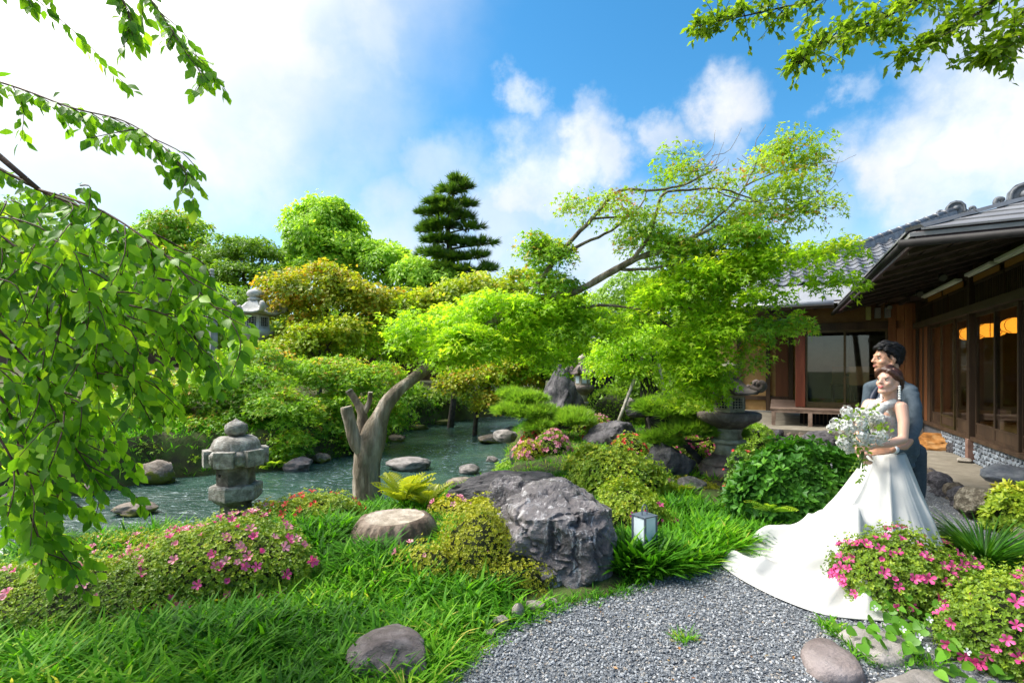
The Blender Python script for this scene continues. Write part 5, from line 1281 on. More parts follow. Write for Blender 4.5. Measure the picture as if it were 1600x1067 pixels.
# ---- the layered conifer
def conifer():
    Z = 29.0; s = Z / FPX; b_ = Vector(gbase(705, Z)); t = thing('conifer_tree', 'tall dark conifer with ragged layered shelves against the sky', 'conifer tree', b_)
    top = at(712, 285, Z); limb([b_, b_.lerp(top, .5), at(700, 360, Z), top], .35, .05, bark_dark, t, 'trunk')
    rr = np.random.default_rng(8); P, A, N, S, Rn = [], [], [], [], []
    shelves = [(714, 282, 10, 6, 0), (722, 294, 13, 7, .3), (704, 300, 20, 7, 0), (686, 314, 20, 6, -.2), (718, 320, 20, 7, .1), (700, 328, 26, 7, 0), (674, 336, 20, 7, -.3), (724, 340, 18, 4, .3), (696, 350, 30, 8, 0), (670, 362, 20, 7, -.3), (738, 356, 16, 4, .4), (694, 376, 30, 8, 0), (728, 384, 22, 4, .3), (754, 381, 18, 4, .6), (680, 396, 26, 8, 0), (706, 404, 26, 6, .1), (744, 402, 24, 4, .4), (692, 420, 32, 9, 0), (728, 424, 34, 5, .3), (758, 420, 14, 3, .5), (696, 438, 36, 9, 0)]
    for x, y, rx, ry, sl in shelves:
        for dz in (-.6, .5):
            c = at(x + random.uniform(-4, 4), y + random.uniform(-3, 3), Z + dz * rx * s * .9); m_ = int(rx * ry * .20) + 10
            q = norm(rr.normal(size=(m_, 3))) * (rr.random((m_, 1)) ** .45) * [rx * s, rx * s * .6, ry * s * .55]
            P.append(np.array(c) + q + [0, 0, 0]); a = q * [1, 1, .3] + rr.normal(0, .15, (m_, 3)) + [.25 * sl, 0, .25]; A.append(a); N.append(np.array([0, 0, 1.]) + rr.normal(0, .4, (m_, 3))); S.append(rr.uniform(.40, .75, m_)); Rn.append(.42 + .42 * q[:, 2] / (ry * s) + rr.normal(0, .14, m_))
        limb([at(703, y + 8, Z), at((x + 703) / 2, y + 4, Z), at(x + rx * .7 * (1 if x > 703 else -1), y, Z)], .07, .02, bark_dark, t, 'limb', 5)
    leaves('crown', *map(np.concatenate, (P, A, N, S)), needle_tuft(14, 5, .07), L_con, np.concatenate(Rn), t, kind='stuff')
conifer()
# ================================================================== THE LEANING MAPLE (cut trunk at the water, crown over the garden)
def leaning_maple():
    Zt = 6.45; b_ = at(577, 800, Zt)
    t = thing('leaning_maple', 'old maple with a cut grey trunk by the water and a crown leaning far right', 'maple tree', b_)
    pts = [at(578, 815, Zt), at(575, 770, Zt), at(574, 730, Zt), at(581, 690, Zt), at(596, 650, Zt), at(614, 618, 6.5), at(645, 592, 6.6), at(700, 552, 6.8), at(760, 510, 7.0), at(815, 474, 7.1), at(870, 462, 7.0), at(905, 453, 6.9), at(955, 425, 6.8), at(1000, 402, 6.7), at(1045, 389, 6.6), at(1085, 370, 6.5), at(1122, 352, 6.5)]
    pp = catmull(pts, 6); rad = lerpl([.20, .165, .16, .168, .108, .085, .072, .066, .062, .058, .055, .05, .046, .042, .036, .03, .016], len(pp))
    # gnarled surface: ring of 20, pushed in and out
    mb = MB().tube(pp, rad, 22); V = np.array([v for v in mb.v]); C = np.repeat(np.array([p[:] for p in pp]), 22, 0)
    D = V - C; Q = V * [7, 7, 2.2]; V = C + D * (1 + .16 * fbm(Q, 3) + .07 * fbm(V * 22, 2))[:, None]
    mb.v = [tuple(v) for v in V]; mb.build('trunk', bark_grey, t, True)
    for nm, P, r0, r1 in (('cut_limb', [at(572, 712, 6.40), at(556, 690, 6.36), at(547, 662, 6.34), at(541, 636, 6.33)], .10, .072), ('cut_limb', [at(573, 706, 6.52), at(567, 668, 6.56), at(566, 645, 6.58), at(555, 625, 6.6), at(545, 610, 6.6)], .085, .045), ('cut_limb', [at(566, 650, 6.58), at(576, 630, 6.6), at(579, 613, 6.6)], .05, .03)):
        pq = catmull(P, 5); mb = MB().tube(pq, lerpl([r0, r0 * .9, r1 * 1.05, r1], len(pq)), 14); V = np.array(mb.v); V += .010 * np.stack([fbm(V * 9, 3), fbm(V * 9 + 4, 3), fbm(V * 9 + 8, 3)], 1); mb.v = [tuple(v) for v in V]
        o = mb.build(nm, bark_grey, t, True)
        e = (pq[-1] - pq[-2]).normalized()
        MB().tube([pq[-1] - e * .01, pq[-1] + e * .006], r1 * .97, 14).build('cut_end', cut_wood, o)
    br = [([(820, 474, 7.1), (850, 430, 7.0), (880, 390, 6.9), (925, 342, 6.8), (968, 299, 6.7), (1020, 298, 6.7), (1070, 288, 6.6), (1120, 262, 6.6)], .045, .010),
          ([(872, 405, 6.9), (905, 384, 6.9), (955, 360, 6.9), (1000, 322, 6.9), (1010, 300, 6.9)], .03, .008),
          ([(925, 342, 6.8), (985, 338, 7.0), (1050, 333, 7.0), (1110, 338, 7.0)], .018, .006),
          ([(990, 404, 6.7), (1012, 372, 6.6), (1026, 330, 6.6), (1037, 303, 6.5), (1075, 297, 6.5), (1130, 296, 6.4), (1190, 318, 6.4)], .032, .008),
          ([(1085, 370, 6.5), (1110, 348, 6.5), (1150, 312, 6.5), (1172, 275, 6.6), (1195, 235, 6.6), (1232, 215, 6.6)], .018, .005),
          ([(965, 421, 6.8), (1000, 421, 6.7), (1050, 414, 6.6), (1105, 402, 6.5), (1165, 392, 6.4)], .026, .008),
          ([(1122, 352, 6.5), (1165, 372, 6.4), (1215, 392, 6.3), (1270, 398, 6.2), (1325, 384, 6.1)], .02, .005),
          ([(1120, 300, 6.4), (1170, 315, 6.3), (1230, 312, 6.3), (1275, 330, 6.3)], .010, .004), ([(1165, 290, 6.6), (1215, 268, 6.6), (1262, 258, 6.6), (1305, 250, 6.6)], .010, .003),
          ([(832, 478, 7.1), (890, 482, 7.0), (945, 477, 6.9), (1005, 486, 6.8), (1060, 520, 6.7)], .035, .01), ([(1005, 486, 6.8), (1060, 480, 6.7), (1130, 492, 6.5), (1200, 500, 6.4), (1275, 505, 6.3)], .022, .005),
          ([(1060, 520, 6.7), (1085, 560, 6.6), (1120, 600, 6.6)], .014, .006), ([(1190, 240, 6.6), (1180, 225, 6.6), (1197, 195, 6.6)], .006, .003)]
    for P, r0, r1 in br: limb([at(*q) for q in P], r0, r1, bark_grey, t, 'branch', 8, .006)
    rr = random.Random(4)   # bare twigs in the sunlit top
    for k in range(46):
        x, y = rr.uniform(1040, 1290), rr.uniform(235, 330); L_ = rr.uniform(25, 60); a = rr.uniform(-1.0, .5); Z = rr.uniform(6.2, 6.9)
        P = [(x, y, Z), (x + L_ * .5 * math.cos(a), y + L_ * .5 * math.sin(a), Z), (x + L_ * math.cos(a - .3), y + L_ * math.sin(a - .3) - 8, Z)]
        limb([at(*q) for q in P], .0045, .002, bark_grey, t, 'twig', 4, .008, 3)
    B = lambda x, y, rx, ry, ns, Z=6.7, rz=.55: blob(x, y, Z, rx, ry, rz, ns)
    low = [B(700, 520, 80, 44, 80, 7.2, .8), B(695, 552, 36, 18, 24, 7.0), B(790, 490, 70, 36, 64, 7.2, .8), B(770, 550, 80, 34, 70, 7.4, .8), B(850, 512, 60, 34, 60, 7.3, .7), B(930, 512, 55, 32, 50, 7.1), B(870, 480, 40, 20, 26, 7.1),
           B(1025, 480, 40, 46, 46), B(1080, 440, 56, 38, 54), B(1140, 425, 56, 36, 46, 6.5), B(1212, 408, 46, 22, 20, 6.3), B(1300, 388, 34, 14, 9, 6.1), B(1290, 440, 22, 16, 7, 6.2), B(1076, 545, 42, 50, 50), B(1110, 510, 40, 50, 48, 6.6), B(1088, 580, 34, 36, 32, 6.7), B(1106, 602, 22, 28, 20, 6.75, .3), B(1170, 465, 34, 18, 13, 6.4), B(1072, 620, 26, 16, 9, 6.8), B(725, 548, 40, 18, 22, 6.35, .3), B(735, 530, 56, 26, 36, 6.5, .3)]
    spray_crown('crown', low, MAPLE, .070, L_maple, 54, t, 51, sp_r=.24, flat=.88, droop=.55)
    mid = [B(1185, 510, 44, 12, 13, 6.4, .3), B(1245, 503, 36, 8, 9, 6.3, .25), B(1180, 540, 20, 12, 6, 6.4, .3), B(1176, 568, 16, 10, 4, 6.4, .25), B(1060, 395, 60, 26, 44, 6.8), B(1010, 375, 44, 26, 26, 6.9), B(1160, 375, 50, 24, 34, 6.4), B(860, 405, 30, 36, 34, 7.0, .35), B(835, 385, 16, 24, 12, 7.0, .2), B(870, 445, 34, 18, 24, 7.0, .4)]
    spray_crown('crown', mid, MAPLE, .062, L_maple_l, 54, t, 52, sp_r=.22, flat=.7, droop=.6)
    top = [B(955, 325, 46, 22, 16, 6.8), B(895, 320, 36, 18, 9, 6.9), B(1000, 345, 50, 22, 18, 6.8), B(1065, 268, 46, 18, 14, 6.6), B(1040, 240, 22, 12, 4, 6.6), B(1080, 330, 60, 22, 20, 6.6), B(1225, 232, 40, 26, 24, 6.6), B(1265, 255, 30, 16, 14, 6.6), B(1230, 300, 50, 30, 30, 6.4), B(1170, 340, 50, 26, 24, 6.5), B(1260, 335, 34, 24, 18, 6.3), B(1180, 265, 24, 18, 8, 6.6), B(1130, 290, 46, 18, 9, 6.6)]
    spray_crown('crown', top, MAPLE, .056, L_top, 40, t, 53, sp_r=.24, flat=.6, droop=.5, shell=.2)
leaning_maple()
# ---- the propped tree behind the pedestal lantern
def propped():
    Z = 11.6; b_ = at(1022, 648, Z); b_.z = gz(b_.x, b_.y)
    t = thing('propped_tree', 'dark leaning tree held up by bamboo props in the middle garden', 'tree', b_)
    limb([b_ - Vector((0, 0, .1)), at(1018, 620, Z), at(1005, 585, Z), at(985, 560, Z), at(965, 530, Z)], .22, .08, bark_dark, t, 'trunk', 12, .02)
    limb([at(1010, 600, Z), at(1020, 560, Z), at(1022, 530, Z)], .11, .04, bark_dark, t, 'limb', 8, .02)
    spray_crown('crown', [blob(970, 555, Z, 50, 34, .7, 44), blob(1010, 535, Z, 50, 34, .7, 44), blob(950, 580, Z, 30, 20, .5, 18), blob(1000, 580, 11.2, 30, 16, .4, 16), blob(1060, 570, 11.6, 30, 30, .6, 24)], LEAF2, .09, L_maple, 60, t, 55, sp_r=.26, flat=.5)
    bam = stonemat('grey bamboo pole', (.22, .20, .15), (.34, .31, .25), (.46, .43, .36), .7, 8, .003, 40)
    for i, (a, b2, lab) in enumerate([((965, 662, 10.6), (1006, 553, 11.4), 'bamboo prop pole leaning right against the propped tree'), ((1041, 632, 10.9), (1026, 548, 11.5), 'bamboo prop pole leaning left against the propped tree'), ((1004, 640, 11.0), (1003, 600, 11.3), 'short dark upright prop under the propped tree')]):
        A_ = at(*a); A_.z = max(A_.z, gz(A_.x, A_.y) - .05); B_ = at(*b2)
        o = thing('prop_pole', lab, 'prop pole', A_)
        MB().tube([A_, B_], .035 if i < 2 else .045, 8).build('pole', bam if i < 2 else bark_dark, o, True)
        for q in range(1, 5) if i < 2 else (): 
            p = A_.lerp(B_, q / 5); MB().tube([p - (B_ - A_).normalized() * .012, p + (B_ - A_).normalized() * .012], .041, 8).build('node', bam, o)
propped()
# ================================================================== WEEPING CHERRY close by on the left
def cherry():
    rr = np.random.default_rng(31)
    base = (-4.3, 2.2, 0); t = thing('weeping_cherry', 'weeping cherry hanging glossy green leaves down the left side', 'cherry tree', base)
    top = Vector((-4.1, 2.35, 3.6))
    limb([Vector(base) - Vector((0, 0, .1)), Vector((-4.25, 2.3, 1.4)), Vector((-4.15, 2.3, 2.6)), top], .17, .10, bark_dark, t, 'trunk', 12, .01)
    P, A, N, S, Rn = [], [], [], [], []
    def dress(path, step, ls, young=0.0):
        path = [np.array(p[:]) for p in path]; L_ = 0; k = 0
        for a, b_ in zip(path[:-1], path[1:]):
            d = b_ - a; l = np.linalg.norm(d); d = d / max(l, 1e-6); x = 0
            while L_ < l + x * 0 and L_ < l:
                p = a + d * L_; side = np.cross(d, [0, 0, 1]); side /= max(np.linalg.norm(side), 1e-6); sg = 1 if k % 2 else -1
                ax_ = .5 * d + sg * .7 * side * rr.uniform(.3, 1.3) + np.array([0, 0, -rr.uniform(.2, 1.3)]) + rr.normal(0, .3, 3)
                nn = np.array([rr.normal(0, .5), -.55 + rr.normal(0, .45), .75]) 
                P.append(p + norm(ax_) * rr.uniform(.01, .035)); A.append(ax_); N.append(nn); S.append(ls * rr.uniform(.65, 1.15)); Rn.append(np.clip(rr.normal(.42 + young, .2), 0, 1)); k += 1
                L_ += step * rr.uniform(.7, 1.3)
            L_ -= l
    mains = [([(-150, -330, 2.7), (60, -190, 2.6), (180, -70, 2.6), (250, 20, 2.55), (292, 85, 2.5), (328, 128, 2.5)], .010, .1), ([(-150, -260, 2.4), (-20, -100, 2.4), (20, -40, 2.35), (52, 12, 2.3)], .006, .1),
             ([(100, -140, 2.6), (150, -60, 2.5), (190, 0, 2.45), (215, 60, 2.4)], .006, .1),
             ([(-280, 60, 2.8), (-120, 95, 2.7), (20, 135, 2.6), (110, 168, 2.5), (195, 190, 2.45), (258, 232, 2.4), (310, 288, 2.4)], .011, .08), 
             ([(-280, 120, 2.8), (-100, 210, 2.6), (60, 296, 2.5), (130, 326, 2.45), (215, 388, 2.4), (268, 460, 2.4), (310, 540, 2.4), (345, 610, 2.4)], .014, 0),
             ([(60, 296, 2.5), (160, 330, 2.3), (260, 400, 2.2), (335, 480, 2.15), (395, 515, 2.15)], .009, .15),
             ([(-260, 180, 2.5), (-100, 290, 2.4), (40, 400, 2.3), (110, 480, 2.3), (185, 570, 2.3), (240, 665, 2.3)], .012, 0), ([(-200, 250, 2.9), (-60, 360, 2.8), (60, 440, 2.7), (72, 560, 2.7), (70, 650, 2.7), (58, 760, 2.7), (40, 880, 2.7)], .011, -.05),
             ([(-100, 420, 2.3), (40, 560, 2.3), (90, 655, 2.3), (135, 725, 2.3), (160, 765, 2.3)], .009, 0), ([(-120, 500, 2.2), (0, 620, 2.2), (40, 735, 2.2), (75, 820, 2.2), (90, 880, 2.2)], .009, 0), ([(-60, 600, 2.1), (20, 720, 2.1), (55, 830, 2.1), (85, 910, 2.1)], .008, 0),
             ([(-160, 330, 3.2), (20, 400, 3.2), (130, 460, 3.1), (240, 560, 3.1), (270, 660, 3.1)], .010, 0)]
    for i, (pts, r0, yg) in enumerate(mains):
        W_ = [at(*q) for q in pts]
        limb([top, top.lerp(W_[0], .5) + Vector((0, 0, .15)), W_[0]], .04, r0 * 1.3, bark_red, t, 'limb', 6)
        pp = catmull(W_, 6); MB().tube(pp, lerpl([r0 * .7, r0 * .5, r0 * .32, .0015], len(pp)), 6).build('branch', bark_red, t, True)
        dress(pp[4:], .016, .066, yg)
        for k in range(6, len(pp) - 4, 2):
            p = pp[k]; d = (pp[k + 1] - pp[k]).normalized(); L_ = rr.uniform(.10, .36)
            q = p + Vector((d.x * .5 + rr.normal(0, .3), d.y * .5 + rr.normal(0, .45), -rr.uniform(.4, 1.0))) * L_
            tw = catmull([p, p.lerp(q, .5) + Vector((d.x, d.y, .1)) * .05, q], 4)
            MB().tube(tw, lerpl([.003, .0015], len(tw)), 4).build('twig', bark_red, t, True); dress(tw, .015, .064, yg)
    for (cx, cy, rx, ry, n) in [(50, 320, 80, 60, 18), (140, 400, 100, 60, 22), (50, 470, 100, 90, 34), (180, 480, 80, 60, 18), (60, 590, 90, 70, 26), (240, 450, 60, 40, 14), (280, 490, 36, 30, 6), (240, 410, 36, 26, 6), (150, 560, 60, 40, 9), (40, 690, 70, 70, 20), (100, 660, 40, 30, 5), (20, 790, 46, 50, 10), (-60, 500, 90, 200, 24)]:
        for _ in range(n):
            x, y = cx + rr.uniform(-1, 1) * rx, cy + rr.uniform(-1, 1) * ry; Z = rr.uniform(2.15, 3.3); l = rr.uniform(.16, .4); p = at(x, y, Z)
            d = Vector((rr.uniform(.1, .9), rr.normal(0, .5), -rr.uniform(.4, 1.0))).normalized(); q = p + d * l
            tw = catmull([p, p.lerp(q, .5) + Vector((.03, 0, .05)), q], 4); MB().tube(tw, lerpl([.004, .0015], len(tw)), 4).build('twig', bark_red, t, True); dress(tw, .0155, .069, rr.normal(.08, .12))
    P, A, N, S, Rn = map(np.array, (P, A, N, S, Rn))
    # the 300 that show largest are parts of their own
    px = CX + FPX * P[:, 0] / P[:, 1]; py = HY - FPX * (P[:, 2] - CAMH) / P[:, 1]
    score = S / P[:, 1] * ((px > 0) & (px < 400) & (py > 0) & (py < 950)); pick = np.argsort(-score)[:300]; rest = np.setdiff1d(np.arange(len(P)), pick)
    leaves('foliage', P[rest], A[rest], N[rest], S[rest], OVATE, L_cherry, Rn[rest] - .12, t, True, kind='stuff')
    lm = []
    for k in range(6):
        V = OVATE[0].copy(); V[:, 2] += [-.10, -.05, 0, .05, .02, -.16][k] * V[:, 1] ** 2; V[:, 0] += .05 * (k - 2.5) * V[:, 1] ** 2
        lm.append(mesh_np('leaf', V, OVATE[1], L_cherry, True, rnd=np.full(len(V), .05 + .09 * k)))
    for i, k in enumerate(pick):
        o = bpy.data.objects.new('leaf', lm[i % 6]); link(o, t); o.matrix_basis = leaf_frame(P[k], A[k], N[k]) @ Matrix.Scale(S[k], 4)
cherry()
# ================================================================== BOUGH OVERHEAD on the right
def overhead():
    rr = np.random.default_rng(77); base = (3.2, -1.2, 0); t = thing('overhanging_tree', 'leafy bough hanging into the top right corner of the sky', 'tree', base)
    top = Vector((3.3, .2, 3.9)); limb([Vector(base), Vector((3.2, -.9, 1.6)), Vector((3.25, -.4, 3.0)), top], .14, .08, bark_dark, t, 'trunk', 10, .01)
    P, A, N, S, Rn = [], [], [], [], []
    mains = [[(1700, -260, 3.4), (1500, -120, 3.5), (1330, -40, 3.6), (1200, -5, 3.7), (1120, 12, 3.8), (1085, 20, 3.8)], [(1700, -240, 3.3), (1560, -110, 3.3), (1430, -20, 3.3), (1330, 25, 3.3), (1262, 55, 3.3), (1250, 75, 3.3)], [(1750, -200, 3.2), (1640, -90, 3.2), (1540, -10, 3.2), (1460, 40, 3.2), (1405, 65, 3.2)], [(1780, -150, 3.1), (1700, -60, 3.1), (1620, 10, 3.1), (1560, 50, 3.1), (1555, 66, 3.1)], [(1600, -150, 3.6), (1500, -60, 3.7), (1420, 0, 3.7), (1380, 30, 3.7)]]
    for pts in mains:
        W_ = [at(x_, y_ + (22 if y_ > -60 else 0), z_) for x_, y_, z_ in pts]; limb([top, top.lerp(W_[0], .5) + Vector((0, 0, .1)), W_[0]], .03, .014, bark_dark, t, 'limb', 6)
        pp = catmull(W_, 8); MB().tube(pp, lerpl([.014, .008, .005, .002], len(pp)), 6).build('branch', bark_dark, t, True)
        for k in range(3, len(pp) - 1):
            for _ in range(5 if k < len(pp) - 10 else 3):
                p = pp[k]; l = rr.uniform(.08, .26) * (1 if k < len(pp) - 8 else .55); d = Vector((rr.uniform(-1, .5), rr.normal(0, .6), rr.uniform(-.6, .45))).normalized(); q = p + d * l
                MB().tube([p, p.lerp(q, .5) + Vector((0, 0, .01)), q], [.003, .002, .0012], 4).build('twig', bark_dark, t)
                for j in range(9):
                    u_ = rr.uniform(.25, 1.02); pt = np.array(p.lerp(q, u_)[:]); a = np.array(d[:]) * .6 + rr.normal(0, .6, 3) + [0, 0, -.25]
                    P.append(pt); A.append(a); N.append(np.array([0, 0, 1.]) + rr.normal(0, .6, 3)); S.append(rr.uniform(.04, .068)); Rn.append(np.clip(rr.normal(.42, .22), 0, 1) if rr.random() > .006 else 1.0)
    P, A, N, S, Rn = map(np.array, (P, A, N, S, Rn))
    px = CX + FPX * P[:, 0] / P[:, 1]; py = HY - FPX * (P[:, 2] - CAMH) / P[:, 1]
    pick = np.argsort(-(S / P[:, 1] * ((px > 1060) & (px < 1600) & (py > 0))))[:300]; rest = np.setdiff1d(np.arange(len(P)), pick)
    leaves('foliage', P[rest], A[rest], N[rest], S[rest], LEAF2, L_over, Rn[rest] - .1, t, True, kind='stuff')
    lm = [mesh_np('leaf', OBOV[0] * [1, 1, 1 + .6 * (k - 1)], OBOV[1], L_over, True, rnd=np.full(len(OBOV[0]), .1 + .12 * k)) for k in range(4)]
    for i, k in enumerate(pick):
        o = bpy.data.objects.new('leaf', lm[i % 4]); link(o, t); o.matrix_basis = leaf_frame(P[k], A[k], N[k]) @ Matrix.Scale(S[k], 4)
overhead()
# ================================================================== SHRUBS, FLOWERS, GRASS
L_az = leafmat('azalea leaf', [(0, (.035, .08, .010)), (.4, (.095, .18, .016)), (.75, (.21, .30, .025)), (1, (.36, .36, .04))], .35)
L_az_y = leafmat('yellow azalea leaf', [(0, (.07, .09, .010)), (.4, (.20, .24, .018)), (.75, (.34, .35, .025)), (.95, (.44, .38, .04)), (1, (.42, .20, .06))], .35)
L_az_d = leafmat('dark azalea leaf', [(0, (.012, .04, .006)), (.4, (.035, .095, .010)), (.8, (.085, .18, .018)), (1, (.18, .27, .03))], .3)
L_dark = leafmat('glossy dark shrub leaf', [(0, (.010, .045, .008)), (.4, (.028, .11, .014)), (.8, (.065, .20, .022)), (1, (.14, .30, .035))], .35, rough=.45, spec=.22)
L_grass = leafmat('lawn blade', [(0, (.018, .08, .006)), (.4, (.052, .19, .010)), (.8, (.13, .32, .018)), (.95, (.26, .40, .04)), (1, (.36, .36, .09))], .5, rough=.55, spec=.2)
L_lily = leafmat('lily turf blade', [(0, (.012, .055, .006)), (.5, (.04, .15, .012)), (1, (.13, .28, .025))], .3, rough=.35)
L_fern = leafmat('yellow fern', [(0, (.10, .17, .015)), (.5, (.20, .26, .02)), (1, (.30, .32, .035))], .45)
L_fern_g = leafmat('green fern', [(0, (.07, .17, .015)), (.5, (.15, .29, .025)), (1, (.28, .40, .04))], .45)
L_heart = leafmat('heart leaf', [(0, (.035, .11, .012)), (.5, (.075, .21, .02)), (1, (.14, .30, .035))], .35, rough=.4, vary=.6)
def petal_mat(name, a, b): return leafmat(name, [(0, a), (1, b)], .3, rough=.5, tcol=(1.1, .9, .95), vary=.9, leafk=(1, 1, 1))
F_pink = petal_mat('hot pink petal', (.58, .035, .20), (.70, .11, .32))
F_lpink = petal_mat('light pink petal', (.66, .16, .28), (.74, .32, .42))
F_red = petal_mat('coral red petal', (.62, .03, .03), (.72, .09, .07))
F_white = petal_mat('white petal', (.62, .64, .60), (.68, .69, .68))
core_m = surf('dark shrub core', [(.3, (.012, .016, .006)), (.7, (.035, .045, .012))], .95, 14, 6, .03, 30)
def flower_mesh(name, mat, n=5, open_=.8, seed=0):
    """funnel flower facing +Z, unit radius"""
    r_ = np.random.default_rng(seed); V = []; F = []
    for i in range(n):
        th = i / n * 6.283 + r_.normal(0, .06); ll = r_.uniform(.88, 1.08)
        for (rr_, w_, z) in ((.05, .05, -.45), (.42, .20, -.05), (.80, .30, .14), (1.02, .05, .10)):
            for sg in (-1, 0, 1):
                x = rr_ * ll * open_ ; y = sg * w_; zz = z * ll + (-.05 if sg == 0 else .03) + r_.normal(0, .015)
                V.append((math.cos(th) * x - math.sin(th) * y, math.sin(th) * x + math.cos(th) * y, zz))
        b_ = i * 12
        for j in range(3):
            for k in range(2): q = b_ + j * 3 + k; F.append((q, q + 3, q + 4, q + 1))
    V = np.array(V)
    return mesh_np(name, V, np.array(F), mat, True, rnd=np.clip(.1 + .25 * np.hypot(V[:, 0], V[:, 1]), 0, 1))
FM = {k: [flower_mesh('flower', m_, 5, o_, i) for i, o_ in enumerate((.95, .8, .62, 1.05))] for k, m_ in (('pink', F_pink), ('lpink', F_lpink), ('red', F_red))}
def mound_pts(c, r, n, r_, lump=.16, zmin=-.15, seed=0, lf=1.6):
    d = norm(r_.normal(size=(n * 2, 3))); d = d[d[:, 2] > zmin][:n]
    k = 1 + lump * fbm(d * lf + seed * 3.7, 3)
    P = np.array(c) + d * np.array(r) * k[:, None]; N = norm(d / np.array(r))
    return P, N, d
def mound(name, label, c, r, n, leaf_mat, size, flowers=(), cat='azalea', group=None, seed=0, tmpl=WHORL, tone=0.0, lump=.16, fsize=.03, zmin=-.15, extra=()):
    """dome-shaped shrub: c centre of its foot, r radii"""
    r_ = np.random.default_rng(seed + 500); c = Vector(c); t = thing(name, label, cat, c, group); c = np.array(c[:])
    bl = [(c, r, n)] + [(np.array(e[0][:]), e[1], e[2]) for e in extra]
    PP, AA, NN, RR, cores = [], [], [], [], []
    for bi, (cc, rr, m_) in enumerate(bl):
        P, N, d = mound_pts(cc, rr, m_, r_, lump, zmin, seed + bi)
        P = P - N * (np.abs(r_.normal(0, .06, len(P))) * min(rr) * 1.2)[:, None]; sp_ = r_.random(len(P)) < .22; P = P + (sp_ * r_.uniform(.02, .16, len(P)) * min(rr))[:, None] * (N + np.array([0, 0, .6]))
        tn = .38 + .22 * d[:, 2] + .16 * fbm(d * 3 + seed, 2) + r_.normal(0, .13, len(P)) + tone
        PP.append(P); AA.append(N + r_.normal(0, .35, P.shape) + [0, 0, .3]); NN.append(r_.normal(size=P.shape)); RR.append(tn)
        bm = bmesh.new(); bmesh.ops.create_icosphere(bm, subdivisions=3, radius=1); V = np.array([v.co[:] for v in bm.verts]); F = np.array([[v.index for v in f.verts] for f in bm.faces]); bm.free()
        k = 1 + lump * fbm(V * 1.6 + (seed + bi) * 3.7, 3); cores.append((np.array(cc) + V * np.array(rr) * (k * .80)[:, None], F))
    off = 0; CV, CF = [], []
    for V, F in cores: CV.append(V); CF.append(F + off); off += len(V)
    obj('dark_core', mesh_np('dark_core', np.vstack(CV), np.vstack(CF), core_m, True), t)  # solid core added to block the view, coloured dark like the shaded inside
    P, A, N, Rn = map(np.concatenate, (PP, AA, NN, RR))
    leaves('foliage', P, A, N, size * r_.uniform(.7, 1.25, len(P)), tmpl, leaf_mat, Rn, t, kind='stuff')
    for kind_, nf, rule in flowers:
        k = 0; tries = 0
        while k < nf and tries < nf * 60:
            tries += 1; bi = r_.integers(len(bl)); cc, rr, _ = bl[bi]
            P, N, d = mound_pts(cc, rr, 1, r_, lump, zmin + .1, seed + bi)
            if not len(P): continue
            p, n_ = P[0], N[0]
            if n_[1] > .5 or not rule(d[0], p): continue
            n_ = norm(n_ + r_.normal(0, .3, 3) + [0, -.25, .15]); o = bpy.data.objects.new('flower', FM[kind_][r_.integers(4)]); link(o, t)
            o.matrix_basis = Matrix.Translation(p + n_ * .04) @ Vector(n_).to_track_quat('Z', 'Y').to_matrix().to_4x4() @ Matrix.Rotation(r_.random() * 6.28, 4, 'Z') @ Matrix.Scale(fsize * r_.uniform(.75, 1.2), 4); k += 1
    return t
anyw = lambda d, p: True
def clump(freq, th, seed):
    return lambda d, p: fbm(np.array([d * freq + seed]), 2)[0] > th
def foot(px, py, Z, sink=.05):
    p = at(px, py, Z); p.z = gz(p.x, p.y) - sink; return p
# near right
mound('azalea', 'dense azalea with bright pink flowers beside the wedding train', (2.62, 3.36, .06), (.42, .36, .38), 6000, L_az, .023, (('pink', 95, lambda d, p: d[2] > -.05 and fbm(np.array([d * 2.5 + 3]), 2)[0] > -.3),), seed=1, fsize=.036, tone=-.12)
mound('azalea', 'azalea with a few pink flowers in the bottom right corner', (2.78, 2.66, .05), (.42, .36, .36), 5600, L_az, .021, (('pink', 95, lambda d, p: d[1] < .35),), seed=2, fsize=.034, tone=-.10, extra=[((3.15, 2.85, .05), (.4, .36, .36), 900)])
mound('leafy_shrub', 'dark green glossy leafy shrub in front of the gravel court', foot(1250, 850, 5.0), (.62, .42, .80), 2600, L_dark, .085, (), 'shrub', seed=3, tmpl=whorl(4, .9, .26), zmin=-.1, lump=.22, extra=[(foot(1200, 830, 5.2), (.45, .4, .66), 900)])
mound('azalea', 'azalea with coral red flowers left of the dark glossy shrub', foot(1165, 815, 5.35), (.26, .3, .78), 1500, L_az_d, .032, (('red', 20, anyw),), seed=4, fsize=.034, tone=.1)
# left foreground
def top(px, py, Z, rx, ry, sink=.04):
    """foot on the terrain under (px, Z) and the radii that carry the crown up to pixel row py"""
    p = at(px, py, Z); g_ = gz(p.x, p.y) - sink
    return (p.x, p.y, g_), (rx, ry, max(p.z - g_, .12))
def topm(name, label, px, py, Z, rx, ry, *a_, **k_):
    c_, r__ = top(px, py, Z, rx, ry); return mound(name, label, c_, r__, *a_, **k_)
topm('azalea', 'azalea with pink flowers in front of the short lantern', 345, 820, 3.62, .64, .52, 8500, L_az, .023, (('pink', 60, clump(2, -.35, 4)), ('lpink', 46, lambda d, p: d[2] > .45)), seed=5, fsize=.036, tone=-.02)
topm('azalea', 'sprawling azalea with scattered pink flowers at the left edge', 85, 882, 3.22, .84, .46, 9000, L_az, .022, (('pink', 20, anyw), ('lpink', 16, lambda d, p: d[2] > .5)), seed=6, fsize=.034, tone=-.06)
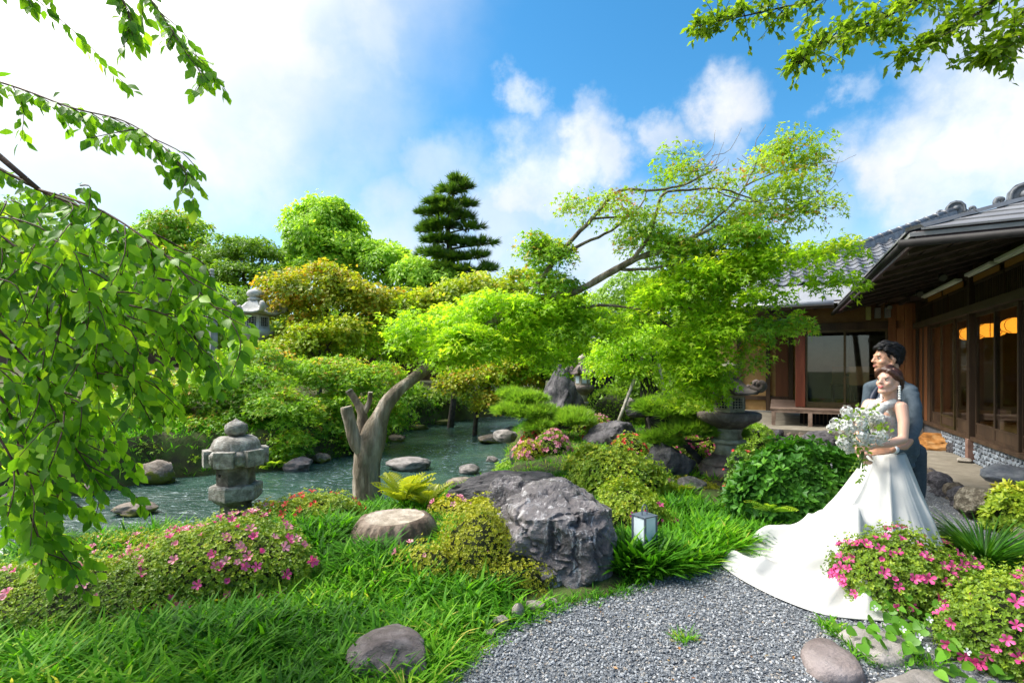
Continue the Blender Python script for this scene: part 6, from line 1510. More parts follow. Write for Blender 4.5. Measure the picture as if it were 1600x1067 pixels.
topm('azalea', 'yellowish azalea crest with pale pink flowers along the bank', 235, 862, 4.25, .85, .4, 6000, L_az_y, .023, (('lpink', 34, lambda d, p: d[2] > .25),), seed=7, fsize=.030)
topm('azalea', 'azalea with red flowers between the short lantern and the trunk', 490, 772, 4.95, .46, .35, 4500, L_az, .024, (('red', 34, clump(2.2, -.25, 1)),), seed=8, fsize=.036, tone=.05)
topm('azalea', 'azalea with pale pink flowers right of the short lantern', 415, 792, 5.0, .36, .3, 1700, L_az_y, .030, (('lpink', 18, anyw),), seed=9, fsize=.032)
topm('azalea', 'yellow green azalea between the stump and the large boulder', 750, 797, 3.85, .34, .30, 5200, L_az_y, .019, (('lpink', 4, lambda d, p: d[2] > .5 and d[0] < 0), ('red', 1, lambda d, p: d[0] > .5 and d[2] < .2)), seed=10, fsize=.034, lump=.34, tone=-.13, extra=[((-.62, 3.72, -.02), (.26, .24, .30), 1300), ((.02, 3.62, -.02), (.30, .22, .26), 1500)])
topm('azalea', 'small azalea with pink flowers left behind the large boulder', 705, 776, 5.2, .24, .2, 800, L_az_y, .028, (('lpink', 16, anyw),), seed=11, fsize=.034)
topm('azalea', 'light green azalea with pink flowers behind the large boulder', 985, 758, 4.75, .40, .34, 4200, L_az, .026, (('pink', 18, lambda d, p: d[1] < -.3 and d[2] < .7),), seed=12, fsize=.034, tone=.02)
topm('azalea', 'pale green azalea spreading below the layered rock', 965, 700, 6.2, .66, .5, 4200, L_az, .040, (('lpink', 6, anyw),), seed=13, fsize=.03, tone=.04)
mound('azalea', 'round azalea ball covered in pink flowers beside the stream', foot(864, 738, 8.8), (.31, .3, .44), 900, L_az, .04, (('lpink', 90, anyw),), seed=14, fsize=.045, lump=.06, zmin=-.4)
mound('azalea', 'yellowish azalea with pink flowers left of the round azalea ball', foot(826, 748, 8.6), (.24, .3, .34), 800, L_az_y, .04, (('lpink', 30, lambda d, p: d[0] < .3),), seed=15, fsize=.042)
for i, (x, y, Z, r, h, ks, lab) in enumerate([(938, 662, 11.2, .30, .34, 'lpink', 'pink azalea beside the slim distant lantern'), (912, 668, 11.0, .26, .30, None, 'plain green azalea ball left of the pink azalea by the lantern'), (935, 690, 10.2, .34, .28, 'red', 'red flowered azalea below the bamboo prop'), (965, 688, 10.2, .30, .26, 'lpink', 'pink azalea below the bamboo prop, right half'), (832, 684, 10.6, .22, .24, 'red', 'small coral azalea beside the low pine'), (985, 716, 8.8, .30, .26, 'red', 'red azalea in front of the layered rock'), (1075, 710, 8.4, .30, .36, 'pink', 'pink azalea under the right garden pine'), (1110, 692, 8.6, .24, .30, 'pink', 'pink azalea left of the pedestal lantern')]):
    mound('azalea', lab, foot(x, y, Z), (r, r, h + .1), 500, L_az, .045, ((ks, 34, anyw),) if ks else (), seed=30 + i, fsize=.042, lump=.1, tone=.1, zmin=-.3)
topm('azalea', 'low ochre mossy shrub below the pedestal lantern', 1075, 752, 6.6, .40, .3, 900, L_az_y, .03, (), seed=40, group=None, cat='shrub')
mound('leafy_shrub', 'small bright shrub at the right edge beside the terrace rocks', (4.85, 4.75, .0), (.26, .3, .46), 700, L_az, .07, (), 'shrub', seed=41, tmpl=whorl(5, .9, .2), tone=.15)
mound('leafy_shrub', 'small light green shrub right of the pedestal lantern', foot(1178, 690, 9.2), (.38, .3, .62), 500, L_pine, .09, (), 'shrub', seed=42, tmpl=whorl(6, .8, .12), tone=.1)
mound('leafy_shrub', 'tiny shrub at the corner of the wing terrace edging', foot(1195, 690, 9.9), (.26, .24, .30), 260, L_pine, .08, (), 'shrub', seed=43, tmpl=whorl(6, .8, .12))
mound('leafy_shrub', 'leafy shrub in front of the dark rounded boulder', (1.15, 7.4, 0), (.34, .3, .36), 900, L_az, .06, (), 'shrub', seed=44, tone=.2)
mound('leafy_shrub', 'bright bank shrub hanging over the near water by the pine', foot(800, 712, 10.2), (.42, .4, .30), 900, L_pine, .06, (), 'shrub', seed=45, tone=.15)
mound('leafy_shrub', 'low round shrub behind the slim distant lantern', foot(960, 640, 13.8), (.75, .6, 1.1), 1100, L_pine, .09, (), 'shrub', seed=46, tmpl=TUFT_D, tone=.1)
mound('hedge', 'dense green hedge behind the propped tree', foot(1040, 640, 14.2), (2.0, .6, 1.5), 1900, L_ever, .13, (), 'hedge', seed=47, tmpl=whorl(5, .9, .3), tone=.05)
# ---- garden pines: pads of needles on a crooked stem
def pine(label, base, stem, pads, seed):
    t = thing('garden_pine', label, 'pine', base); rr = np.random.default_rng(seed)
    limb([at(*q) for q in stem], .07, .025, bark_dark, t, 'trunk', 8, .02)
    P, A, N, S, Rn = [], [], [], [], []
    for (x, y, Z, rx, ry, n) in pads:
        s = Z / FPX; c = np.array(at(x, y, Z)[:]); d = norm(rr.normal(size=(n, 3))); d[:, 2] = np.abs(d[:, 2]) * .9 - .15
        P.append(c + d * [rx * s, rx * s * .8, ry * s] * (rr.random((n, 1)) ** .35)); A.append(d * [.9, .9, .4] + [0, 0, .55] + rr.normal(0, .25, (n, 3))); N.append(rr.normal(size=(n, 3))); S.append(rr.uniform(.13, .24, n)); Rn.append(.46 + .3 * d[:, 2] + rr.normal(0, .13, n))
        limb([at(*stem[-1]), at((x + stem[-1][0]) / 2, y + 8, Z), at(x, y + 2, Z)], .03, .012, bark_dark, t, 'limb', 6, .01)
    leaves('needles', *map(np.concatenate, (P, A, N, S)), needle_tuft(12, 7, .075), L_pine, np.concatenate(Rn), t, kind='stuff')
    return t
pine('low pine with pads of bright needles beside the standing stone', at(862, 690, 10.4), [(860, 700, 10.3), (868, 680, 10.3), (858, 664, 10.3), (862, 648, 10.3)], [(895, 656, 10.2, 30, 18, 420), (835, 648, 10.4, 38, 18, 440), (800, 645, 10.5, 30, 14, 300), (822, 626, 10.7, 34, 14, 300), (895, 660, 10.0, 30, 16, 300), (845, 668, 10.1, 24, 12, 200), (800, 618, 11, 20, 10, 120)], 5)
pine('garden pine with a crooked dark stem right of the layered rock', at(1085, 735, 7.9), [(1096, 738, 7.8), (1088, 712, 7.8), (1060, 690, 7.8), (1030, 672, 7.8), (1012, 655, 7.8)], [(1060, 645, 7.9, 50, 20, 520), (1110, 650, 7.9, 44, 18, 400), (1025, 640, 8.0, 32, 14, 260), (1080, 675, 7.7, 50, 18, 420), (1035, 690, 7.7, 26, 14, 200), (1130, 680, 7.8, 30, 16, 200)], 6)
# ---- grass
def grass_field(name, label, pts, n_per, hmin, hmax, tmpl, mat, seed, per_tuft=9, spread=.05, lean=.8, tone=0.0, zfun=None, parent=None):
    r_ = np.random.default_rng(seed); n = len(pts)
    z = ground_z(pts[:, 0], pts[:, 1]) if zfun is None else zfun(pts)
    m_ = n * per_tuft; B = np.repeat(np.column_stack([pts, z]), per_tuft, 0)
    th = r_.random(m_) * 6.283; out = np.stack([np.cos(th), np.sin(th), 0 * th], 1)
    P = B + out * (r_.random(m_) * spread)[:, None]; ln = r_.uniform(.15, lean, m_)
    A = out * ln[:, None] + [0, 0, 1.0]; N = norm(np.cross(np.cross(A, np.array([0, 0, 1.0]) + 0 * A), A)) * 1.0
    N = np.array([0, 0, 1.0]) * .6 - out * 1.0 + r_.normal(0, .2, (m_, 3))
    hs = np.repeat(r_.uniform(hmin, hmax, n) * (1 + .3 * fbm(np.column_stack([pts * 1.8, 0 * pts[:, 0]]), 2)), per_tuft) * r_.uniform(.6, 1.2, m_)
    tn = np.repeat(.42 + .28 * fbm(np.column_stack([pts * 2.1, 0 * pts[:, 0] + 4]), 3) + r_.normal(0, .06, n), per_tuft) + r_.normal(0, .19, m_) + tone
    return leaves(name, P, A, N, hs, tmpl, mat, tn, parent, kind='stuff')
def lawn_points(n, x0, x1, y0, y1, seed, cond):
    r_ = np.random.default_rng(seed); p = r_.random((n, 2)) * [x1 - x0, y1 - y0] + [x0, y0]
    dn = pdist(p, NEARP); st_c = at(616, 862, 4.45); ok = ~((p[:, 0] > -.05) & (p[:, 0] < .95) & (p[:, 1] > 3.25) & (p[:, 1] < 3.9)) & ~(((p[:, 0] + 2.1) / .62) ** 2 + ((p[:, 1] - 3.65) / .52) ** 2 < 1) & ~(((p[:, 0] + 2.95) / .8) ** 2 + ((p[:, 1] - 3.22) / .46) ** 2 < 1) & ~((np.abs(p[:, 0] - st_c.x) < .42) & (p[:, 1] > 3.98) & (p[:, 1] < 4.85)) & ~inpoly(p, GPOLY) & ~inpoly(p, RIVER) & (dn > .3) & cond(p)
    return p[ok]
infr = lambda p: (np.abs(p[:, 0]) < p[:, 1] * 1.06 + .3)
p1 = lawn_points(6800, -4.2, 1.6, 2.2, 4.8, 1, lambda p: infr(p) & (p[:, 1] < 4.9))
o = grass_field('lawn_grass', '', p1, 1, .11, .20, BLADE, L_grass, 11, 10, .05, 1.3)
tag(o, 'long bright green lawn grass covering the left foreground', 'grass')
p2 = lawn_points(3600, -2.6, 2.2, 4.5, 7.2, 2, infr)
tag(grass_field('bank_grass', '', p2, 1, .08, .15, BLADEW, L_grass, 12, 7, .06, 1.3, tone=-.05), 'green grass on the bank around the stump and trunk', 'grass')
q = np.array([gp(x, y).xy[:] for x, y in ((965, 905), (1010, 905), (1100, 885), (1140, 868), (1215, 838), (1210, 815), (1180, 800), (1080, 800), (1020, 810), (975, 830))])
rr_ = np.random.default_rng(3); p3 = rr_.random((9000, 2)) * [2.2, 1.8] + [.7, 3.5]; p3 = p3[inpoly(p3, q)][:1500]
tag(grass_field('sedge_grass', '', p3, 1, .16, .26, BLADEW, L_grass, 13, 10, .05, 1.3, tone=-.02), 'tall broad-bladed grass around the square garden lamp', 'grass')
p4 = lawn_points(5600, -.3, 4.2, 7.0, 15, 4, lambda p: infr(p))
tag(grass_field('garden_moss_grass', '', p4, 1, .05, .12, BLADEW, L_grass, 14, 4, .08, 1.2, tone=.12), 'short grass and moss between the garden rocks', 'grass')
rr_ = np.random.default_rng(9); p5 = rr_.random((16000, 2)) * [14, 13] + [-11, 7]; df_ = pdist(p5, FARP); p5 = p5[(~inpoly(p5, RIVER)) & (df_ < 1.6) & (pdist(p5, NEARP) > df_)]
tag(grass_field('far_bank_grass', '', p5, 1, .10, .22, BLADEW, L_grass, 15, 6, .08, 1.0, tone=.0), 'grass and moss along the far bank of the stream', 'grass')
# weeds at the gravel edge and in the joints of the stepping stones
rr_ = np.random.default_rng(10); e = []
for a, b_ in zip(GPOLY[1:9], GPOLY[2:10]):
    for k in range(60): e.append(a + (b_ - a) * rr_.random() + rr_.normal(0, .05, 2))
for x, y in ((1320, 1000), (1350, 1030), (1375, 1042), (1400, 1038), (1300, 985), (1430, 1030), (1450, 1040), (1150, 895), (1072, 1003), (1475, 850), (1500, 870), (1480, 885), (1545, 850)):
    g_ = gp(x, y).xy; 
    for k in range(16): e.append(np.array(g_[:]) + rr_.normal(0, .045, 2))
e = np.array(e)
tag(grass_field('weed_grass', '', e, 1, .03, .08, BLADEW, L_grass, 16, 6, .03, 1.3, zfun=lambda p: np.full(len(p), .012)), 'short weeds growing at the gravel edge', 'grass')
# ---- arching lily turf
def tuft_plant(name, label, c, n, lmin, lmax, mat, seed, tmpl, cat='plant', lean=1.1, tone=0):
    rr = np.random.default_rng(seed); t = thing(name, label, cat, c); c = np.array(c[:])
    th = rr.random(n) * 6.283; out = np.stack([np.cos(th), np.sin(th), 0 * th], 1); ln = rr.uniform(.1, lean, n)
    leaves('blades', c + out * (rr.random(n) * .08)[:, None], out * ln[:, None] + [0, 0, 1.], out - np.array([0, 0, .5]) * 1.0, rr.uniform(lmin, lmax, n), tmpl, mat, rr.normal(.45 + tone, .2, n), t, kind='stuff')
    return t
ARCH = blade(6, .022, -.9)
tuft_plant('lily_turf', 'dark green arching lily turf clump at the right edge', (3.62, 3.82, .0), 1100, .30, .50, L_lily, 3, blade(6, .017, -.8), lean=1.1)
# ---- ferns
def frond_mesh(name, mat, n=14, seed=0):
    rr = np.random.default_rng(seed); V = []; F = []; rn = []
    for i in range(n):
        t_ = (i + .6) / n; y = t_; z = .30 * t_ - .50 * t_ ** 2.2; w_ = .30 * math.sin(math.pi * min(1, .12 + .9 * (1 - t_))) * (1 - t_ * .35) + .02
        for sg in (-1, 1):
            b_ = len(V); dx, dy = sg * w_, .16 * w_ / .3
            V += [(0, y - .02, z), (dx * .5, y + dy * .5 - .028, z + .02), (dx, y + dy, z - .03), (dx * .5, y + dy * .5 + .022, z + .02), (0, y + .018, z)]; F += [(b_, b_ + 1, b_ + 3), (b_, b_ + 3, b_ + 4), (b_ + 1, b_ + 2, b_ + 3)]; rn += [np.clip(.3 + .6 * t_ + rr.normal(0, .1), 0, 1)] * 5
    b_ = len(V); V += [(-.008, 0, 0), (.008, 0, 0), (0, .5, .04), (0, 1.0, -.2)]; F += [(b_, b_ + 1, b_ + 2), (b_, b_ + 2, b_ + 3)]; rn += [.3] * 4
    return mesh_np(name, np.array(V, float), np.array(F), mat, False, rnd=rn)
FR_Y, FR_G = frond_mesh('frond', L_fern), frond_mesh('frond', L_fern_g)
def fern(label, c, n, ln, me, seed, up=.9):
    rr = random.Random(seed); t = thing('fern', label, 'fern', c)
    for i in range(n):
        th = i / n * 6.28 + rr.uniform(-.3, .3); a = Vector((math.cos(th), math.sin(th), up * rr.uniform(.6, 1.4)))
        o = bpy.data.objects.new('frond', me); link(o, t); o.matrix_basis = leaf_frame(c, a, Vector((-math.cos(th) * .6, -math.sin(th) * .6, 1))) @ Matrix.Scale(ln * rr.uniform(.7, 1.15), 4)
    return t
def gfoot(px, Z):
    x = (px - CX) / FPX * Z; return Vector((x, Z, gz(x, Z) + .03))
fern('golden fern clump right of the cut maple trunk', gfoot(632, 5.6), 15, .46, FR_Y, 1, 1.1)
fern('golden fern clump, smaller, beside the first one near the water', gfoot(668, 5.5), 10, .36, FR_Y, 2, 1.0)
fern('single yellow green fern in the foreground lawn', at(345, 958, 3.3), 5, .24, FR_Y, 3, 1.3)
fern('small golden fern in the grass below the stump', at(570, 885, 3.9), 6, .17, FR_Y, 4, 1.2)
fern('small golden fern in the grass at the far left of the lawn', at(90, 1035, 2.9), 5, .15, FR_Y, 5, .8)
fern('green fern clump on the far bank right of the short lantern', at(425, 735, 10.5), 12, .55, FR_G, 6, .8)
fern('green fern clump on the far bank behind the lantern cap', at(440, 722, 10.7), 10, .50, FR_G, 7, .8)
fern('golden fern below the row of grey rocks', at(1062, 770, 6.2), 8, .22, FR_Y, 8, .9)
fern('yellow fern under the dark glossy shrub', at(1205, 800, 4.75), 9, .24, FR_G, 9, .6)
fern('golden fern beside the dark rounded boulder', at(1000, 745, 6.9), 8, .3, FR_Y, 10, .9)
# ---- heart-leaved ground cover with white flowers, bottom right
def heart_mesh(name):
    pts = [(0, .08), (.18, -.02), (.40, .08), (.46, .32), (.34, .62), (.14, .88), (0, 1.02)]
    V = []
    for x, y in pts: V += [(-x, y, .10 * x - .1 * y * y), (0, y, -.02 - .1 * y * y), (x, y, .10 * x - .1 * y * y)]
    F = []
    for j in range(len(pts) - 1): a = j * 3; F += [(a, a + 1, a + 4, a + 3), (a + 1, a + 2, a + 5, a + 4)]
    return mesh_np(name, np.array(V), np.array(F), L_heart, True, rnd=np.full(len(V), .2))
def ground_cover():
    rr = random.Random(21); c = gp(1500, 1030); t = thing('heart_leaf_plant', 'heart-leaved ground cover with small white flowers in the bottom right corner', 'plant', c)
    hm = heart_mesh('leaf'); wf = flower_mesh('flower', F_white, 4, .9, 3)
    spots = []
    for k in range(170):
        x, y = rr.choice([(1480, 1000), (1430, 965), (1520, 1040), (1390, 975), (1550, 1000), (1530, 985)]); x += rr.gauss(0, 34); y += rr.gauss(0, 24)
        spots.append((x, y))
    for x, y in spots:
        Z = 2.95 - (y - 960) * .0052 + rr.uniform(-.12, .05); p = at(x, min(y, 1080), Z)
        if p.z < .03: p.z = rr.uniform(.03, .1)
        th = rr.uniform(0, 6.28); o = bpy.data.objects.new('leaf', hm); link(o, t)
        o.matrix_basis = leaf_frame(p, (math.cos(th) * .7 , math.sin(th) * .7 - .45, -.35), (rr.gauss(0, .3), -.7 + rr.gauss(0, .2), .8)) @ Matrix.Scale(rr.uniform(.04, .075), 4)
    for x, y in ((1367, 950), (1411, 983), (1437, 995), (1453, 968), (1449, 1012), (1552, 1007), (1512, 1018)):
        Z = 2.88 - (y - 960) * .0052 - .10; p = at(x, y, Z); o = bpy.data.objects.new('flower', wf); link(o, t); o.matrix_basis = Matrix.Translation(p) @ Vector((-.2, -.7, .6)).to_track_quat('Z', 'Y').to_matrix().to_4x4() @ Matrix.Scale(.019, 4)
ground_cover()

# ---- fallen leaves on the gravel and lawn edge
rr_ = np.random.default_rng(44); fp = rr_.random((400, 2)) * [4.2, 2.8] + [-.3, 2.3]; fp = fp[inpoly(fp, GPOLY)][:90]; n = len(fp)
L_fall = leafmat('fallen leaf', [(0, (.16, .07, .03)), (.5, (.26, .14, .05)), (.8, (.30, .24, .08)), (1, (.34, .08, .03))], .2, leafk=(1, 1, 1))
tag(leaves('fallen_leaves', np.column_stack([fp, np.full(n, .03)]), np.column_stack([rr_.normal(size=(n, 2)), rr_.normal(0, .12, n)]), np.column_stack([rr_.normal(0, .3, (n, 2)), np.ones(n)]), rr_.uniform(.015, .035, n), LEAF2, L_fall, rr_.random(n), None, kind='stuff'), 'scattered brown fallen leaves on the gravel', 'leaves')
# ================================================================== THE COUPLE
bm = bmesh.new(); bmesh.ops.create_icosphere(bm, subdivisions=2, radius=1)
S2_V = np.array([v.co[:] for v in bm.verts]); S2_F = np.array([[v.index for v in f.verts] for f in bm.faces]); bm.free()
def blobmesh(name, chains, ells, voxel, mat, smooth=4, fac=.5, disp=None):
    """one continuous surface grown round tapered chains (x,y,z,r) and ellipsoids (centre, 3x3 axes)"""
    V, F, off = [], [], 0
    def add(c, M_):
        nonlocal off
        V.append(np.array(c) + S2_V @ M_); F.append(S2_F + off); off += len(S2_V)
    for ch in chains:
        ch = [np.array(c, float) for c in ch]
        for a, b_ in zip(ch[:-1], ch[1:]):
            n = max(1, int(np.linalg.norm(b_[:3] - a[:3]) / (min(a[3], b_[3]) * .4)))
            for i in range(n):
                q = a + (b_ - a) * i / n; add(q[:3], np.eye(3) * q[3])
        add(ch[-1][:3], np.eye(3) * ch[-1][3])
    for c, M_ in ells: add(c, np.array(M_))
    me = mesh_np(name + '_src', np.vstack(V), np.vstack(F), None, True)
    o = bpy.data.objects.new('tmp', me); COL.objects.link(o)
    m_ = o.modifiers.new('r', 'REMESH'); m_.mode = 'VOXEL'; m_.voxel_size = voxel; m_.use_smooth_shade = True
    s_ = o.modifiers.new('s', 'SMOOTH'); s_.iterations = smooth; s_.factor = fac
    dg = bpy.context.evaluated_depsgraph_get(); me2 = bpy.data.meshes.new_from_object(o.evaluated_get(dg)); me2.name = name
    bpy.data.objects.remove(o); bpy.data.meshes.remove(me)
    if disp:
        v = np.empty(len(me2.vertices) * 3, np.float32); me2.vertices.foreach_get('co', v); nn = np.empty_like(v); me2.vertices.foreach_get('normal', nn)
        v = v.reshape(-1, 3); nn = nn.reshape(-1, 3); v = v + nn * disp(v)[:, None].astype(np.float32); me2.vertices.foreach_set('co', v.ravel()); me2.update()
    me2.materials.clear(); me2.materials.append(mat); me2.polygons.foreach_set('use_smooth', [True] * len(me2.polygons))
    return me2
def A4(px, py, Z, r): p = at(px, py, Z); return (p.x, p.y, p.z, r)
skin_m, nt, b = new_mat('fair skin'); b.inputs['Base Color'].default_value = (.58, .34, .25, 1); b.inputs['Roughness'].default_value = .45; b.inputs['Subsurface Weight'].default_value = .12; b.inputs['Subsurface Radius'].default_value = (.02, .008, .004); b.inputs['Specular IOR Level'].default_value = .35
skin_t, nt, b = new_mat('tan skin'); b.inputs['Base Color'].default_value = (.46, .24, .15, 1); b.inputs['Roughness'].default_value = .45; b.inputs['Subsurface Weight'].default_value = .12; b.inputs['Subsurface Radius'].default_value = (.02, .008, .004)
hair_b = surf('black hair', [(.3, (.004, .004, .005)), (.7, (.012, .011, .012))], .6, 30, 4, .004, 90, spec=.2, stretch=(1, 1, .3))
hair_r = surf('auburn hair', [(.3, (.03, .010, .006)), (.7, (.085, .032, .018))], .38, 30, 4, .004, 90, spec=.5, stretch=(1, 1, .3))
eye_w = plain('eye white', (.75, .73, .70), .3); iris_m = plain('dark iris', (.02, .012, .008), .2); lip_f = plain('rose lips', (.50, .09, .09), .35); lip_m = plain('man lips', (.38, .13, .10), .45); brow_m = plain('brow', (.02, .014, .012), .7)
tooth = plain('teeth', (.75, .73, .70), .3)
def head_parts(c, f, up, k=1.0, male=False):
    f = Vector(f).normalized(); r = f.cross(Vector(up)).normalized(); u = r.cross(f).normalized(); c = Vector(c)
    W_ = lambda a, s_, h: c + (f * a + r * s_ + u * h) * k
    X3 = lambda a, s_, h: np.array([(f * a * k)[:], (r * s_ * k)[:], (u * h * k)[:]])
    P4 = lambda a, s_, h, q: (*W_(a, s_, h), q * k)
    j = 1.06 if male else 1.0
    ells = [(W_(-.012, 0, .035), X3(.098, .074, .088)), (W_(.022, 0, -.04), X3(.068 * j, .058 * j, .078)), (W_(.01, 0, .0), X3(.085, .066, .085))]
    for sg in (-1, 1):
        ells.append((W_(-.014, sg * .073, -.012), X3(.020, .008, .030)))
        ells.append((W_(.052, sg * .036, -.032), X3(.034, .026, .026)))
    ch = [[P4(.088, 0, .020, .0085), P4(.104, 0, -.012, .0095), P4(.110, 0, -.026, .0125)], [P4(.098, -.012, -.030, .009), P4(.098, .012, -.030, .009)],
          [P4(.080, -.034, .022, .011), P4(.090, 0, .024, .011), P4(.080, .034, .022, .011)], [P4(.080, -.018, -.063, .011), P4(.088, 0, -.062, .0125), P4(.080, .018, -.063, .011)],
          [P4(.066, -.016, -.100, .020 * j), P4(.072, 0, -.100, .021 * j), P4(.066, .016, -.100, .020 * j)], [P4(-.01, -.056, -.05, .018 * j), P4(.035, -.036, -.088, .018 * j), P4(.066, 0, -.100, .02)], [P4(-.01, .056, -.05, .018 * j), P4(.035, .036, -.088, .018 * j), P4(.066, 0, -.100, .02)],
          [P4(-.03, 0, -.06, .052 * j), P4(-.045, 0, -.135, .050 * j)]]
    return W_, ch, ells, (f, r, u)
def face_details(W_, fr, k, person, lips, male=False):
    f, r, u = fr
    for sg in (-1, 1):
        c = W_(.0785, sg * .031, .001)
        e = MB().lathe([(0.001, -.011), (.008, -.008), (.0115, 0), (.008, .008), (.001, .011)], 12).build('eye', eye_w, person, True)
        e.matrix_basis = Matrix.Translation(c) @ Matrix(((r.x, f.x, u.x, 0), (r.y, f.y, u.y, 0), (r.z, f.z, u.z, 0), (0, 0, 0, 1))) @ Matrix.Diagonal((1.0, .72, .46, 1))
        i_ = MB().lathe([(0.001, -.005), (.0055, -.003), (.006, 0), (.0055, .003), (.001, .005)], 10).build('iris', iris_m, person, True)
        i_.matrix_basis = Matrix.Translation(W_(.0850, sg * .031 - .001, .001)) @ Matrix.Diagonal((1, 1, 1, 1))
        pb = [W_(.086, sg * .014, .018), W_(.0885, sg * .028, .022), W_(.076, sg * .046, .017)]
        MB().tube(catmull(pb, 4), lerpl([.0035, .0042, .0018] if male else [.0022, .003, .0012], 9), 6).build('eyebrow', brow_m, person, True)
        lash = [W_(.0865, sg * .019, .004), W_(.0875, sg * .031, .0085), W_(.079, sg * .044, .004)]
        MB().tube(catmull(lash, 4), lerpl([.0009, .0015, .0010], 9), 5).build('eyelid', brow_m, person, True)
    up_ = [W_(.088, -.022, -.0575), W_(.0985, -.008, -.0585), W_(.0995, 0, -.0595), W_(.0985, .008, -.0585), W_(.088, .022, -.0575)]
    lo = [W_(.088, -.022, -.0580), W_(.0965, -.010, -.0685), W_(.098, 0, -.0700), W_(.0965, .010, -.0685), W_(.088, .022, -.0580)]
    MB().tube(catmull(up_, 4), lerpl([.0015, .0034, .003, .0034, .0015], 17), 6).build('upper_lip', lips, person, True)
    MB().tube(catmull(lo, 4), lerpl([.0015, .0042, .0048, .0042, .0015], 17), 6).build('lower_lip', lips, person, True)
    mid = [W_(.089, -.018, -.0590), W_(.0975, 0, -.0640), W_(.089, .018, -.0590)]
    MB().tube(catmull(mid, 4), lerpl([.0012, .0026, .0012], 9), 6).build('teeth', tooth, person, True)
def hand_chains(wrist, d, n, k=1.0, curl=.6, thumb=1):
    """wrist point, finger direction d, back-of-hand normal n"""
    d = Vector(d).normalized(); n = Vector(n); s_ = d.cross(n).normalized(); n = s_.cross(d).normalized(); w_ = Vector(wrist); out = []
    for i, (ofs, ln) in enumerate(((-.028, .92), (-.0095, 1.06), (.0095, 1.0), (.027, .78))):
        kn = w_ + (d * .078 + s_ * ofs * 1.05) * k
        out.append([(*(w_ + s_ * ofs * .5 * k), .014 * k), (*kn, .0105 * k)])
        p, ang, ch = kn, curl * (.55 + .06 * i), [(*kn, .0098 * k)]
        for seg, rr_ in ((.040, .0088), (.025, .0080), (.020, .0068)):
            dd = d * math.cos(ang) - n * math.sin(ang); p = p + dd * seg * ln * k; ch.append((*p, rr_ * k)); ang += curl * .75
        out.append(ch)
    t0 = w_ + (d * .022 - s_ * thumb * .024 - n * .006) * k; t1 = t0 + (d * .032 - s_ * thumb * .024 - n * .014) * k; t2 = t1 + (d * .030 - s_ * thumb * .004 - n * .014) * k; t3 = t2 + (d * .022 + s_ * thumb * .004 - n * .008) * k
    out.append([(*t0, .014 * k), (*t1, .0115 * k), (*t2, .0098 * k), (*t3, .008 * k)])
    return out
def strands(me, n, dirf, ln, mat, parent, seed=0):
    """fine locks lying over the hair mass, combed along dirf(p, normal)"""
    rr = np.random.default_rng(seed); m_ = len(me.vertices); v = np.empty(m_ * 3, np.float32); me.vertices.foreach_get('co', v); nn = np.empty(m_ * 3, np.float32); me.vertices.foreach_get('normal', nn)
    v = v.reshape(-1, 3).astype(float); nn = nn.reshape(-1, 3).astype(float); k = rr.integers(0, m_, n); P, N = v[k], nn[k]
    D = dirf(P, N); D = D - N * np.sum(D * N, 1, keepdims=True); D = norm(D) + rr.normal(0, .16, P.shape) + N * .10
    return leaves('hair_strands', P + N * .001, D, N, ln * rr.uniform(.6, 1.4, n), blade(3, .030, .22), mat, rr.random(n), parent, kind='stuff')
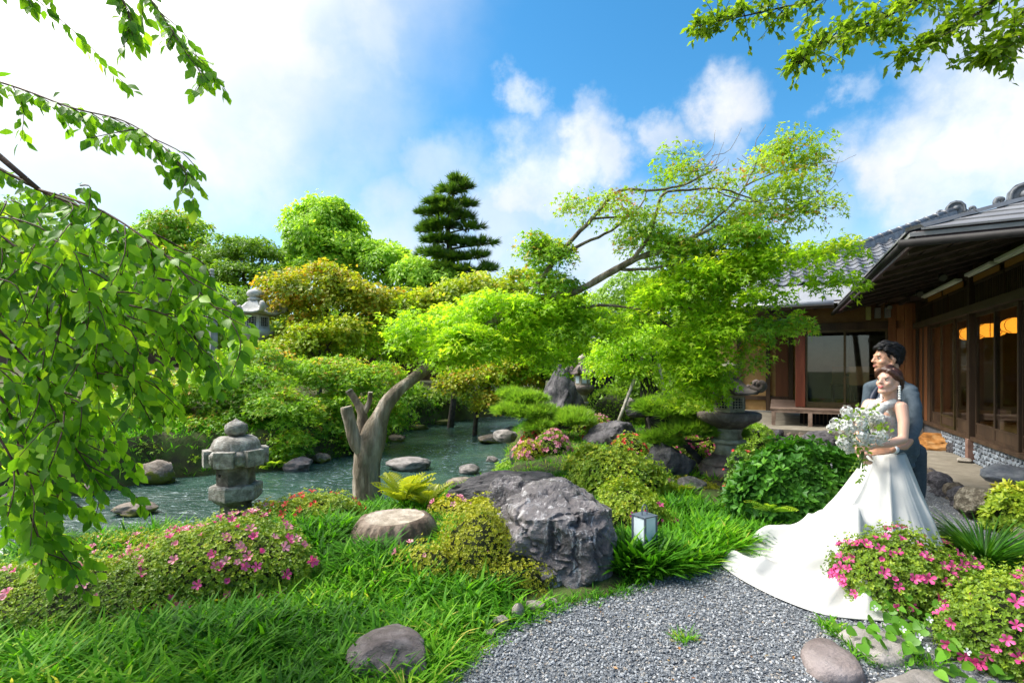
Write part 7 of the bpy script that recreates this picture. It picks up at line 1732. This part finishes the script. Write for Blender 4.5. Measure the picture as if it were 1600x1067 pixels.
# ---------------- bride
def bride():
    base = (3.17, 4.2, 0); t = thing('person', 'bride in a sleeveless ivory gown with a long train, brown hair pinned up', 'person', base)
    hc = at(1388, 595, 4.14); W_, ch, el, fr = head_parts(hc, (-.93, -.36, .13), (.14, .04, 1), .96)
    nk = W_(-.045, 0, -.12)
    body = ch + [[(*nk, .045), A4(1394, 626, 4.2, .05), A4(1386, 640, 4.22, .075)],
        [A4(1408, 636, 4.07, .05), A4(1394, 634, 4.15, .056), A4(1376, 634, 4.26, .056), A4(1358, 632, 4.35, .05)],
        [A4(1384, 645, 4.22, .09), A4(1380, 660, 4.21, .10), A4(1383, 680, 4.21, .092), A4(1386, 697, 4.21, .088), A4(1388, 720, 4.21, .13)],
        [A4(1408, 636, 4.07, .05), A4(1412, 660, 4.02, .041), A4(1411, 686, 3.985, .036), A4(1390, 693, 3.93, .034), A4(1366, 696, 3.915, .024)],
        [A4(1358, 632, 4.35, .05), A4(1346, 655, 4.32, .04), A4(1340, 680, 4.26, .035), A4(1340, 696, 4.12, .030), A4(1341, 703, 4.02, .023)],
        [A4(1370, 655, 4.10, .058), A4(1368, 660, 4.16, .055)], [A4(1362, 655, 4.22, .055), A4(1362, 660, 4.26, .05)]]
    h1 = hand_chains(at(1364, 697, 3.915), (-1, .1, -.12), (-.1, -.75, .6), .92, .75, -1)
    h2 = hand_chains(at(1341, 704, 4.01), (.05, -.6, -.75), (-.9, -.1, .2), .92, .8, 1)
    obj('body', blobmesh('body', body + h1 + h2, el, .0065, skin_m, 6), t)
    face_details(W_, fr, .97, t, lip_f)
    # pinned-up hair
    kk = .97; P4 = lambda a, s_, h, q: (*W_(a, s_, h), q * kk)
    f, r, u = fr; X3 = lambda a, s_, h: np.array([(f * a)[:], (r * s_)[:], (u * h)[:]])
    hch = [[P4(.070, .010, .090, .022), P4(.058, -.045, .078, .026), P4(.028, -.074, .045, .024), P4(-.02, -.082, .022, .024), P4(-.06, -.06, -.01, .03)], [P4(.070, .010, .090, .022), P4(.055, .050, .074, .026), P4(.025, .076, .040, .024), P4(-.02, .084, .018, .022), P4(-.06, .06, -.01, .03)],
           [P4(.055, 0, .106, .022), P4(0, 0, .118, .028), P4(-.06, 0, .09, .035)], [P4(-.085, 0, .02, .045), P4(-.105, -.01, -.035, .048), P4(-.085, 0, -.068, .036)], [P4(-.10, .035, -.02, .032), P4(-.12, 0, -.01, .034), P4(-.10, -.035, -.02, .032)]]
    rib = lambda v: .0012 * np.sin(((v - np.array(hc[:])) @ np.array([.3, .5, .8])) * 420 + 4 * fbm(v * 18, 2)) + .002 * fbm(v * 30, 2)
    ho = obj('hair', blobmesh('hair', hch, [(W_(-.028, 0, .04), X3(.098, .080, .082))], .006, hair_r, 6, disp=rib), t)
    bun = np.array(W_(-.11, 0, -.04)[:]); strands(ho.data, 1500, lambda P, N: bun - P, .035, hair_r, t, 1)
    pearl = plain('pearl bead', (.80, .78, .74), .3, .5)
    er = W_(-.012, -.082, -.04) if (W_(0, -.1, 0) - cam.location).length < (W_(0, .1, 0) - cam.location).length else W_(-.012, .082, -.04)
    for nm_, e0 in (('earring', er), ('earring', at(1377, 607, 4.20))):
        mb = MB()
        for i in range(6): mb.lathe([(.001, -.011), (.008, -.008), (.0115, 0), (.008, .008), (.001, .011)], 10, e0 + Vector((0, -.004, -.004 - i * .0195)))
        mb.build(nm_, pearl, t, True, kind='stuff')
    # gown: bodice
    gown = surf('ivory satin', [(.3, (.42, .415, .395)), (.7, (.47, .465, .445))], .5, 3, 5, .0015, 60, spec=.35)
    lace = surf('white lace', [(.35, (.33, .325, .31)), (.5, (.45, .44, .425)), (.65, (.54, .53, .515))], .8, 70, 4, .006, 110)
    bod = [[A4(1384, 650, 4.215, .095), A4(1380, 662, 4.205, .108), A4(1383, 680, 4.205, .101), A4(1386, 697, 4.205, .100), A4(1388, 708, 4.205, .112)], [A4(1370, 655, 4.10, .064), A4(1368, 660, 4.16, .062)], [A4(1362, 655, 4.22, .060), A4(1362, 660, 4.26, .056)],
           [A4(1366, 648, 4.12, .04), A4(1380, 636, 4.10, .036), A4(1396, 629, 4.11, .034)], [A4(1360, 648, 4.24, .04), A4(1364, 636, 4.24, .036), A4(1374, 628, 4.28, .034)], [A4(1394, 634, 4.12, .040), A4(1396, 645, 4.15, .045), A4(1392, 658, 4.19, .06)]]
    obj('bodice', blobmesh('bodice', bod, [], .006, lace, 4, disp=lambda v: .0022 * np.clip(fbm(v * 75, 2), -.4, 1)), t)
    # gown: skirt and train, one sheet falling from the waist and lying on the ground
    wc = np.array(at(1388, 706, 4.205)[:]); hem = [(3.80, 4.51), (3.56, 4.25), (3.36, 3.92), (3.1, 3.6), (2.8, 3.28), (2.45, 3.02), (2.16, 3.04), (1.93, 3.09), (1.77, 3.33), (1.65, 3.69), (1.63, 3.96), (1.76, 4.18), (1.95, 4.35), (2.24, 4.46), (2.49, 4.53), (2.74, 4.62), (3.0, 4.70), (3.3, 4.68), (3.6, 4.62)]
    hem = np.array(hem); ang = np.arctan2(hem[:, 1] - wc[1], hem[:, 0] - wc[0]); dist = np.hypot(hem[:, 0] - wc[0], hem[:, 1] - wc[1]); o_ = np.argsort(ang); ang, dist = ang[o_], dist[o_]
    nt_, nu = 330, 90; th = np.linspace(-math.pi, math.pi, nt_, endpoint=False)
    D = np.interp(th, np.r_[ang[-1] - 6.28319, ang, ang[0] + 6.28319], np.r_[dist[-1], dist, dist[0]])
    D = np.real(np.fft.ifft(np.fft.fft(D) * np.exp(-(np.fft.fftfreq(nt_) * nt_ / 34.) ** 2)))
    Rd = np.minimum(D, .60 + .06 * np.sin(th * 2 + 1)); V = []
    ph = 5 * fbm(np.stack([np.cos(th) * 1.5, np.sin(th) * 1.5, 0 * th], 1) + 3, 2)
    RID = [(np.array([gp(*q_).xy[:] for q_ in L_]), am, wd) for L_, am, wd in (([(1170, 850), (1262, 856), (1330, 876), (1400, 884)], .13, .055), ([(1338, 878), (1346, 920), (1352, 968)], .13, .05), ([(1140, 874), (1185, 896), (1245, 905), (1300, 896)], .06, .06), ([(1290, 866), (1225, 882), (1170, 905)], .05, .045), ([(1275, 958), (1318, 928), (1336, 890)], .08, .05), ([(1190, 925), (1240, 935), (1300, 925)], .035, .05))]
    for i in range(nu):
        uu = i / (nu - 1); s1 = min(uu / .55, 1); s2 = max((uu - .55) / .45, 0)
        r = .105 + (Rd - .105) * (s1 ** .92) + (D - Rd) * s2
        fold = .6 * (1 - 2 * np.abs(np.sin(th * 7.5 + ph)) ** .8) + .4 * np.sin(th * 5 + 1.7 * ph)
        r = r * (1 + .075 * fold * min(s1 * 1.8, 1) * (1 - s2))
        z = wc[2] * (1 - s1) ** 1.04
        x, y = wc[0] + r * np.cos(th), wc[1] + r * np.sin(th)
        wav = .5 + .5 * np.sin(x * 5.2 + y * 3.1 + 2.2 * fbm(np.stack([x * 1.6, y * 1.6, 0 * x], 1), 3)); w2 = .5 + .5 * np.sin(x * 3.0 - y * 5.5 + 1 + 2 * fbm(np.stack([x * 1.3 + 7, y * 1.3, 0 * x], 1), 2))
        lift = .010 + (.10 * wav ** 3 + .08 * w2 ** 3) * np.exp(-s2 * .7) * np.clip(s1 * 1.4 - .5, 0, 1) * (1 - s2 ** 6) + .03 * np.clip(fold, 0, 1) * (1 - s2) * s1
        q2 = np.stack([x, y], 1)
        for pl, am, wd in RID: lift = lift + am * np.exp(-(pdist(q2, pl) / wd) ** 2) * np.clip(s1 * 2 - 1, 0, 1) * (1 - s2 ** 7)
        # the last hand's breadth of hem lies almost flat
        z = z + lift * (1 if i else 0) + (.12 * np.exp(-s2 * 5) * (D > Rd + .3) if s2 > 0 else .12 * (s1 ** 4) * (D > Rd + .3))
        z = z + .009 * fbm(np.stack([x * 5, y * 5, np.full_like(x, uu * 4)], 1), 3) * min(s1 * 2, 1)
        V.append(np.stack([x, y, np.maximum(z, .024)], 1))
    V = np.vstack(V); F = np.array([(j * nt_ + i, j * nt_ + (i + 1) % nt_, (j + 1) * nt_ + (i + 1) % nt_, (j + 1) * nt_ + i) for j in range(nu - 1) for i in range(nt_)])
    me = mesh_np('skirt', V, F, gown, True); o = obj('skirt', me, t); so = o.modifiers.new('thick', 'SOLIDIFY'); so.thickness = .006; so.offset = -1
    from mathutils.bvhtree import BVHTree
    bvh = BVHTree.FromPolygons([tuple(v) for v in V], [tuple(f_) for f_ in F]); mb = MB()
    for line in ([(1413, 728), (1404, 768), (1378, 812), (1340, 845), (1318, 862)], [(1282, 873), (1262, 886), (1232, 912), (1206, 938)]):
        pts = catmull([Vector((x, y, 0)) for x, y in line], 14)
        for p in pts:
            d_ = (at(p.x, p.y, 1.0) - cam.location).normalized(); h = bvh.ray_cast(cam.location, d_)
            if h[0]: mb.lathe([(.001, -.005), (.0052, -.003), (.0052, .003), (.001, .005)], 8, h[0])
    mb.build('button_row', plain('covered button', (.50, .49, .46), .5), t, True, kind='stuff')
bride()
# ---------------- groom
def groom():
    base = (3.68, 4.62, 0); t = thing('person', 'groom in a slate grey suit with navy lapel, holding the bride from behind', 'person', base)
    hc = at(1386, 560, 4.42); W_, ch, el, fr = head_parts(hc, (-.975, .14, .02), (-.03, 0, 1), 1.06, True)
    nk = W_(-.045, 0, -.13)
    hb = hand_chains(at(1394, 702, 4.045), (-1, -.02, -.05), (-.05, -.9, .35), 1.08, .45, -1)
    body = ch + [[(*nk, .056), A4(1398, 600, 4.46, .065), A4(1398, 625, 4.47, .10), A4(1402, 670, 4.48, .10)], [A4(1434, 672, 4.2, .04), A4(1412, 697, 4.08, .036), A4(1394, 702, 4.045, .028)]] + hb
    obj('body', blobmesh('body', body, el, .0065, skin_t, 6), t)
    face_details(W_, fr, 1.06, t, lip_m, True)
    k = 1.06; P4 = lambda a, s_, h, q: (*W_(a * .97, s_ * .95, h * .96), q * k * .86); f, r, u = fr; X3 = lambda a, s_, h: np.array([(f * a * k)[:], (r * s_ * k)[:], (u * h * k)[:]])
    hch = [[P4(.078, -.035, .088, .024), P4(.090, 0, .094, .024), P4(.074, .04, .086, .024)], [P4(.070, -.01, .108, .026), P4(.02, 0, .128, .032), P4(-.05, 0, .112, .04), P4(-.095, 0, .06, .045), P4(-.098, 0, .0, .040), P4(-.08, 0, -.05, .03)],
           [P4(.045, -.064, .072, .022), P4(0, -.080, .055, .024), P4(-.03, -.076, .02, .022), P4(-.05, -.066, -.03, .020)], [P4(.045, .064, .072, .022), P4(0, .080, .055, .024), P4(-.03, .076, .02, .022), P4(-.05, .066, -.03, .020)], [P4(.028, -.074, .03, .010), P4(.022, -.076, -.005, .007)], [P4(.028, .074, .03, .010), P4(.022, .076, -.005, .007)],
           [P4(.05, -.045, .108, .024), P4(-.01, -.058, .110, .03), P4(-.07, -.05, .085, .034)], [P4(.05, .045, .108, .024), P4(-.01, .058, .110, .03), P4(-.07, .05, .085, .034)]]
    rib = lambda v: .004 * np.sin(((v - np.array(hc[:])) @ np.array([.2, .75, .55])) * 360 + 5 * fbm(v * 16, 2)) + .006 * fbm(v * 26, 2)
    ho = obj('hair', blobmesh('hair', hch, [(W_(-.028, 0, .05), X3(.098, .080, .082))], .006, hair_b, 2, disp=rib), t)
    fa = np.array(f[:]); strands(ho.data, 1800, lambda P, N: -fa * .8 + np.array([0, 0, -.35]) + .5 * N, .032, hair_b, t, 2)
    suit = surf('slate suit cloth', [(.3, (.045, .065, .085)), (.7, (.075, .10, .125))], .75, 40, 4, .0015, 200, spec=.25)
    navy = plain('navy satin lapel', (.012, .018, .04), .4, .4)
    shirt = plain('white shirt cloth', (.72, .74, .78), .7)
    wr = lambda v: .007 * np.sin(v[:, 2] * 55 + 6 * fbm(v * 7, 2)) * np.clip((v[:, 0] - 3.4) * 6, 0, 1) + .004 * fbm(v * 14, 2)
    jk = [[A4(1421, 609, 4.34, .056), A4(1402, 602, 4.44, .066), A4(1378, 602, 4.54, .068), A4(1360, 606, 4.62, .062)], [A4(1396, 622, 4.46, .115), A4(1398, 650, 4.47, .12), A4(1402, 685, 4.49, .112), A4(1405, 715, 4.52, .13)],
          [A4(1423, 611, 4.32, .058), A4(1429, 636, 4.26, .054), A4(1431, 664, 4.21, .050), A4(1423, 684, 4.14, .046), A4(1408, 699, 4.09, .043), A4(1399, 702, 4.06, .037)], [A4(1360, 606, 4.62, .062), A4(1356, 640, 4.62, .056), A4(1356, 670, 4.55, .05)], [A4(1416, 625, 4.38, .075), A4(1418, 660, 4.40, .072), A4(1418, 705, 4.46, .085)]]
    obj('jacket', blobmesh('jacket', jk, [], .009, suit, 5, disp=wr), t)
    MB().tube(catmull([at(1399, 602, 4.30), at(1384, 612, 4.33), at(1372, 632, 4.31), at(1364, 660, 4.32)], 6), lerpl([.012, .03, .034, .02], 19), 8).build('lapel', navy, t, True)
    MB().tube(catmull([at(1374, 603, 4.44), at(1364, 620, 4.47), at(1356, 650, 4.44)], 6), lerpl([.015, .03, .02], 13), 8).build('lapel', navy, t, True)
    MB().tube(catmull([at(1386, 604, 4.34), at(1378, 622, 4.35), at(1374, 640, 4.35)], 5), lerpl([.022, .036, .03], 11), 8).build('shirt_front', shirt, t, True)
    MB().tube([W_(-.05, -.03, -.118), W_(.0, -.055, -.120), W_(.035, -.02, -.128), W_(.04, 0, -.13), W_(.035, .02, -.128), W_(.0, .055, -.120), W_(-.05, .03, -.118)], .014, 8).build('shirt_collar', shirt, t, True)
    MB().tube([at(1399, 702, 4.057), at(1394.5, 702, 4.05)], .035, 12).build('shirt_cuff', shirt, t, True)
    tr = [[A4(1412, 712, 4.54, .13), (3.60, 4.56, .70, .10)], [(3.62, 4.50, .80, .10), (3.66, 4.52, .50, .078), (3.68, 4.58, .12, .062), (3.68, 4.58, .05, .06)], [(3.54, 4.66, .80, .10), (3.56, 4.68, .50, .078), (3.58, 4.72, .12, .062), (3.58, 4.72, .05, .06)]]
    obj('trousers', blobmesh('trousers', tr, [], .01, surf('slate trouser cloth', [(.3, (.03, .042, .056)), (.7, (.05, .066, .085))], .8, 30, 4), 4), t)
    shoe = plain('black leather', (.012, .011, .011), .3, .5)
    for (x, y) in ((3.66, 4.56), (3.56, 4.70)):
        obj('shoe', blobmesh('shoe', [[(x + .05, y + .02, .05, .042), (x - .05, y - .02, .046, .045), (x - .16, y - .06, .036, .034)]], [], .008, shoe, 3), t)
groom()
# ---------------- bouquet
def bouquet():
    c = at(1348, 700, 3.93); t = thing('bouquet', 'loose bouquet of white flower clusters and lime leaves in the hands of the bride', 'bouquet', c); rr = np.random.default_rng(5)
    wf = leafmat('bouquet floret', [(0, (.48, .52, .38)), (.3, (.60, .61, .58)), (1, (.68, .68, .67))], .25, rough=.6, tcol=(1, 1, .95), leafk=(1, 1, 1))
    lf = leafmat('bouquet leaf', [(0, (.10, .22, .02)), (.5, (.24, .38, .03)), (1, (.40, .50, .06))], .45, leafk=(1, 1, 1))
    stem_m = plain('green stem', (.12, .22, .05), .6)
    TV, TF = [], []
    for i in range(5):
        th = i / 5 * 6.283; b_ = len(TV); ca, sa = math.cos(th), math.sin(th)
        for x, y, z in ((0, 0, -.1), (.5, -.34, .12), (1, 0, .05), (.5, .34, .12)): TV.append((ca * x - sa * y, z, sa * x + ca * y))
        TF += [(b_, b_ + 1, b_ + 2), (b_, b_ + 2, b_ + 3)]
    FL = (np.array(TV), np.array(TF))
    heads = [(1324, 645, 3.92, 13), (1308, 662, 3.92, 11), (1322, 668, 3.86, 16), (1342, 662, 3.84, 15), (1340, 682, 3.83, 17), (1358, 648, 3.90, 13), (1374, 682, 3.84, 15), (1360, 688, 3.84, 12), (1320, 690, 3.88, 13), (1326, 700, 3.90, 10), (1372, 655, 3.94, 10), (1346, 645, 3.95, 11), (1300, 668, 3.96, 8)]
    for x, y, Z, rp in heads:
        p = np.array(at(x, y, Z)[:]); r = rp * .88 * Z / FPX; n = int(34 + rp * 4); d = norm(rr.normal(size=(n, 3))); d[:, 1] -= .25; d = norm(d)
        leaves('flower_head', p + d * r * rr.uniform(.65, 1.08, (n, 1)), d + rr.normal(0, .25, (n, 3)), rr.normal(size=(n, 3)), rr.uniform(.011, .0175, n), FL, wf, rr.normal(.5, .25, n), t, kind='stuff')
        MB().tube(catmull([Vector(p), Vector(p).lerp(c, .5) + Vector((0, .02, .01)), c + Vector((rr.normal(0, .008), rr.normal(0, .008), 0)), c + Vector((-.02 + rr.normal(0, .012), 0, -.16))], 4), .0028, 5).build('stem', stem_m, t, True)
    lm = mesh_np('leaf', OVATE[0], OVATE[1], lf, True, rnd=np.linspace(.2, .8, len(OVATE[0])))
    for x, y, s_ in [(1352, 668, 5), (1380, 664, 6), (1368, 670, 5), (1340, 696, 6), (1345, 704, 6), (1336, 688, 5), (1366, 636, 5), (1336, 640, 5), (1310, 678, 5), (1316, 655, 4), (1376, 672, 5), (1384, 668, 4), (1354, 700, 5), (1348, 656, 4), (1328, 655, 4), (1330, 676, 4)]:
        for k in range(7):
            p = at(x + rr.normal(0, 5), y + rr.normal(0, 4), 3.84 + rr.normal(0, .02)); o = bpy.data.objects.new('leaf', lm); link(o, t)
            o.matrix_basis = leaf_frame(p, (rr.normal(0, .7), -.3, rr.normal(0, .7)), (rr.normal(0, .4), -.8, .5)) @ Matrix.Scale(.034 * rr.uniform(.7, 1.3), 4)
    for pts in ([(1350, 708, 3.92), (1352, 725, 3.90), (1346, 745, 3.86), (1340, 752, 3.84)], [(1345, 708, 3.92), (1338, 722, 3.88), (1330, 735, 3.84)]):
        W_ = [at(*q) for q in pts]; pp = catmull(W_, 5); MB().tube(pp, .002, 5).build('stem', stem_m, t, True)
        for p in pp[3::2]:
            for sg in (-1, 1):
                o = bpy.data.objects.new('leaf', lm); link(o, t); o.matrix_basis = leaf_frame(p, (sg * .8, -.2, -.5), (0, -.8, .5)) @ Matrix.Scale(.028, 4)
bouquet()
# ---------------- dining table and chairs inside the wing
def furniture():
    wood_f = plain('dark table wood', (.045, .028, .018), .4); cl = plain('table runner', (.30, .34, .30), .6); glassw = plain('glassware', (.55, .68, .70), .15, .6)
    c = Vector(BW(5.0, .55, .70)); t = thing('dining_table', 'long dark dining table set with glasses behind the wing doors', 'table', c)
    MB().box((4.6, -.6, 1.38), (5.3, 1.15, 1.42), BW).build('table_top', wood_f, t)
    for u in (4.68, 5.16):
        for v in (-.5, .98): MB().box((u, v, .70), (u + .07, v + .07, 1.38), BW).build('leg', wood_f, t)
    MB().box((4.66, -.55, 1.421), (5.24, 1.1, 1.426), BW).build('runner', cl, t)
    k = 0
    for v in (.95, .75, .5, .25, 0, -.25):
        for u in (4.72, 5.1):
            p = BW(u, v, 1.428); g_ = thing('drinking_glass', 'small glass set on the dining table in the wing', 'glass', p, 'glassware on the dining table')
            MB().lathe([(.03, 0), (.03, .005), (.006, .01), (.006, .06), (.03, .085), (.034, .13), (.028, .14)], 10, p).build('bowl', glassw, g_, True); k += 1
    for i, (u, v) in enumerate(((4.35, .98), (4.35, .45), (5.3, 1.25), (5.45, .6), (4.3, -.1))):
        lab = ['chair nearest the glass door in front of the dining table', 'second chair along the front of the dining table', 'chair at the left end of the dining table', 'chair behind the dining table by the grey screen', 'chair at the right end, front of the dining table'][i]
        p = BW(u, v, .70); ch = thing('dining_chair', lab, 'chair', p, 'dining chairs in the wing'); q = plain('tan chair back', (.28, .17, .09), .5) if 'tan chair back' not in MATS else MATS['tan chair back']
        MB().box((u - .2, v - .2, 1.12), (u + .2, v + .2, 1.17), BW).build('seat', wood_f, ch)
        for a in (-.18, .14):
            for b_ in (-.18, .14): MB().box((u + a, v + b_, .70), (u + a + .04, v + b_ + .04, 1.12), BW).build('leg', wood_f, ch)
        MB().hexa([BW(u - .22, v - .2, 1.17), BW(u - .19, v - .2, 1.17), BW(u - .19, v + .2, 1.17), BW(u - .22, v + .2, 1.17), BW(u - .30, v - .2, 1.62), BW(u - .27, v - .2, 1.62), BW(u - .27, v + .2, 1.62), BW(u - .30, v + .2, 1.62)]).build('backrest', q, ch)
    u, v = -1.25, -1.6; ch = thing('lounge_chair', 'pale chair seen through the nearest glass doors of the hall', 'chair', BW(u, v, .47)); q = plain('pale chair cover', (.50, .38, .18), .7)
    MB().box((u - .25, v - .25, .82), (u + .25, v + .25, .9), BW).build('seat', q, ch)
    MB().hexa([BW(u + .22, v - .25, .9), BW(u + .28, v - .25, .9), BW(u + .28, v + .25, .9), BW(u + .22, v + .25, .9), BW(u + .36, v - .25, 1.35), BW(u + .42, v - .25, 1.35), BW(u + .42, v + .25, 1.35), BW(u + .36, v + .25, 1.35)]).build('backrest', q, ch)
    for a in (-.24, .2):
        for b_ in (-.24, .2): MB().box((u + a, v + b_, .47), (u + a + .04, v + b_ + .04, .82), BW).build('leg', wood_f, ch)
furniture()
